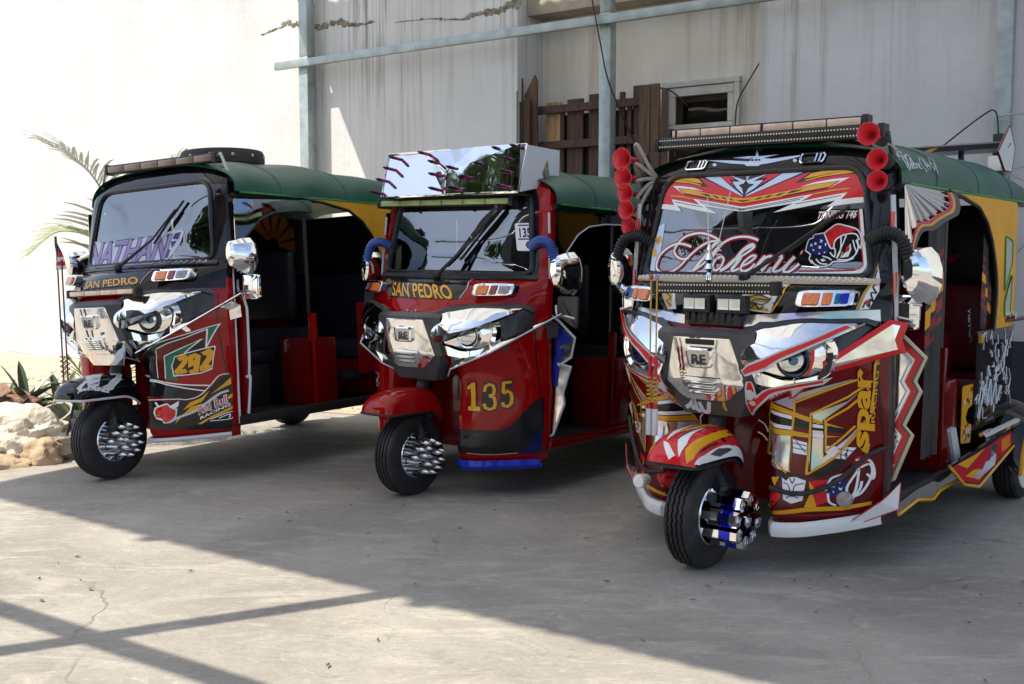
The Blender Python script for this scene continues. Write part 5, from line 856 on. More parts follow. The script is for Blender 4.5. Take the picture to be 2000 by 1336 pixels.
 ('P','tooth_trim','R','front','silver',3,[[(0.2274,0.6866),(0.2659,0.6941),(0.3024,0.6978),(0.3679,0.7202),(0.3579,0.7071),(0.3,0.6567),(0.2997,0.6884),(0.212,0.6454)]],0),
 ('S','tooth_trim','R','front','red',4,[[(0.2319,0.6849),(0.2104,0.642),(0.2981,0.6884),(0.2919,0.6581),(0.3039,0.6607),(0.3679,0.7202)]],0.006,0,0),
 ('S','tooth_trim','R','front','darkline',4,[[(0.234,0.6793),(0.2431,0.6606)],[(0.2483,0.6857),(0.2581,0.6673)],[(0.2618,0.6883),(0.2728,0.6739)],[(0.2754,0.6909),(0.2855,0.6802)]],0.004,0,0),
 ('P','fender_graphic','R','fender','red',1,[[(3.0,-0.85),(3.0,0.8),(40.0,0.8),(90.0,0.78),(150.0,0.8),(160.0,0.4),(160.0,-0.4),(150.0,-0.85),(90.0,-0.88),(40.0,-0.88)]],None),
 ('P','fender_graphic','R','fender','yellow',2,[[(6.0,0.48),(30.0,0.34),(70.0,0.42),(112.0,0.4),(96.0,0.52),(118.0,0.58),(80.0,0.62),(45.0,0.64),(20.0,0.66)],[(58.0,-0.12),(90.0,-0.04),(128.0,0.1),(158.0,0.28),(150.0,0.34),(118.0,0.2),(96.0,0.2),(80.0,0.06)],[(12.0,-0.5),(60.0,-0.56),(112.0,-0.4),(84.0,-0.38),(56.0,-0.36),(30.0,-0.4)]],None),
 ('P','fender_graphic','R','fender','white',2,[[(10.0,0.74),(50.0,0.8),(86.0,0.76),(100.0,0.8),(150.0,0.78),(160.0,0.9),(100.0,0.96),(50.0,0.94),(20.0,0.9)],[(14.0,0.26),(46.0,0.06),(88.0,0.14),(62.0,0.2),(40.0,0.3)],[(40.0,-0.14),(70.0,-0.26),(118.0,-0.14),(86.0,-0.14),(64.0,-0.1)],[(8.0,0.05),(40.0,-0.2),(36.0,-0.06),(16.0,0.16)]],None),
 ('P','fender_graphic','R','fender','charcoal',3,[[(62.0,0.84),(80.0,0.79),(100.0,0.86),(80.0,0.92)],[(112.0,0.42),(122.0,0.4),(112.0,0.52)],[(46.0,0.03),(56.0,0.02),(92.0,0.11),(88.0,0.14)]],None),
 ('P','fender_graphic','L','fender','whitegrey',1,[[(49,0.65),(91,-0.75),(110,-0.65),(100,-0.55),(88,0.35),(104,0.35),(92,0.55),(99,0.6),(88,0.65),(126,-0.65),(85,0.75),(112,-0.75),(68,0.7),(59,0.75)],[(28,0.45),(48,0.4),(64,0.3),(73,0.25),(62,0.45),(49,0.5),(33,0.6)],[(71,0.75),(80,0.7),(141,-0.6),(84,0.85),(76,0.85)]],None),
 ('T','fender_graphic','L','fender','white',2,'DRAGONBALL',[(19,0.6),(78,0.9),(28,0.55)],0.05),
 ('S','roof_name','R','roof','whitegrey',1,[[(-0.5,0.725),(-0.51,0.7),(-0.48,0.7),(-0.46,0.725),(-0.45,0.75),(-0.48,0.75),(-0.46,0.8),(-0.45,0.875),(-0.45,0.9)],[(-0.5,0.75),(-0.46,0.9),(-0.46,0.925)],[(-0.46,0.925),(-0.47,0.85),(-0.5,0.775),(-0.52,0.75),(-0.53,0.75),(-0.54,0.775)],[(-0.52,0.8),(-0.5,0.875),(-0.5,0.9)],[(-0.52,0.8),(-0.53,0.8),(-0.52,0.875)],[(-0.49,0.85),(-0.48,0.9),(-0.5,0.9)],[(-0.52,0.85),(-0.51,0.9),(-0.53,0.9)],[(-0.53,0.85),(-0.54,0.9),(-0.55,0.9)],[(-0.55,0.85),(-0.55,0.9)],[(-0.57,0.85),(-0.57,0.9)],[(-0.58,0.85),(-0.58,0.9),(-0.6,0.9)]],0.0085,None,1),
 ('S','roof_name','R','roof','whitegrey',1,[[(-0.64,0.775),(-0.61,0.825),(-0.61,0.875),(-0.65,0.925)],[(-0.66,0.775),(-0.65,0.85),(-0.67,0.9),(-0.67,0.9)],[(-0.69,0.775),(-0.66,0.875),(-0.69,0.85),(-0.69,0.825),(-0.7,0.9)],[(-0.76,0.75),(-0.72,0.85),(-0.74,0.875),(-0.74,0.9),(-0.76,0.85),(-0.75,0.825),(-0.73,0.825)],[(-0.79,0.75),(-0.79,0.8),(-0.77,0.875),(-0.77,0.925)]],0.008,None,1),
]

# ---------------------------------------------------------------- the three-wheelers
def seg_front(z0, z1, nz, ys, mb, off=0.0):
    mb.grid([[front_pt(y(z) if callable(y) else y, z, off) for y in ys] for z in [z0 + (z1 - z0) * i / nz for i in range(nz + 1)]])


def ymax(z): return _lerp_tab(YM, z)


def ray_loop(poly, c, ang):
    d = (math.cos(ang), math.sin(ang)); best = None; n = len(poly)
    for i in range(n):
        (x1, y1), (x2, y2) = poly[i], poly[(i + 1) % n]; ex, ey = x2 - x1, y2 - y1; den = d[0] * ey - d[1] * ex
        if abs(den) < 1e-12: continue
        t = ((x1 - c[0]) * ey - (y1 - c[1]) * ex) / den; u = ((x1 - c[0]) * d[1] - (y1 - c[1]) * d[0]) / den
        if t > 0 and -1e-6 <= u <= 1 + 1e-6 and (best is None or t > best): best = t
    return (c[0] + d[0] * best, c[1] + d[1] * best)


def round_poly(pts, rad, seg=6):
    o = []; n = len(pts)
    for i in range(n):
        p, a, b = Vector(pts[i]), Vector(pts[i - 1]), Vector(pts[(i + 1) % n]); r_ = rad[i] if hasattr(rad, '__len__') else rad
        u = (a - p).normalized() * r_; v = (b - p).normalized() * r_
        for k in range(seg + 1):
            t = k / seg; o.append(tuple((p + u) * (1 - t) ** 2 + p * 2 * t * (1 - t) + (p + v) * t * t))
    return o


OPEN = round_poly([(-.492, 1.098), (.492, 1.098), (.430, 1.510), (-.430, 1.510)], [.05, .05, .09, .09])
OUTER = [(-.558, 1.078)] + [(-.558 + 1.116 * i / 12, 1.078) for i in range(1, 13)] + [(ymax(z), z) for z in (1.15, 1.22, 1.3, 1.38, 1.45, 1.5, 1.54, 1.56, 1.58, 1.6, 1.613, 1.626, 1.636, 1.643)] + [(.1, 1.649), (0, 1.651), (-.1, 1.649)] + [(-ymax(z), z) for z in (1.643, 1.636, 1.626, 1.613, 1.6, 1.58, 1.56, 1.54, 1.5, 1.45, 1.38, 1.3, 1.22, 1.15)]
ANG = sorted([2 * math.pi * i / 120 for i in range(120)] + [math.atan2(z - 1.3, y) % (2 * math.pi) for y, z in ((-.558, 1.078), (.558, 1.078))])


def ribbon(path, w, mb2):
    """2D ribbon with mitred joints -> list of quads in 2D"""
    P = [Vector(p) for p in path]; n = len(P); L_ = []; R_ = []
    for i in range(n):
        d0 = (P[i] - P[i - 1]).normalized() if i else (P[1] - P[0]).normalized(); d1 = (P[i + 1] - P[i]).normalized() if i < n - 1 else d0
        n0 = Vector((-d0.y, d0.x)); n1 = Vector((-d1.y, d1.x)); m_ = n0 + n1
        m_ = m_.normalized() if m_.length > .3 else n1
        k = min(2.2, 1 / max(.3, m_.dot(n1))); L_.append(P[i] + m_ * w / 2 * k); R_.append(P[i] - m_ * w / 2 * k)
    for i in range(n - 1): mb2.append([tuple(L_[i]), tuple(L_[i + 1]), tuple(R_[i + 1]), tuple(R_[i])])


FONT_CACHE = {}
def text_tris(txt, bold):
    if (txt, bold) in FONT_CACHE: return FONT_CACHE[(txt, bold)]
    cu = bpy.data.curves.new('lettering', 'FONT'); cu.body = txt; cu.offset = bold; cu.resolution_u = 3
    ob = bpy.data.objects.new('lettering', cu); me = bpy.data.meshes.new_from_object(ob); vs = [tuple(v.co[:2]) for v in me.vertices]; me.calc_loop_triangles()
    tr = [tuple(t.vertices) for t in me.loop_triangles]; bpy.data.objects.remove(ob); bpy.data.curves.remove(cu); bpy.data.meshes.remove(me)
    W_ = max(v[0] for v in vs); H_ = .70 if txt != 'spar' else .50
    FONT_CACHE[(txt, bold)] = (vs, tr, W_, H_); return FONT_CACHE[(txt, bold)]


def conform(polys, tris_mesh, place, maxe, sc=(1, 1)):
    """triangulate flat outlines, cut them small and lay them on a curved panel"""
    bm = bmesh.new()
    for pl in polys:
        vs = [bm.verts.new((p[0] * sc[0], p[1] * sc[1], 0)) for p in pl]
        for t in tessellate_polygon([[Vector((p[0] * sc[0], p[1] * sc[1], 0)) for p in pl]]):
            try: bm.faces.new([vs[i] for i in t])
            except ValueError: pass
    for vs_, tr in tris_mesh:
        vv = [bm.verts.new((p[0] * sc[0], p[1] * sc[1], 0)) for p in vs_]
        for t in tr:
            try: bm.faces.new([vv[i] for i in t])
            except ValueError: pass
    for _ in range(6):
        es = [e for e in bm.edges if e.calc_length() > maxe]
        if not es: break
        bmesh.ops.subdivide_edges(bm, edges=es, cuts=1); bmesh.ops.triangulate(bm, faces=[f for f in bm.faces if len(f.verts) > 3])
    bm.verts.index_update(); V_ = [place(v.co.x / sc[0], v.co.y / sc[1]) for v in bm.verts]; F_ = [tuple(v.index for v in f.verts) for f in bm.faces]; bm.free()
    return V_, F_


BASEOFF = {'red_strip': .030}


def add_decals(car, root, parents):
    groups = {}
    for d in DECALS:
        kind, name, c, surf, col, layer = d[:6]
        if c != car: continue
        polys, tm = [], []
        if kind == 'P':
            polys = [list(p) for p in d[6]]; mir = d[7]
        elif kind == 'S':
            mir = d[8]
            for p in d[6]: ribbon_src = catmull(p, 5) if d[9] else p; ribbon(ribbon_src, d[7], polys)
        else:
            mir = None; vs, tr, W_, H_ = text_tris(d[6], d[8]); bl, br, tl = [Vector(q) for q in d[7]]
            if surf == 'fender': pass
            tm.append(([tuple(bl + (br - bl) * (v[0] / W_) + (tl - bl) * (v[1] / H_)) for v in vs], tr))
        off = .0008 + .0011 * layer + BASEOFF.get(name, 0)
        if name == 'red_strip': place = lambda a, b: front_pt(max(-.62, min(.62, a)), b, .0605 - .036 * max(0, min(1, (abs(a) - .30) / .20)) - .012 * max(0, min(1, (.75 - b) / .06)) + .0008 * layer); sc = (1, 1)
        elif surf == 'front': place = lambda a, b: front_pt(max(-ymax(b), min(ymax(b), a)), b, off); sc = (1, 1)
        elif surf == 'fender': place = lambda a, b: fender_pt(a, b, off); sc = (.004, .11)
        elif surf == 'roof': place = lambda a, b: roof_pt(a, b, off + .012); sc = (1, .8)
        elif surf.startswith('x'): place = lambda a, b: (nose_x(a, b) + off, a, b); sc = (1, 1)
        mname = 'p_' + col
        sets = [(0, polys)] + ([(1, [[(mir + (mir - a) * (1.25 if abs(mir) > .001 else 1), b) for a, b in p][::-1] for p in polys])] if mir is not None else [])
        if mir is not None and abs(mir) > .001: sets = [(0, sets[0][1] + sets[1][1])]        # one sticker across the middle
        for side, pp in sets:
            V_, F_ = conform(pp, tm, place, .03, sc)
            g = groups.setdefault((name, side), (MB(), [], surf))
            if mname not in g[1]: g[1].append(mname)
            g[0].cur = g[1].index(mname); g[0].add(V_, F_)
    for (name, _), (mb, ms, surf) in groups.items():
        me_o = mb.build(name.split('|')[0], [M[m_] for m_ in ms], parents.get(surf.split('.')[0], root), smooth=False)
        for p in me_o.data.polygons: p.use_smooth = True


def nose_x(y, z):       # face of the lower nose piece, leaning a little forward at the top
    return .014 + .15 * (z - .76) - .9 * max(0, abs(y) - .10) ** 1.5 - .35 * max(0, .70 - z)


def wheel(parent, y, x=0.0, z=.205, kind='spike', out=1):
    w_ = thing('wheel', None, None, (x, y, z)); w_.parent = parent
    mb = MB(); hw = .054
    gro = [-.030, -.010, .010, .030]
    prof = [(.106, -hw * .8), (.122, -hw), (.165, -hw * 1.04), (.188, -hw * .97), (.198, -hw * .86)]
    for g in gro: prof += [(.2035 - abs(g) * .08, g - .0045), (.193, g - .0025), (.193, g + .0025), (.2035 - abs(g) * .08, g + .0045)]
    prof += [(.198, hw * .86), (.188, hw * .97), (.165, hw * 1.04), (.122, hw), (.106, hw * .8)]
    mb.lathe(prof, 144, 'Y', wob=lambda i, q: .0028 * (1 if 5 <= i < 5 + 16 else 0) * math.sin(q * 36))
    mb.build('tyre', M['rubber'], w_, ang=50)
    mb = MB(); mb.lathe([(.012, -.03 * out), (.06, -.03 * out), (.088, -.02 * out), (.098, .02 * out), (.108, .042 * out), (.113, .05 * out), (.108, .053 * out), (.100, .035 * out), (.090, .012 * out), (.05, .006 * out), (0, .006 * out)], 40, 'Y')
    mb.build('rim', M['chrome_crisp'] if kind != 'plain' else M['tube_black'], w_)
    if kind == 'plain':
        return w_
    if kind == 'spike':
        base = MB(); base.lathe([(.0, 0), (.012, .0), (.012, .06), (.0145, .064), (.0145, .095), (.0125, .110), (.0, .155)], 12, 'Y'); me = None
        pos = [(.078, 2 * math.pi * i / 11) for i in range(10)] + [(.040, 2 * math.pi * i / 5 + .2) for i in range(5)] + [(0, 0)]
        for r_, a in pos:
            k = 1.0 if r_ > .06 else 1.1
            if me is None: o = base.build('spike', M['stud'], w_); me = o.data
            else: o = link('spike', me, w_)
            o.location = (r_ * math.cos(a), .010 * out, r_ * math.sin(a)); o.rotation_euler = (0, a, 0) if out > 0 else (math.pi, a, 0)
            o.scale = (1, k * (.9 + .2 * ((a * 7) % 1)), 1)
    else:       # long hexagonal covers with blue bands
        mb = MB(); mb.lathe([(0.0, 0), (.030, 0), (.030, .115), (.0, .115)], 6, 'Y'); bb = MB(); bb.lathe([(.0, .112), (.0312, .112), (.0312, .158), (.0, .158)], 6, 'Y'); cb = MB(); cb.lathe([(0, .158), (.030, .158), (.028, .183), (.016, .185), (.014, .176), (0, .176)], 6, 'Y')
        ms = None
        for i in range(9):
            a = 2 * math.pi * i / 8 + .2; r_ = .080 if i < 8 else 0
            if ms is None: oo = [mb.build('hex_cover', M['chrome_crisp'], w_), bb.build('blue_band', M['bluechrome'], w_), cb.build('hex_cap', M['chrome_crisp'], w_)]; ms = [o.data for o in oo]
            else: oo = [link(n_, m_, w_) for n_, m_ in zip(('hex_cover', 'blue_band', 'hex_cap'), ms)]
            for o in oo: o.location = (r_ * math.cos(a), .01 * out, r_ * math.sin(a)); o.rotation_euler = (0, a, 0)
    return w_


def corr_tube(path, r, n=12, pitch=.013):
    P = catmull(path, 14); L_ = sum((Vector(P[i + 1]) - Vector(P[i])).length for i in range(len(P) - 1)); k = int(L_ / pitch) * 4; Q = []; R_ = []
    cum = [0]
    for i in range(len(P) - 1): cum.append(cum[-1] + (Vector(P[i + 1]) - Vector(P[i])).length)
    j = 0
    for i in range(k + 1):
        s = L_ * i / k
        while j < len(P) - 2 and cum[j + 1] < s: j += 1
        f = (s - cum[j]) / max(1e-9, cum[j + 1] - cum[j]); Q.append(tuple(Vector(P[j]).lerp(Vector(P[j + 1]), f))); R_.append(r * (1 + .13 * math.sin(i * math.pi / 2)))
    mb = MB(); mb.tube(Q, R_, n); return mb


def raised(poly, h, ins=.006, maxe=.04, off0=0.0):
    """a panel standing proud of the front by h: conformed top, bevelled skirt"""
    n = len(poly); c = Vector((sum(p[0] for p in poly) / n, sum(p[1] for p in poly) / n)); mb = MB()
    V_, F_ = conform([[tuple(Vector(p) + (c - Vector(p)).normalized() * ins) for p in poly]], [], lambda a, b: front_pt(a, b, off0 + h), maxe); mb.add(V_, F_)
    den = []
    for i in range(n):
        a, b = Vector(poly[i]), Vector(poly[(i + 1) % n]); k = max(1, int((b - a).length / maxe))
        den += [a.lerp(b, t / k) for t in range(k)]
    A = [front_pt(p.x, p.y, off0 - .002) for p in den]; B = [front_pt(p.x, p.y, off0 + h - .002) for p in den]; C_ = [front_pt(*(p + (c - p).normalized() * ins), off0 + h) for p in den]
    mb.grid([A, B, C_], closed=True); return mb


def indicator(root, s, kind):
    pl = [(.285, .994), (.477, .998), (.472, 1.055), (.280, 1.052)]
    def plc(u, v, o): # u along y, v along z, flat lamp turned slightly outward
        y = .305 + .185 * u; return (-.125 - .080 * u ** 1.6 + .012 + o - .03 * v, s * y, .992 + .060 * v + .004 * u)
    ind = None
    def slab(u0, u1, v0, v1, o0, o1, bev=.0):
        mb = MB(); r_ = round_poly([(u0, v0), (u1, v0), (u1, v1), (u0, v1)], min(u1 - u0, v1 - v0) * .22, 3)
        cx, cy = (u0 + u1) / 2, (v0 + v1) / 2; f = lambda k, o: [plc(cx + (a - cx) * k, cy + (b - cy) * k, o) for a, b in r_]
        mb.grid([f(1, o0), f(1, o1 - .003), f(.96, o1)], closed=True); n = len(r_); o = len(mb.v); mb.add([plc(cx, cy, o1 + .001)] + f(.96, o1), [(0, i + 1, (i + 1) % n + 1) for i in range(n)]); return mb
    ind = slab(0, 1, 0, 1, -.03, .016).build('indicator_lamp', M['chrome_crisp'], root, ang=25)
    slab(.13, .44, .16, .84, .010, .022).build('amber_lens', M['amber'], ind, ang=25); slab(.49, .65, .16, .84, .010, .021).build('red_lens', M['redlens'] if kind != 'R' else M['amber'], ind, ang=25)
    if kind == 'R': slab(.70, .79, .2, .8, .010, .020).build('clear_lens', M['tealens'], ind); slab(.80, .92, .2, .8, .010, .020).build('clear_lens', M['bluelens'], ind)
    else: slab(.69, .93, .2, .8, .010, .020).build('clear_lens', M['clearlens'], ind, ang=25)
    return ind


def light_bar(name, root, a, b, size, n, lens, seg=True, frame='dark', up=Vector((0, 0, 1)), lab=None, dots=False):
    A, B = Vector(a), Vector(b); d = (B - A); L_ = d.length; d.normalize(); f = up.cross(d) * -1; f = d.cross(up); f.normalize(); w, h = size
    if f.x < 0: f = -f
    mt = Matrix(((d.x, f.x, up.x, A.x), (d.y, f.y, up.y, A.y), (d.z, f.z, up.z, A.z), (0, 0, 0, 1)))
    mb = MB(); mb.box(0, L_, -w, 0, -h / 2, h / 2, .004, mt); o = mb.build(name, M[frame], root)
    if lab: o['label'] = lab
    for e in (0, L_ - .018): MB().box(e - .002, e + .02, -w - .004, .006, -h / 2 - .004, h / 2 + .004, .003, mt).build('end_cap', M['dark'], o)
    if dots:
        mb = MB(); k = int(L_ / .0125)
        for i in range(2, k - 1):
            for r_ in (-.26, .26): x = L_ * i / k; mb.box(x - .0026, x + .0026, .0005, .0035, r_ * h - .0028, r_ * h + .0028, 0, mt)
        tag(mb.build('led_dots', M[lens], o, False), kind='stuff')
        return o
    me = None
    for i in range(n):
        x0 = .022 + (L_ - .044) * i / n + .003; x1 = .022 + (L_ - .044) * (i + 1) / n - .003
        MB().box(x0, x1, -.002, .006, -h * .34, h * .34, .002, mt).build('lamp_section', M[lens], o)
    return o


def mirror_up(root, s, spec):
    """chrome housing on a stalk or corrugated hose"""
    c = Vector((-.40, .655 * s, 1.115)); mb = MB()
    sc_ = .86 if not spec.get('hose') else .95
    ring = lambda x, hy, hz, dy, dz=0: [(c.x + x, c.y + s * dy + sc_ * hy * math.cos(q), c.z + dz + sc_ * hz * math.sin(q)) for q in [2 * math.pi * (i + .5) / 12 for i in range(12)]]
    mb.grid([ring(.085, .018, .05, -.02, .01), ring(.075, .035, .075, -.015, .005), ring(.02, .055, .105, 0, -.005), ring(-.03, .064, .115, .005, -.01), ring(-.045, .06, .110, .005, -.01)], closed=True)
    n = len(mb.v); mb.f.append(tuple(range(12))); mb.mi.append(0); mb.f.append(tuple(range(n - 12, n))); mb.mi.append(0)
    o = mb.build('mirror', M['chrome_crisp'], root, ang=22)
    if spec.get('hose'):
        corr_tube([(-.36, .47 * s, 1.235), (-.34, .53 * s, 1.262), (-.335, .595 * s, 1.245), (-.335, .63 * s, 1.17), (-.35, .635 * s, 1.13)], .023).build('hose', M[spec['hose']], o)
    else:
        mb = MB(); mb.tube([(-.40, .53 * s, 1.18), (-.38, .60 * s, 1.16), (-.37, .64 * s, 1.13)], .012); mb.build('stalk', M['chrome_crisp'], o)
    return o


def rickshaw(key, label, pos, yaw, roll, pitch, spec):
    root = thing('auto_rickshaw', label, 'auto rickshaw', pos, (0, 0, 0), 'auto rickshaws parked in a row')
    root.rotation_mode = 'QUATERNION'
    q = Matrix.Rotation(yaw, 3, 'Z') @ Matrix.Rotation(pitch, 3, 'Y') @ Matrix.Rotation(roll, 3, 'X'); root.rotation_quaternion = q.to_quaternion()
    inv = q.transposed(); wz = lambda x, y: None
    def ground_z(x, y):     # local height of the yard under a wheel
        v = q @ Vector((x, y, 0)) + Vector(pos); return (ground_h(v.x, v.y) - v.z) / (q @ Vector((0, 0, 1))).z
    up_c, lo_c = M[spec['upper']], M[spec['lower']]
    # --- front panel: cowl above, leg shields either side of the wheel
    mb = MB(); ycol = [-1 + 2 * i / 48 for i in range(49)]
    zs = [.655 + (1.078 - .655) * i / 40 for i in range(41)]
    for i in range(40):
        mb.cur = 1 if (zs[i] + zs[i + 1]) / 2 > spec['split'] else 0
        mb.grid([[front_pt(u * ymax(z), z) for u in ycol] for z in (zs[i], zs[i + 1])])
    cowl = mb.build('front_cowl', [lo_c, up_c], root, ang=60)
    for s in (1, -1):
        mb = MB(); rows = []
        for i in range(31):
            z = .185 + (.655 - .185) * i / 30; ym = ymax(z); row = [(front_x(.20, z) - .16, s * .172, z), (front_x(.20, z) - .06, s * .178, z)]
            row += [front_pt(s * (.185 + (ym - .185) * (j / 22)), z) for j in range(23)] + [(front_x(ym, z) - .05, s * (ym + .002), z)]
            rows.append(row)
        mb.grid(rows); mb.grid([[(p[0] - .006, p[1], p[2]) for p in r_] for r_ in rows]); mb.build('leg_shield', lo_c, root, ang=50)
    MB().box(-.62, -.36, -.175, .175, .2, .66, .01).build('footwell_housing', M['darkred'], root)
    mb = MB(); mb.tube([(-.16, 0, .70), (-.06, .0, .40), (-.02, .075, .30)], .035, 10); mb.tube([(-.02, .075, .32), (0, .08, .205)], .022, 8); mb.tube([(-.10, 0, .45), (-.03, -.075, .30), (0, -.075, .205)], .02, 8); mb.build('fork', M['dark'], root)
    # --- windscreen
    c = (0, 1.3); A = [ray_loop(OPEN, c, a) for a in ANG]; B = [ray_loop(OUTER, c, a) for a in ANG]; mb = MB(); K = 7
    rows = [[front_pt(a[0] + (b[0] - a[0]) * k / K, a[1] + (b[1] - a[1]) * k / K) for a, b in zip(A, B)] for k in range(K + 1)]
    for k in range(K): mb.cur = 1 if (spec.get('red_pillar') and k >= 3) else 0; mb.grid([rows[k], rows[k + 1]], closed=True)
    frame = mb.build('windscreen_frame', [M['black'], lo_c], root, ang=60)
    if spec.get('red_pillar'):      # the brow over the glass stays black
        for p in frame.data.polygons:
            if p.center.z > 1.50 and abs(p.center.y) < .40: p.material_index = 0
    mb = MB(); rows = [[front_pt(c[0] + (a[0] - c[0]) * k / 9, c[1] + (a[1] - c[1]) * k / 9) for a in A] for k in range(1, 10)]; mb.grid(rows, closed=True); n = len(mb.v); mb.add([front_pt(*c)] + rows[0], [(0, i + 1, (i + 1) % len(A) + 1) for i in range(len(A))]); mb.build('windscreen', M['glass'], root)
    mb = MB(); gl = [front_pt(*p, .004) for p in [ray_loop(OPEN, c, 2 * math.pi * i / 140) for i in range(140)]]; mb.tube(gl, .0115 if key != 'M' else .014, 8, closed=True); mb.build('gasket', M['gasket'], frame)
    # ledge trim below the glass
    strip = MB(); strip.grid([[front_pt(-.52 + 1.04 * i / 40, z, o) for i in range(41)] for z, o in ((1.068, .004), (1.069, .012), (1.087, .014), (1.089, .004))]); st = strip.build('trim_strip', M['p_tan'] if key == 'R' else (M['dark'] if key == 'M' else M['blackplate']), cowl)
    if key != 'M':
        mb = MB(); n = 46 if key == 'R' else 9
        for i in range(n):
            y = -.50 + 1.0 * i / n if key == 'R' else .18 + .30 * i / n + .012 * (i // 3)
            for e in (1, -1): mb.add([front_pt(y, 1.078, .0165), front_pt(y + .006, 1.078, .0165), front_pt(y - .004, 1.078 + e * .008, .0165), front_pt(y - .010, 1.078 + e * .008, .0165)], [(0, 1, 2, 3)])
        if key == 'L':
            for i in range(16):
                y = -.48 + .04 * i; mb.add([front_pt(y, 1.072, .0165), front_pt(y + .018, 1.074, .0165), front_pt(y + .022, 1.082, .0165), front_pt(y + .004, 1.084, .0165)], [(0, 1, 2, 3)])
        tag(mb.build('chevrons', M['p_white'] if key == 'R' else M['p_whitegrey'], st, False), kind='stuff')
    # panel joints and fixings
    sm = MB()
    for s in (1, -1):
        for pth in ([(s * (.20 + .36 * i / 20), .945 + .004 * math.sin(i * .3)) for i in range(21)], [(s * (.548 + .004 * math.sin(i * .25)), .24 + .68 * i / 24) for i in range(25)]):
            q_ = []; ribbon(pth, .0035, q_); V_, F_ = conform(q_, [], lambda a, b: front_pt(a, b, .0006), .06); sm.add(V_, F_)
    build_each(sm, 'panel_joint', M['p_black'], root, False)
    # wiper
    base, tip = spec['wiper']; wm = MB(); bx = front_pt(*base, .02); tx = front_pt(*tip, .03); mid = front_pt(base[0] + (tip[0] - base[0]) * .5, base[1] + (tip[1] - base[1]) * .5, .045)
    wm.tube([bx, mid, tx], [.010, .006, .005], 6); wm.lathe([(0, -.01), (.02, -.01), (.022, .01), (.012, .02), (0, .02)], 12, 'X', bx); wo = wm.build('wiper', M['dark'], root)
    d0 = (tip[0] - base[0], tip[1] - base[1]); k0, k1 = spec.get('blade', (.45, 1.1)); wm = MB(); p0 = [front_pt(base[0] + d0[0] * k, base[1] + d0[1] * k, .018) for k in [k0 + (k1 - k0) * i / 10 for i in range(11)]]; wm.tube(p0, .007, 6); wm.build('blade', M['dark'], wo)
    if key == 'M':
        for k0, k1 in ((.12, .52), (.53, .93)):
            mb = MB(); rows = []
            for i in range(9):
                f = i / 8; k = k0 + (k1 - k0) * f; wd = .018 * math.sin(math.pi * min(1, f * .8 + .12)) ; y, z = base[0] + d0[0] * k, base[1] + d0[1] * k; rows.append([front_pt(y - .006 - wd, z + wd * .9, .05), front_pt(y - .012, z + .01, .058), front_pt(y + wd * .2, z - wd * .4, .05)])
            mb.grid(rows); mb.build('wiper_plate', M['chrome_crisp'], wo, ang=10)
    # --- nose mask
    pl = [(-.116, .872), (.122, .872), (.145, .79), (.168, .70), (.138, .675), (.110, .648), (.082, .632), (-.082, .632), (-.108, .648), (-.135, .675), (-.162, .70), (-.138, .79)]
    NX = lambda y, z: nose_x(y, z) + .012
    def slab(poly, f, dep, ins, mt, name, parent, ang=25):
        n = len(poly); cy = sum(p[0] for p in poly) / n; cz = sum(p[1] for p in poly) / n; mb = MB(); k = lambda t, o: [(f(cy + (a - cy) * t, cz + (b - cz) * t) + o, cy + (a - cy) * t, cz + (b - cz) * t) for a, b in poly]
        mb.grid([k(1, -dep), k(1, -.003), k(1 - ins, 0)], closed=True)
        V_, F_ = conform([[(cy + (a - cy) * (1 - ins), cz + (b - cz) * (1 - ins)) for a, b in poly]], [], lambda a, b: (f(a, b), a, b), .045); mb.add(V_, F_); return mb.build(name, mt, parent, ang=ang)
    low = [(-.190, .70), (.190, .70), (.175, .66), (.118, .572), (-.118, .572), (-.175, .66)]
    nl = slab(low, nose_x, .10, .02, M['grey_plastic'] if key != 'L' else M['chrome'], 'lower_nose', root)
    mb = MB(); mb.grid([[(nose_x(y, z) - d, y, z) for y in [-.205 + .41 * i / 16 for i in range(17)]] for z, d in ((.66, .035), (.70, .0), (.80, -.004), (.87, -.004), (.885, .0), (.905, .03))]); mb.build('nose_cowl', M['grey_plastic'], root)
    np_ = slab(pl, NX, .03, .025, M['chrome'], 'nose_plate', root)
    NX2 = lambda y, z: NX(y, z) + .016
    bd = slab(round_poly([(-.062, .834), (.062, .834), (.048, .758), (-.048, .758)] if key == 'R' else [(-.058, .834), (.058, .834), (.054, .760), (-.054, .760)], .02, 4), NX2, .03, .14, M['chrome_crisp'], 'badge', root)
    slab(round_poly([(-.050, .826), (.050, .826), (.040, .766), (-.040, .766)], .014, 4), lambda y, z: NX2(y, z) + .0015, .01, .04, M['steel'], 'badge_face', bd)
    vs, tr, W_, H_ = text_tris('RE', .03); hh = .036; ww = .062; y0 = -.031 + (.006 if key == 'M' else 0)
    V_ = [(NX2(0, .78) + .0045, y0 + ww * v[0] / W_, .774 + hh * v[1] / H_) for v in vs]; mb = MB(); mb.add(V_, tr); mb.add([(x + .002, y, z) for x, y, z in V_], tr); mb.build('emblem_letters', M['p_charcoal'], bd, False)
    if key == 'R':
        vs, tr, W_, H_ = text_tris('BAJAJ', .02); mb = MB(); mb.add([(NX2(0, .78) + .0045, -.024 + .048 * v[0] / W_, .815 + .007 * v[1] / H_) for v in vs], tr); mb.build('emblem_letters', M['p_charcoal'], bd, False)
        slab(round_poly([(-.062, .866), (.062, .866), (.060, .846), (-.060, .846)], .004, 3), lambda y, z: NX(y, z) + .004, .01, .04, M['p_black'], 'name_plate', root)
    vt = slab(round_poly([(-.085, .722), (.085, .722), (.072, .650), (-.072, .650)], .014, 4), lambda y, z: NX(y, z) + .010, .03, .05, M['chrome_crisp'], 'vent', root)
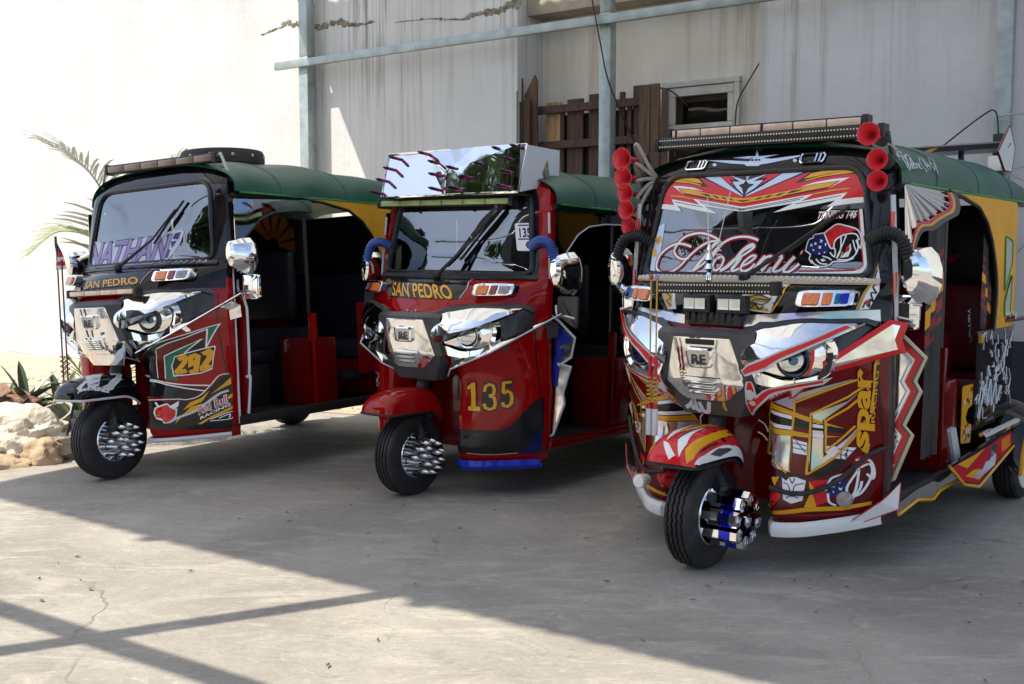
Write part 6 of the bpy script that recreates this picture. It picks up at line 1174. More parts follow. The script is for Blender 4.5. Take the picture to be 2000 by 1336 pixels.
    for i in range(3 if key != 'L' else 5):
        k = i / (2 if key != 'L' else 4); z = .705 - .040 * k; hw = .060 - .006 * k
        mb = MB(); mb.box(NX(0, z) + .009, NX(0, z) + .016, -hw, hw, z - .0045, z + .0035, .0015); mb.build('slat', M['chrome_crisp'] if key != 'M' else M['steel'], vt)
        MB().box(NX(0, z) + .0085, NX(0, z) + .0115, -hw, hw, z - .008, z - .005).build('slot', M['dark'], vt, False)
    # --- headlamp masks
    for s in (1, -1):
        sy = lambda pts: [(s * a, b) for a, b in (pts if s > 0 else pts[::-1])]
        hm = raised(sy([(.150, .83), (.165, .80), (.185, .74), (.205, .672), (.285, .706), (.40, .758), (.42, .80), (.415, .86), (.30, .85), (.20, .835)]), .016, .008).build('headlamp_mask', M['chrome'], root, ang=30)
        raised(sy([(.40, .80), (.40, .758), (.44, .772), (.535, .842), (.533, .925), (.505, .938), (.415, .882)]), .014, .008).build('side_panel', M['blackplate'], hm, ang=30)
        raised(sy([(.125, .886), (.142, .873), (.208, .909), (.36, .929), (.500, .936), (.530, .918), (.532, .936), (.500, .949), (.36, .943), (.20, .926)]), .026, .006).build('mask_rim', M['grey_plastic'] if key != 'R' else M['blackplate'], hm, ang=30)
        def facets(pts, fcs, mt, name):
            mb = MB(); P_ = [front_pt(s * a, b, o) for a, b, o in pts]
            for f in fcs: mb.add([P_[i] for i in f], [tuple(range(len(f)))])
            return mb.build(name, M[mt], hm, smooth=False)
        def ruled(lines, mt, name, seg=5):
            """smooth pressed plate spanning matching guide lines of (y, z, proud) points"""
            cl = [catmull(l_, seg) for l_ in lines]; mb = MB(); mb.grid([[front_pt(s * a, b, o) for a, b, o in l_] for l_ in cl]); mb.grid([[front_pt(s * a, b, o - .004) for a, b, o in l_] for l_ in cl]); return mb.build(name, M[mt], hm, ang=28)
        top = [(.148, .874, .025), (.21, .909, .025), (.36, .929, .023), (.497, .936, .021)]; ridge = [(.150, .796, .046), (.23, .808, .062), (.36, .846, .054), (.497, .926, .022)]
        mid1 = [(a[0] * .5 + b[0] * .5, a[1] * .5 + b[1] * .5, a[2] * .5 + b[2] * .5 + .006) for a, b in zip(top, ridge)]
        under = [(.170, .762, .030), (.250, .788, .026), (.36, .826, .018), (.485, .912, .012)]
        ruled([top, mid1, ridge], 'chrome', 'brow_plate'); ruled([ridge, [(a[0] * .4 + b[0] * .6, a[1] * .4 + b[1] * .6, a[2] * .4 + b[2] * .6 + .003) for a, b in zip(ridge, under)], under], 'chrome' if key != 'M' else 'grey_chrome', 'brow_underside')  # middle vehicle's underside chrome is coloured darker for the shaded ground it reflects
        c0 = [(.178, .765, .030), (.225, .752, .036), (.30, .735, .036), (.395, .758, .022), (.425, .80, .020)]; c1 = [(.188, .722, .042), (.235, .716, .050), (.31, .712, .044), (.41, .752, .026), (.436, .805, .018)]; c2 = [(.205, .668, .018), (.24, .682, .018), (.32, .715, .016), (.42, .755, .014), (.45, .80, .012)]
        ruled([c0, c1], 'chrome', 'cheek_plate'); ruled([c1, c2], 'chrome', 'cheek_underside')
        ruled([[(.392, .86, .020), (.412, .83, .020), (.405, .78, .020), (.378, .748, .022)], [(.404, .862, .034), (.425, .83, .034), (.418, .776, .034), (.386, .742, .034)], [(.43, .868, .016), (.442, .83, .016), (.436, .776, .016), (.40, .740, .016)]], 'chrome_crisp', 'rim_plate')
        # lamp
        lc = Vector(front_pt(s * .318, .800, .006)); nrm = (Vector(front_pt(s * .318, .800, .05)) - lc).normalized(); fwd = (nrm * .55 + Vector((1, 0, 0)) * .45).normalized(); qd = fwd.to_track_quat('X', 'Z').to_matrix()
        def lth(prof, name, mt, par, n=28):
            mb = MB(); prof = [(r_ * .82, h_ * .9) for r_, h_ in prof]; mb.lathe(prof, n, 'X'); mb.v = [tuple(lc + qd @ Vector(v)) for v in mb.v]; return mb.build(name, mt, par)
        hl = lth([(.074, -.05), (.076, .018), (.070, .026), (.062, .022), (.060, .0)], 'headlamp', M['blackplate'] if key != 'M' else M['chrome_crisp'], hm)
        lth([(.061, .004), (.055, .012), (.048, .008), (.046, -.01)], 'lamp_ring', M['chrome_crisp'] if key != 'R' else (M['tealens'] if s > 0 else M['bluechrome']), hl) if False else None
        lth([(.060, .010), (.045, .004), (.03, -.002), (.0, -.006)], 'reflector', {'M': M['greylens'], 'L': M['bluelens'], 'R': M['bluelens']}[key], hm)
        if key != 'M': lth([(.020, .010), (.022, .014), (.016, .018), (.0, .020)], 'projector_lens', M['tealens'], hm)
        lth([(.060, .012), (.05, .022), (.03, .029), (.0, .032)], 'lens_cover', M['lens_glass'], hm)
        # flying fin along the lower edge
        if key in 'ML':
            zt = .913 if key == 'M' else .92
            edge = [(.157, .628, .038), (.216, .668, .050), (.40, .745, .060), (.60, zt, .040)]; inner = [(.185, .655, .016), (.235, .694, .020), (.40, .775, .016), (.575, .880, .010)]
            mb = MB(); A_ = [front_pt(s * a, b, o) for a, b, o in edge]; B_ = [front_pt(s * a, b, o) for a, b, o in inner]; mb.grid([A_, B_]); mb.grid([[(x - .005, y, z) for x, y, z in A_], [(x - .005, y, z) for x, y, z in B_]])
            fn = mb.build('fin', M['chrome'], hm, False); mb = MB(); mb.tube(A_, .0045, 6); mb.build('fin_edge', M['p_whitegrey'] if key == 'M' else M['chrome_crisp'], fn)
            lowf = facets([(.157, .628, .038), (.216, .668, .050), (.40, .745, .060), (.175, .600, .02), (.26, .66, .012), (.42, .738, .006)], [(0, 1, 4, 3), (1, 2, 5, 4)], 'chrome', 'fin_return')
            facets([(.42, .775, .010), (.575, .885, .006), (.60, .86, .004), (.60, .80, .003), (.45, .735, .006)], [(0, 1, 2, 3, 4)], 'grey_plastic' if key == 'M' else 'chrome', 'fin_panel')
    # --- fender and wheels
    fmb = MB(); rows = [[fender_pt(.5 + 167 * i / 40, -1 + 2 * j / 20) for j in range(21)] for i in range(41)]; fmb.grid(rows); fmb.grid([[fender_pt(.5 + 167 * i / 40, -1 + 2 * j / 20, -.006) for j in range(21)] for i in range(41)])
    fx = spec.get('wheel_dx', 0); gz = ground_z(fx, 0) ; fd = fmb.build('front_fender', M[spec['fender']], root, ang=60, loc=(fx, 0, gz * .5))
    mb = MB(); mb.tube([fender_pt(.5, -1 + 2 * j / 16) for j in range(17)] + [fender_pt(.5 + 167 * i / 20, 1) for i in range(1, 21)], .006, 6); mb.tube([fender_pt(.5 + 167 * i / 20, -1) for i in range(0, 21)], .006, 6); mb.build('fender_edge', M['dark'] if key != 'L' else M['p_whitegrey'], fd)
    wheel(root, .0, fx, .203 + gz, 'hex' if key == 'R' else 'spike', 1)
    for s in (1, -1):
        g_ = ground_z(-2.0, s * .585); rw = wheel(root, s * .585, -2.0, .203 + g_, 'plain', s)
        if key == 'R' and s > 0:
            mb = MB(); mb.lathe([(.0, .055), (.10, .055), (.125, .06), (.15, .062), (.152, .057), (.12, .052), (0, .05)], 32, 'Y'); mb.build('white_wheel_cover', M['p_white'], rw)
    # --- roof canvas
    xs = [-.435 - 1.845 * i / 46 for i in range(47)]; vv = [-1 + 2 * j / 36 for j in range(37)]; r_ = random.Random(ord(key)); ph = [r_.uniform(0, 6) for _ in range(4)]
    wr = lambda x, v: .009 * math.sin(x * 7 + ph[0] + v * 2) * (1 - abs(v)) - .012 * math.sin((x + .62) / .54 * math.pi) ** 2 * (1 - abs(v)) + .007 * math.sin(x * 13 + ph[1] - v * 5) * abs(v) + .004 * math.sin(v * 9 + ph[2] + x * 3)
    mb = MB(); mb.grid([[roof_pt(x, v, wr(x, v)) for v in vv] for x in xs]); mb.grid([[roof_pt(x, v, wr(x, v) - .006) for v in vv] for x in xs]); rf = mb.build('roof_canvas', M['green_cloth'], root, ang=70)
    sm = MB()
    for x in (-.78, -1.32, -1.86): sm.tube([roof_pt(x, -1 + 2 * j / 30, wr(x, -1 + 2 * j / 30) + .001) for j in range(31)], .0035, 5)
    build_each(sm, 'canvas_seam', M['green_cloth'], rf)
    mb = MB()
    for s in (1, -1): mb.tube([(x, s * .572, 1.444) for x in xs[1:-6]], .006, 6)
    mb.build('roof_piping', M['edge_green'], rf)
    mb = MB()
    for s in (1, -1): mb.tube([(-.44, s * .545, 1.43), (-1.2, s * .555, 1.435), (-2.1, s * .555, 1.435)], .014, 8)
    for x in (-.62, -1.15, -1.7): mb.tube([(x, v[1] * .97, v[2] - .02) for v in [roof_pt(x, -1 + 2 * j / 12) for j in range(13)]], .010, 6)
    mb.build('roof_hoops', M['tube_black'], root)
    # --- rear canopy
    xo = lambda z: _lerp_tab([(.84, -1.615), (.95, -1.635), (1.05, -1.64), (1.15, -1.60), (1.25, -1.535), (1.33, -1.45), (1.39, -1.33), (1.425, -1.10), (1.44, -.92)], z)
    def plan(x0, k, sh=0):
        if k <= .55: return (x0 + (-1.86 - x0) * k / .55, .573 - sh)
        a = (k - .55) / .45 * math.pi / 2; return (-1.86 - (.37 - sh) * math.sin(a) ** .8, (.573 - sh) * math.cos(a) ** .55)
    zz = [.84, .9, .96, 1.02, 1.08, 1.14, 1.2, 1.25, 1.29, 1.33, 1.36, 1.39, 1.41, 1.425, 1.435, 1.442]
    mb = MB()
    for s in (1, -1):
        mb.grid([[(plan(xo(z), k / 24)[0], s * plan(xo(z), k / 24)[1], z) for k in range(25)] for z in zz]); mb.cur = 1; mb.grid([[(plan(xo(z), k / 24, .008)[0], s * plan(xo(z), k / 24, .008)[1], z) for k in range(25)] for z in zz]); mb.cur = 0
    cp = mb.build('rear_canopy', [M['yellow_cloth'], M['seat']], root, ang=60)
    for s in (1, -1):
        mb = MB(); mb.tube([(xo(z), s * .574, z) for z in zz], .009, 6); mb.build('opening_edge', M['tube_black'], cp)
        pane = round_poly([(-1.79, 1.28), (-1.90, 1.25), (-1.93, 1.10), (-1.83, 1.03)], .02, 3) + []
        for pts in ([(-1.745, 1.275), (-1.862, 1.255), (-1.866, 1.155), (-1.76, 1.015)], [(-1.872, 1.10), (-1.862, .90), (-1.775, .90), (-1.765, .97)]):
            pr_ = round_poly(pts, .018, 3); mb = MB(); mb.prism(pr_, lambda a, b: (a, s * .574, b), lambda a, b: (a, s * .5765, b)); pn = mb.build('side_pane', M['vinyl'], cp, False)
            mb = MB(); mb.tube([(a, s * .577, b) for a, b in pr_], .004, 5, closed=True); mb.build('pane_edge', M['edge_green'], pn)
    # --- lower body
    mb = MB(); body_c = M[spec['rear']]
    for s in (1, -1):
        def pr(z, k):
            x0 = -1.36; xx, yy = plan(x0, k); return (xx, s * (yy + .004), z)
        for z0, z1 in ((.43, .85),): mb.grid([[pr(z, k / 24) for k in range(25)] for z in (z0, z0 + .02, .6, z1 - .02, z1)])
    mb.build('rear_body', body_c, root, ang=60)
    MB().box(-1.30, -2.2, -.55, .55, .40, .43, 0).build('rear_floor', M['under'], root, False)
    MB().box(-.38, -2.15, -.555, .555, .235, .275, .006).build('floor_pan', M['under'], root); MB().box(-.6, -1.8, -.12, .12, .17, .234, .01).build('chassis', M['under'], root)
    for s in (1, -1):
        MB().box(-.40, -1.70, s * .555, s * .585, .243, .290, .006).build('door_sill', M[spec['sill']], root)
        rows = [[(-2.0 + .285 * math.cos(a), s * (.50 + .19 * j / 4), .21 + .285 * math.sin(a) - .004 * j * j) for j in range(5)] for a in [R(5 + 170 * i / 24) for i in range(25)]]
        mb = MB(); mb.grid(rows); mb.grid([[(x, y, z - .006) for x, y, z in q_] for q_ in rows]); rfd = mb.build('rear_fender', M['black'] if key == 'R' else M['darkred'], root)
        if key == 'R': mb = MB(); mb.tube([q_[-1] for q_ in rows], .011, 6); mb.build('fender_trim', M['p_yellow'], rfd)
        # front door post
        rows = [[(front_x(ymax(z), z) + .002, s * (ymax(z) - .002), z), (front_x(ymax(z), z) - .012, s * (ymax(z) + .006), z), (front_x(ymax(z), z) - .05, s * (ymax(z) + .006), z), (front_x(ymax(z), z) - .055, s * (ymax(z) - .03), z)] for z in [.2 + (1.5 - .2) * i / 26 for i in range(27)]]
        mb = MB(); mb.cur = 0
        for i in range(26): mb.cur = 1 if rows[i][0][2] > spec.get('post_split', 2) else 0; mb.grid(rows[i:i + 2])
        mb.build('door_post', [M[spec['post']], M['black']], root, ang=50)
        # mid pillar
        mb = MB(); mb.tube([(-.99, s * .54, .80), (-.97, s * .55, 1.43)], .012, 8); mb.build('pillar', M['tube_black'], root); MB().box(-1.0, -1.03, s * .52, s * .56, .27, .80, .004).build('pillar_base', M['red'] if key == 'L' else M['darkred'], root)
    # --- inside
    ins = M[spec['inside']]; sc_ = M[spec['seat']]
    MB().box(-1.04, -1.075, -.53, .53, .27, .72, .008).build('partition', M['seat'], root)
    MB().box(-1.0, -1.19, .30, .56, .27, .66, .012).build('side_box', M['darkred'], root); MB().box(-1.0, -1.19, -.30, -.56, .27, .60, .012).build('side_box', ins, root)
    MB().box(-.74, -1.03, -.24, .24, .52, .60, .03).build('driver_seat', sc_, root); MB().box(-.72, -.99, -.22, .22, .275, .52, .01).build('seat_base', M['under'], root)
    MB().box(-1.10, -1.17, -.36, .30, .76, 1.17, .03).build('driver_backrest', sc_ if key != 'R' else M['seat'], root)
    MB().box(-1.62, -2.12, -.52, .52, .50, .62, .04).build('passenger_seat', M[spec['pseat']], root); MB().box(-1.95, -2.12, -.52, .52, .62, 1.05, .04).build('passenger_backrest', M[spec['pseat']], root); MB().box(-1.66, -2.05, -.5, .5, .28, .50, .01).build('seat_base', ins if key == 'L' else M['under'], root)
    MB().box(-2.10, -2.16, -.5, .5, 1.05, 1.44, .01).build('rear_lining', M['seat'], root)
    mb = MB(); mb.tube([(-.50, -.30, 1.00), (-.45, -.12, 1.02), (-.44, 0, 1.0), (-.45, .12, 1.02), (-.50, .30, 1.00)], .014, 8); mb.tube([(-.44, 0, 1.0), (-.30, 0, .75)], .03, 8); mb.build('handlebar', M['dark'], root)
    MB().box(-.36, -.46, -.30, .30, .93, 1.04, .02).build('dashboard', M['dark'], root)
    for x0, x1, z0 in ((-.52, -.98, .62), (-1.0, -1.66, .30)): MB().box(x0, x1, -.548, -.540, z0, 1.43).build('cabin_light_block', M['seat'], root, False)  # added sheets closing the far side to keep light out of the cabin
    # --- lamps on the cowl, mirrors, wing plates
    for s in (1, -1): indicator(root, s, key); mirror_up(root, s, spec)
    return root, dict(front=cowl, fender=fd, roof=rf, x=nl), ground_z


def side_plate(name, poly, y, th, mt, root, ang=30, lean=lambda x, z: 0):
    mb = MB(); mb.prism(poly, lambda a, b: (a, y + lean(a, b), b), lambda a, b: (a, y + lean(a, b) + th, b)); return mb.build(name, mt, root, False)


def face_plate(name, poly, x, th, mt, root, sk=0.0, y0=.5):
    """plate facing forward, turned a little outward"""
    mb = MB(); mb.prism(poly, lambda a, b: (x - sk * (abs(a) - y0), a, b), lambda a, b: (x - th - sk * (abs(a) - y0), a, b)); return mb.build(name, mt, root, False)


def inset2(poly, d):
    n = len(poly); o = []; ar = sum(poly[i][0] * poly[(i + 1) % n][1] - poly[(i + 1) % n][0] * poly[i][1] for i in range(n)); sg = 1 if ar > 0 else -1
    for i in range(n):
        p, a, b = Vector(poly[i]), Vector(poly[i - 1]), Vector(poly[(i + 1) % n]); u = (p - a).normalized(); v = (b - p).normalized(); n0 = Vector((-u.y, u.x)) * sg; n1 = Vector((-v.y, v.x)) * sg; m_ = n0 + n1
        m_ = m_.normalized() if m_.length > .2 else n1; o.append(tuple(p + m_ * d / max(.45, m_.dot(n1))))
    return o


def rect_mirror(root, s, cx, cy, cz, w, h, mt, label=None, back='chrome_crisp', arm=True, dome=.03, cut=False):
    pl = [(cy - w / 2, cz - h / 2), (cy + w / 2, cz - h / 2), (cy + w / 2, cz + h / 2), (cy - w / 2, cz + h / 2)]
    if cut: pl = [(cy - w / 2, cz - h * .1), (cy + w * .4, cz - h / 2), (cy + w / 2, cz - h * .42), (cy + w / 2, cz + h / 2), (cy - w / 2, cz + h / 2)]
    pl = [(s * a, b) for a, b in pl]; rp = round_poly(pl, .018, 4); c = (s * cy, cz); mb = MB(); k = lambda t, o: [(cx + o, c[0] + (a - c[0]) * t, c[1] + (b - c[1]) * t) for a, b in rp]
    mb.grid([k(.97, -.012), k(1, -.008), k(1, .004), k(.96, .008)], closed=True); n = len(rp)
    if dome > .005: mb.grid([k(.96, .008), k(.86, .010), k(.52, dome)], closed=True); t_ = .52; o_ = dome
    else: t_ = .96; o_ = .008
    o = len(mb.v); mb.add(k(t_, o_), [tuple(range(n))]); mb.add(k(.97, -.012), [tuple(range(n))])
    ob = mb.build('mirror', M[mt], root, ang=18)
    if label: ob['label'] = label
    if arm: mb = MB(); mb.tube(catmull([(-.43, s * .575, cz + .04 if not cut else cz + .03), (-.41, s * (.60), cz - .02), (cx + dome * .8 + .006, s * (cy - .01), cz - .02), (cx + dome + .004, s * (cy + .045), cz - .03)], 4), .007, 7); mb.build('bracket', M['steel'], ob)
    return ob


def wind_plate(root, s, poly, mt, bands=(), flutes=0, name='wind_deflector'):
    """mirror sheet filling the top front corner of the door opening"""
    o = side_plate(name, poly, s * .580, s * .004, M[mt], root)
    return o


def wing_outline(pts, s): return [(s * a, b) for a, b in pts]


# ================================================================ left vehicle
rk, par, gz = rickshaw('L', 'red and black auto rickshaw numbered 292 with a black tyre on its green roof', (-2.092, 5.297, .044), R(238.61), R(2.79), R(-.69),
    dict(upper='black', lower='red', split=.952, fender='black', rear='red', sill='under', post='red', post_split=.955, inside='red', seat='seat', pseat='seat_blue', wiper=((-.035, 1.06), (.235, 1.365)), blade=(.45, 1.15), wheel_dx=-.045))
add_decals('L', rk, {'fender': par['fender']})
light_bar('roof_light_bar', rk, (-.45, -.445, 1.645), (-.45, .435, 1.635), (.04, .05), 6, 'led_brown')
mb = MB(); mb.tube([(-.46, .46, 1.655), (-.47, .50, 1.56), (-.48, .535, 1.40)], .008, 6); mb.tube([(-.46, -.46, 1.655), (-.47, -.50, 1.56), (-.48, -.535, 1.40)], .008, 6); mb.tube([(-.46, .435, 1.64), (-.46, .46, 1.655)], .006, 6); build_each(mb, 'bar_stay', M['steel'], rk)
light_bar('cowl_light_bar', rk, (-.005, -.225, .945), (-.005, .315, .948), (.035, .034), 4, 'led_tan')
for s in (1, -1):
    rect_mirror(rk, s, -.40, .70, .95, .115, .125, 'chrome_crisp', dome=.022)
    pl = [(-.42, 1.405), (-.95, 1.428), (-1.0, 1.425), (-1.0, 1.365), (-.85, 1.362), (-.70, 1.345), (-.60, 1.305), (-.52, 1.235), (-.44, 1.165), (-.42, 1.17)]
    wp = side_plate('wind_deflector', pl, s * .578, s * .004, M['mirror_sheet'], rk); mb = MB(); mb.tube([(a, s * .583, b) for a, b in pl[3:9]], .006, 6); mb.build('deflector_edge', M['dark'], wp)
    mb = MB(); pth = catmull([(-.43, s * .60, .93), (-.43, s * .625, .86), (-.43, s * .632, .80), (-.43, s * .628, .52), (-.43, s * .605, .49)], 6); mb.tube(pth, .007, 6); mb.tube(catmull([(-.43, s * .625, .50), (-.43, s * .632, .47), (-.43, s * .61, .30)], 6), .007, 6); ed = mb.build('wing_edge', M['p_whitegrey'], rk)
    side_poly = [(s * .56, .93), (s * .62, .86), (s * .628, .80), (s * .624, .52), (s * .60, .30), (s * .55, .30)]; face_plate('wing_plate', side_poly if s > 0 else side_poly[::-1], -.432, .004, M['darkred'], rk)
    mb = MB(); mb.tube([front_pt(s * (.20 + .335 * i / 12), .198 + .012 * i / 12, .022) for i in range(13)], .011, 8); mb.build('bumper_tube', M['p_whitegrey'], rk)
    mb = MB(); mb.tube([(-.405, s * .570, .25 + (1.36 - .25) * i / 14) if i < 10 else (-.405 - .004 * (i - 9), s * (.570 - .007 * (i - 9)), .25 + (1.36 - .25) * i / 14) for i in range(15)], .006, 6); mb.build('edge_moulding', M['p_whitegrey'], rk)
mb = MB(); [mb.add([(.02 + .004, .0 + y, z), (.02 + .004, y + .02, z - .01), (.02 + .004, y + .05, z - .12), (.02 + .004, y + .03, z - .125)], [(0, 1, 2, 3)]) for y, z in ((.035, .855), (.045, .86))]; mb.build('blue_streamer', M['tealens'], rk, False)
fp = thing('flag_aerial', None, None, (.10, -.145, .44)); fp.parent = rk
for dy in (0, .035):
    mb = MB(); mb.tube([(0, dy, 0), (0, dy, .62 + (.06 if dy else .18))], .004, 6); mb.build('rod', M['p_maroon'], fp); mb = MB(); mb.tube([(0, dy, 0), (0, dy, .07)], .010, 8); mb.build('rod_base', M['steel'], fp)
    mb = MB(); mb.tube([(.012 * math.cos(i * .9), dy + .012 * math.sin(i * .9), .09 + .006 * i / 1.6) for i in range(28)], .003, 5); mb.build('spring', M['dark'], fp)
rows = [[(.004 * math.sin(i * .8 + j), -.0 + w0 + (w1 - w0) * i / 8, .80 - .17 * j / 8 + .02 * (1 - j / 8) * 0) for i in range(9)] for j, (w0, w1) in enumerate([(-.01, -.005 + .011 * j) for j in range(9)])]
mb = MB()
for j in range(8): mb.cur = (0 if j < 4 else 1 + j % 2); mb.grid(rows[j:j + 2])
mb.build('flag', [M['p_navy'], M['p_crimson'], M['p_whitegrey']], fp, False)
# slatted step behind the front wheel, seen left of the tyre
mb = MB(); pl = [(-.30, .33), (-.26, .33), (-.22, .12), (-.34, .12)]; mb.tube([(-.08, -.30, .42), (-.04, -.34, .20), (-.04, -.24, .20), (-.08, -.20, .42)], .008, 6, closed=True); mb.box(-.07, -.055, -.30, -.22, .30, .33, .003); mb.box(-.06, -.05, -.325, -.225, .22, .29, .002); st_ = mb.build('mud_flap', M['grey_plastic'], rk)
# spare tyre lying on the roof
q_ = rk.rotation_quaternion; sp = thing('spare_tyre', 'black round tyre lying flat on the green roof of the left rickshaw', 'tyre', rk.location + q_ @ Vector((-.93, -.02, 1.655))); sp.rotation_mode = 'QUATERNION'; sp.rotation_quaternion = q_
mb = MB(); mb.lathe([(.15, .0), (.225, .0), (.238, .015), (.240, .070), (.228, .092), (.16, .094), (.15, .085), (.15, 0)], 48, 'Z'); mb.build('tyre', M['rubber'], sp)
mb = MB()
for i in range(12): a = 2 * math.pi * i / 12; mb.lathe([(0, .2405), (.010, .2405), (.008, .244), (0, .245)], 8, 'X', (0, 0, .055)); n = len(mb.v); mb.v[-32:] = [tuple(Matrix.Rotation(a, 3, 'Z') @ Vector(v)) for v in mb.v[-32:]]
build_each(mb, 'studs', M['p_tan'], sp)
mb = MB(); mb.lathe([(0, .04), (.10, .04), (.148, .08), (.150, .03)], 32, 'Z'); mb.build('hub', M['dark'], sp)
# orange half fan on the far inside panel
mb = MB()
for i in range(6):
    a0, a1 = R(-15 + 28 * i + 3), R(-15 + 28 * i + 25); mb.add([(-1.84 - .05 * math.cos(a0), -.53, 1.26 + .05 * math.sin(a0)), (-1.84 - .22 * math.cos(a0), -.53, 1.26 + .22 * math.sin(a0)), (-1.84 - .23 * math.cos((a0 + a1) / 2), -.53, 1.26 + .23 * math.sin((a0 + a1) / 2)), (-1.84 - .22 * math.cos(a1), -.53, 1.26 + .22 * math.sin(a1)), (-1.84 - .05 * math.cos(a1), -.53, 1.26 + .05 * math.sin(a1))], [(0, 1, 2, 3, 4)])
mb.build('orange_side_panel', M['p_orange'], rk, False)

# ================================================================ middle vehicle
rk, par, gz = rickshaw('M', 'dark red auto rickshaw numbered 135 with a spiked mirror box over its windscreen', (-.52, 5.108, -.001), R(232.67), R(-.19), R(-1.44),
    dict(upper='red', lower='red', split=9, red_pillar=True, fender='red', rear='darkred', sill='darkred', post='red', inside='seat', seat='seat', pseat='seat_blue', hose='hose_blue', wiper=((-.02, 1.07), (.30, 1.445)), blade=(.25, 1.0), wheel_dx=-.015))
add_decals('M', rk, {'fender': par['fender']})
light_bar('roof_light_bar', rk, (-.345, -.56, 1.468), (-.345, .36, 1.460), (.05, .04), 6, 'led_green')
MB().box(-.35, -.40, -.50, .44, 1.486, 1.492).build('bar_shelf', M['dark'], rk, False)
# mirror box
bx = thing('mirror_box', None, None, (0, 0, 0)); bx.parent = rk
F0, F1, Y0, Y1 = (-.285, 1.495), (-.345, 1.728), -.475, .445
fpt = lambda y, k: (F0[0] + (F1[0] - F0[0]) * k, y, F0[1] + (F1[1] - F0[1]) * k)
ctr = (-.02, .50)
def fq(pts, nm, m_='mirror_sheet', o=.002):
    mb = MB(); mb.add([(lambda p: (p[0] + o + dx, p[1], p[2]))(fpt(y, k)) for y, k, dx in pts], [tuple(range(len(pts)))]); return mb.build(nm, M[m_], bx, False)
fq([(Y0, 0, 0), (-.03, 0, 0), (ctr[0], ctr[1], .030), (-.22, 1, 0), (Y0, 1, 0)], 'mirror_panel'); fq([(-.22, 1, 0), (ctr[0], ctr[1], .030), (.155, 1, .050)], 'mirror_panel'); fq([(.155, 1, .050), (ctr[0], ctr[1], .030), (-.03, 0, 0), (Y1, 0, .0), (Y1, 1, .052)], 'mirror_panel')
mb = MB(); mb.add([fpt(Y0, 0), fpt(Y1, 0), fpt(Y1, 1), fpt(Y0, 1), (-.62, Y0, 1.56), (-.62, Y1, 1.56), (-.62, Y1, 1.728), (-.62, Y0, 1.728)], [(0, 1, 2, 3), (3, 2, 6, 7), (1, 5, 6, 2), (0, 3, 7, 4), (0, 4, 5, 1)]); mb.build('box_shell', M['p_whitegrey'], bx, False)
mb = MB(); mb.tube([tuple(Vector(fpt(y, k)) + Vector((.004, 0, 0))) for y, k in ((Y0, 0), (Y1, 0), (Y1, 1), (Y0, 1))], .007, 6, closed=True)
for a, b in (((-.22, 1, 0), (*ctr, .034)), ((.155, 1, 0), (*ctr, .034)), ((-.03, 0, 0), (*ctr, .034))): mb.tube([tuple(Vector(fpt(a[0], a[1])) + Vector((.004, 0, 0))), tuple(Vector(fpt(b[0], b[1])) + Vector((b[2], 0, 0)))], .005, 6)
mb.build('box_trim', M['chrome_crisp'], bx)
# a scorched notch in the right flank
mb = MB(); mb.prism([(-.50, 1.56), (-.475, 1.60), (-.495, 1.64), (-.515, 1.67), (-.525, 1.63), (-.54, 1.58), (-.53, 1.56)], lambda a, b: (a, Y1 + .001, b), lambda a, b: (a, Y1 + .003, b)); mb.build('scorch_mark', M['spall'], bx, False)
bul = MB(); bul.lathe([(0, 0), (.008, 0), (.0085, .055), (.0075, .060), (.0, .060)], 10, 'X'); tipm = MB(); tipm.lathe([(.0, .058), (.0088, .060), (.0088, .064), (.0065, .078), (.0, .092)], 10, 'X'); mes = None
def b_px(px, py):       # positions measured on the face, as fractions
    return (Y0 + (Y1 - Y0) * px, py)
for i, (fx_, k) in enumerate(((.11, .86), (.08, .62), (.04, .36), (-.03, .08), (.33, .92), (.42, .70), (.44, .42), (.46, .10), (.60, .10), (.66, .30), (.67, .33), (.75, .60), (.86, .90), (.98, .92), (.95, .66), (.94, .40), (.93, .10), (.56, .55))):
    y, kk = b_px(max(.015, fx_), k); p = Vector(fpt(y, kk))
    if mes is None: oo = [bul.build('bullet', M['bullet'], bx), tipm.build('bullet_tip', M['bullet_tip'], bx)]; mes = [o.data for o in oo]
    else: oo = [link('bullet', mes[0], bx), link('bullet_tip', mes[1], bx)]
    for o in oo: o.location = p; o.rotation_euler = (0, R(-8), R(-14))
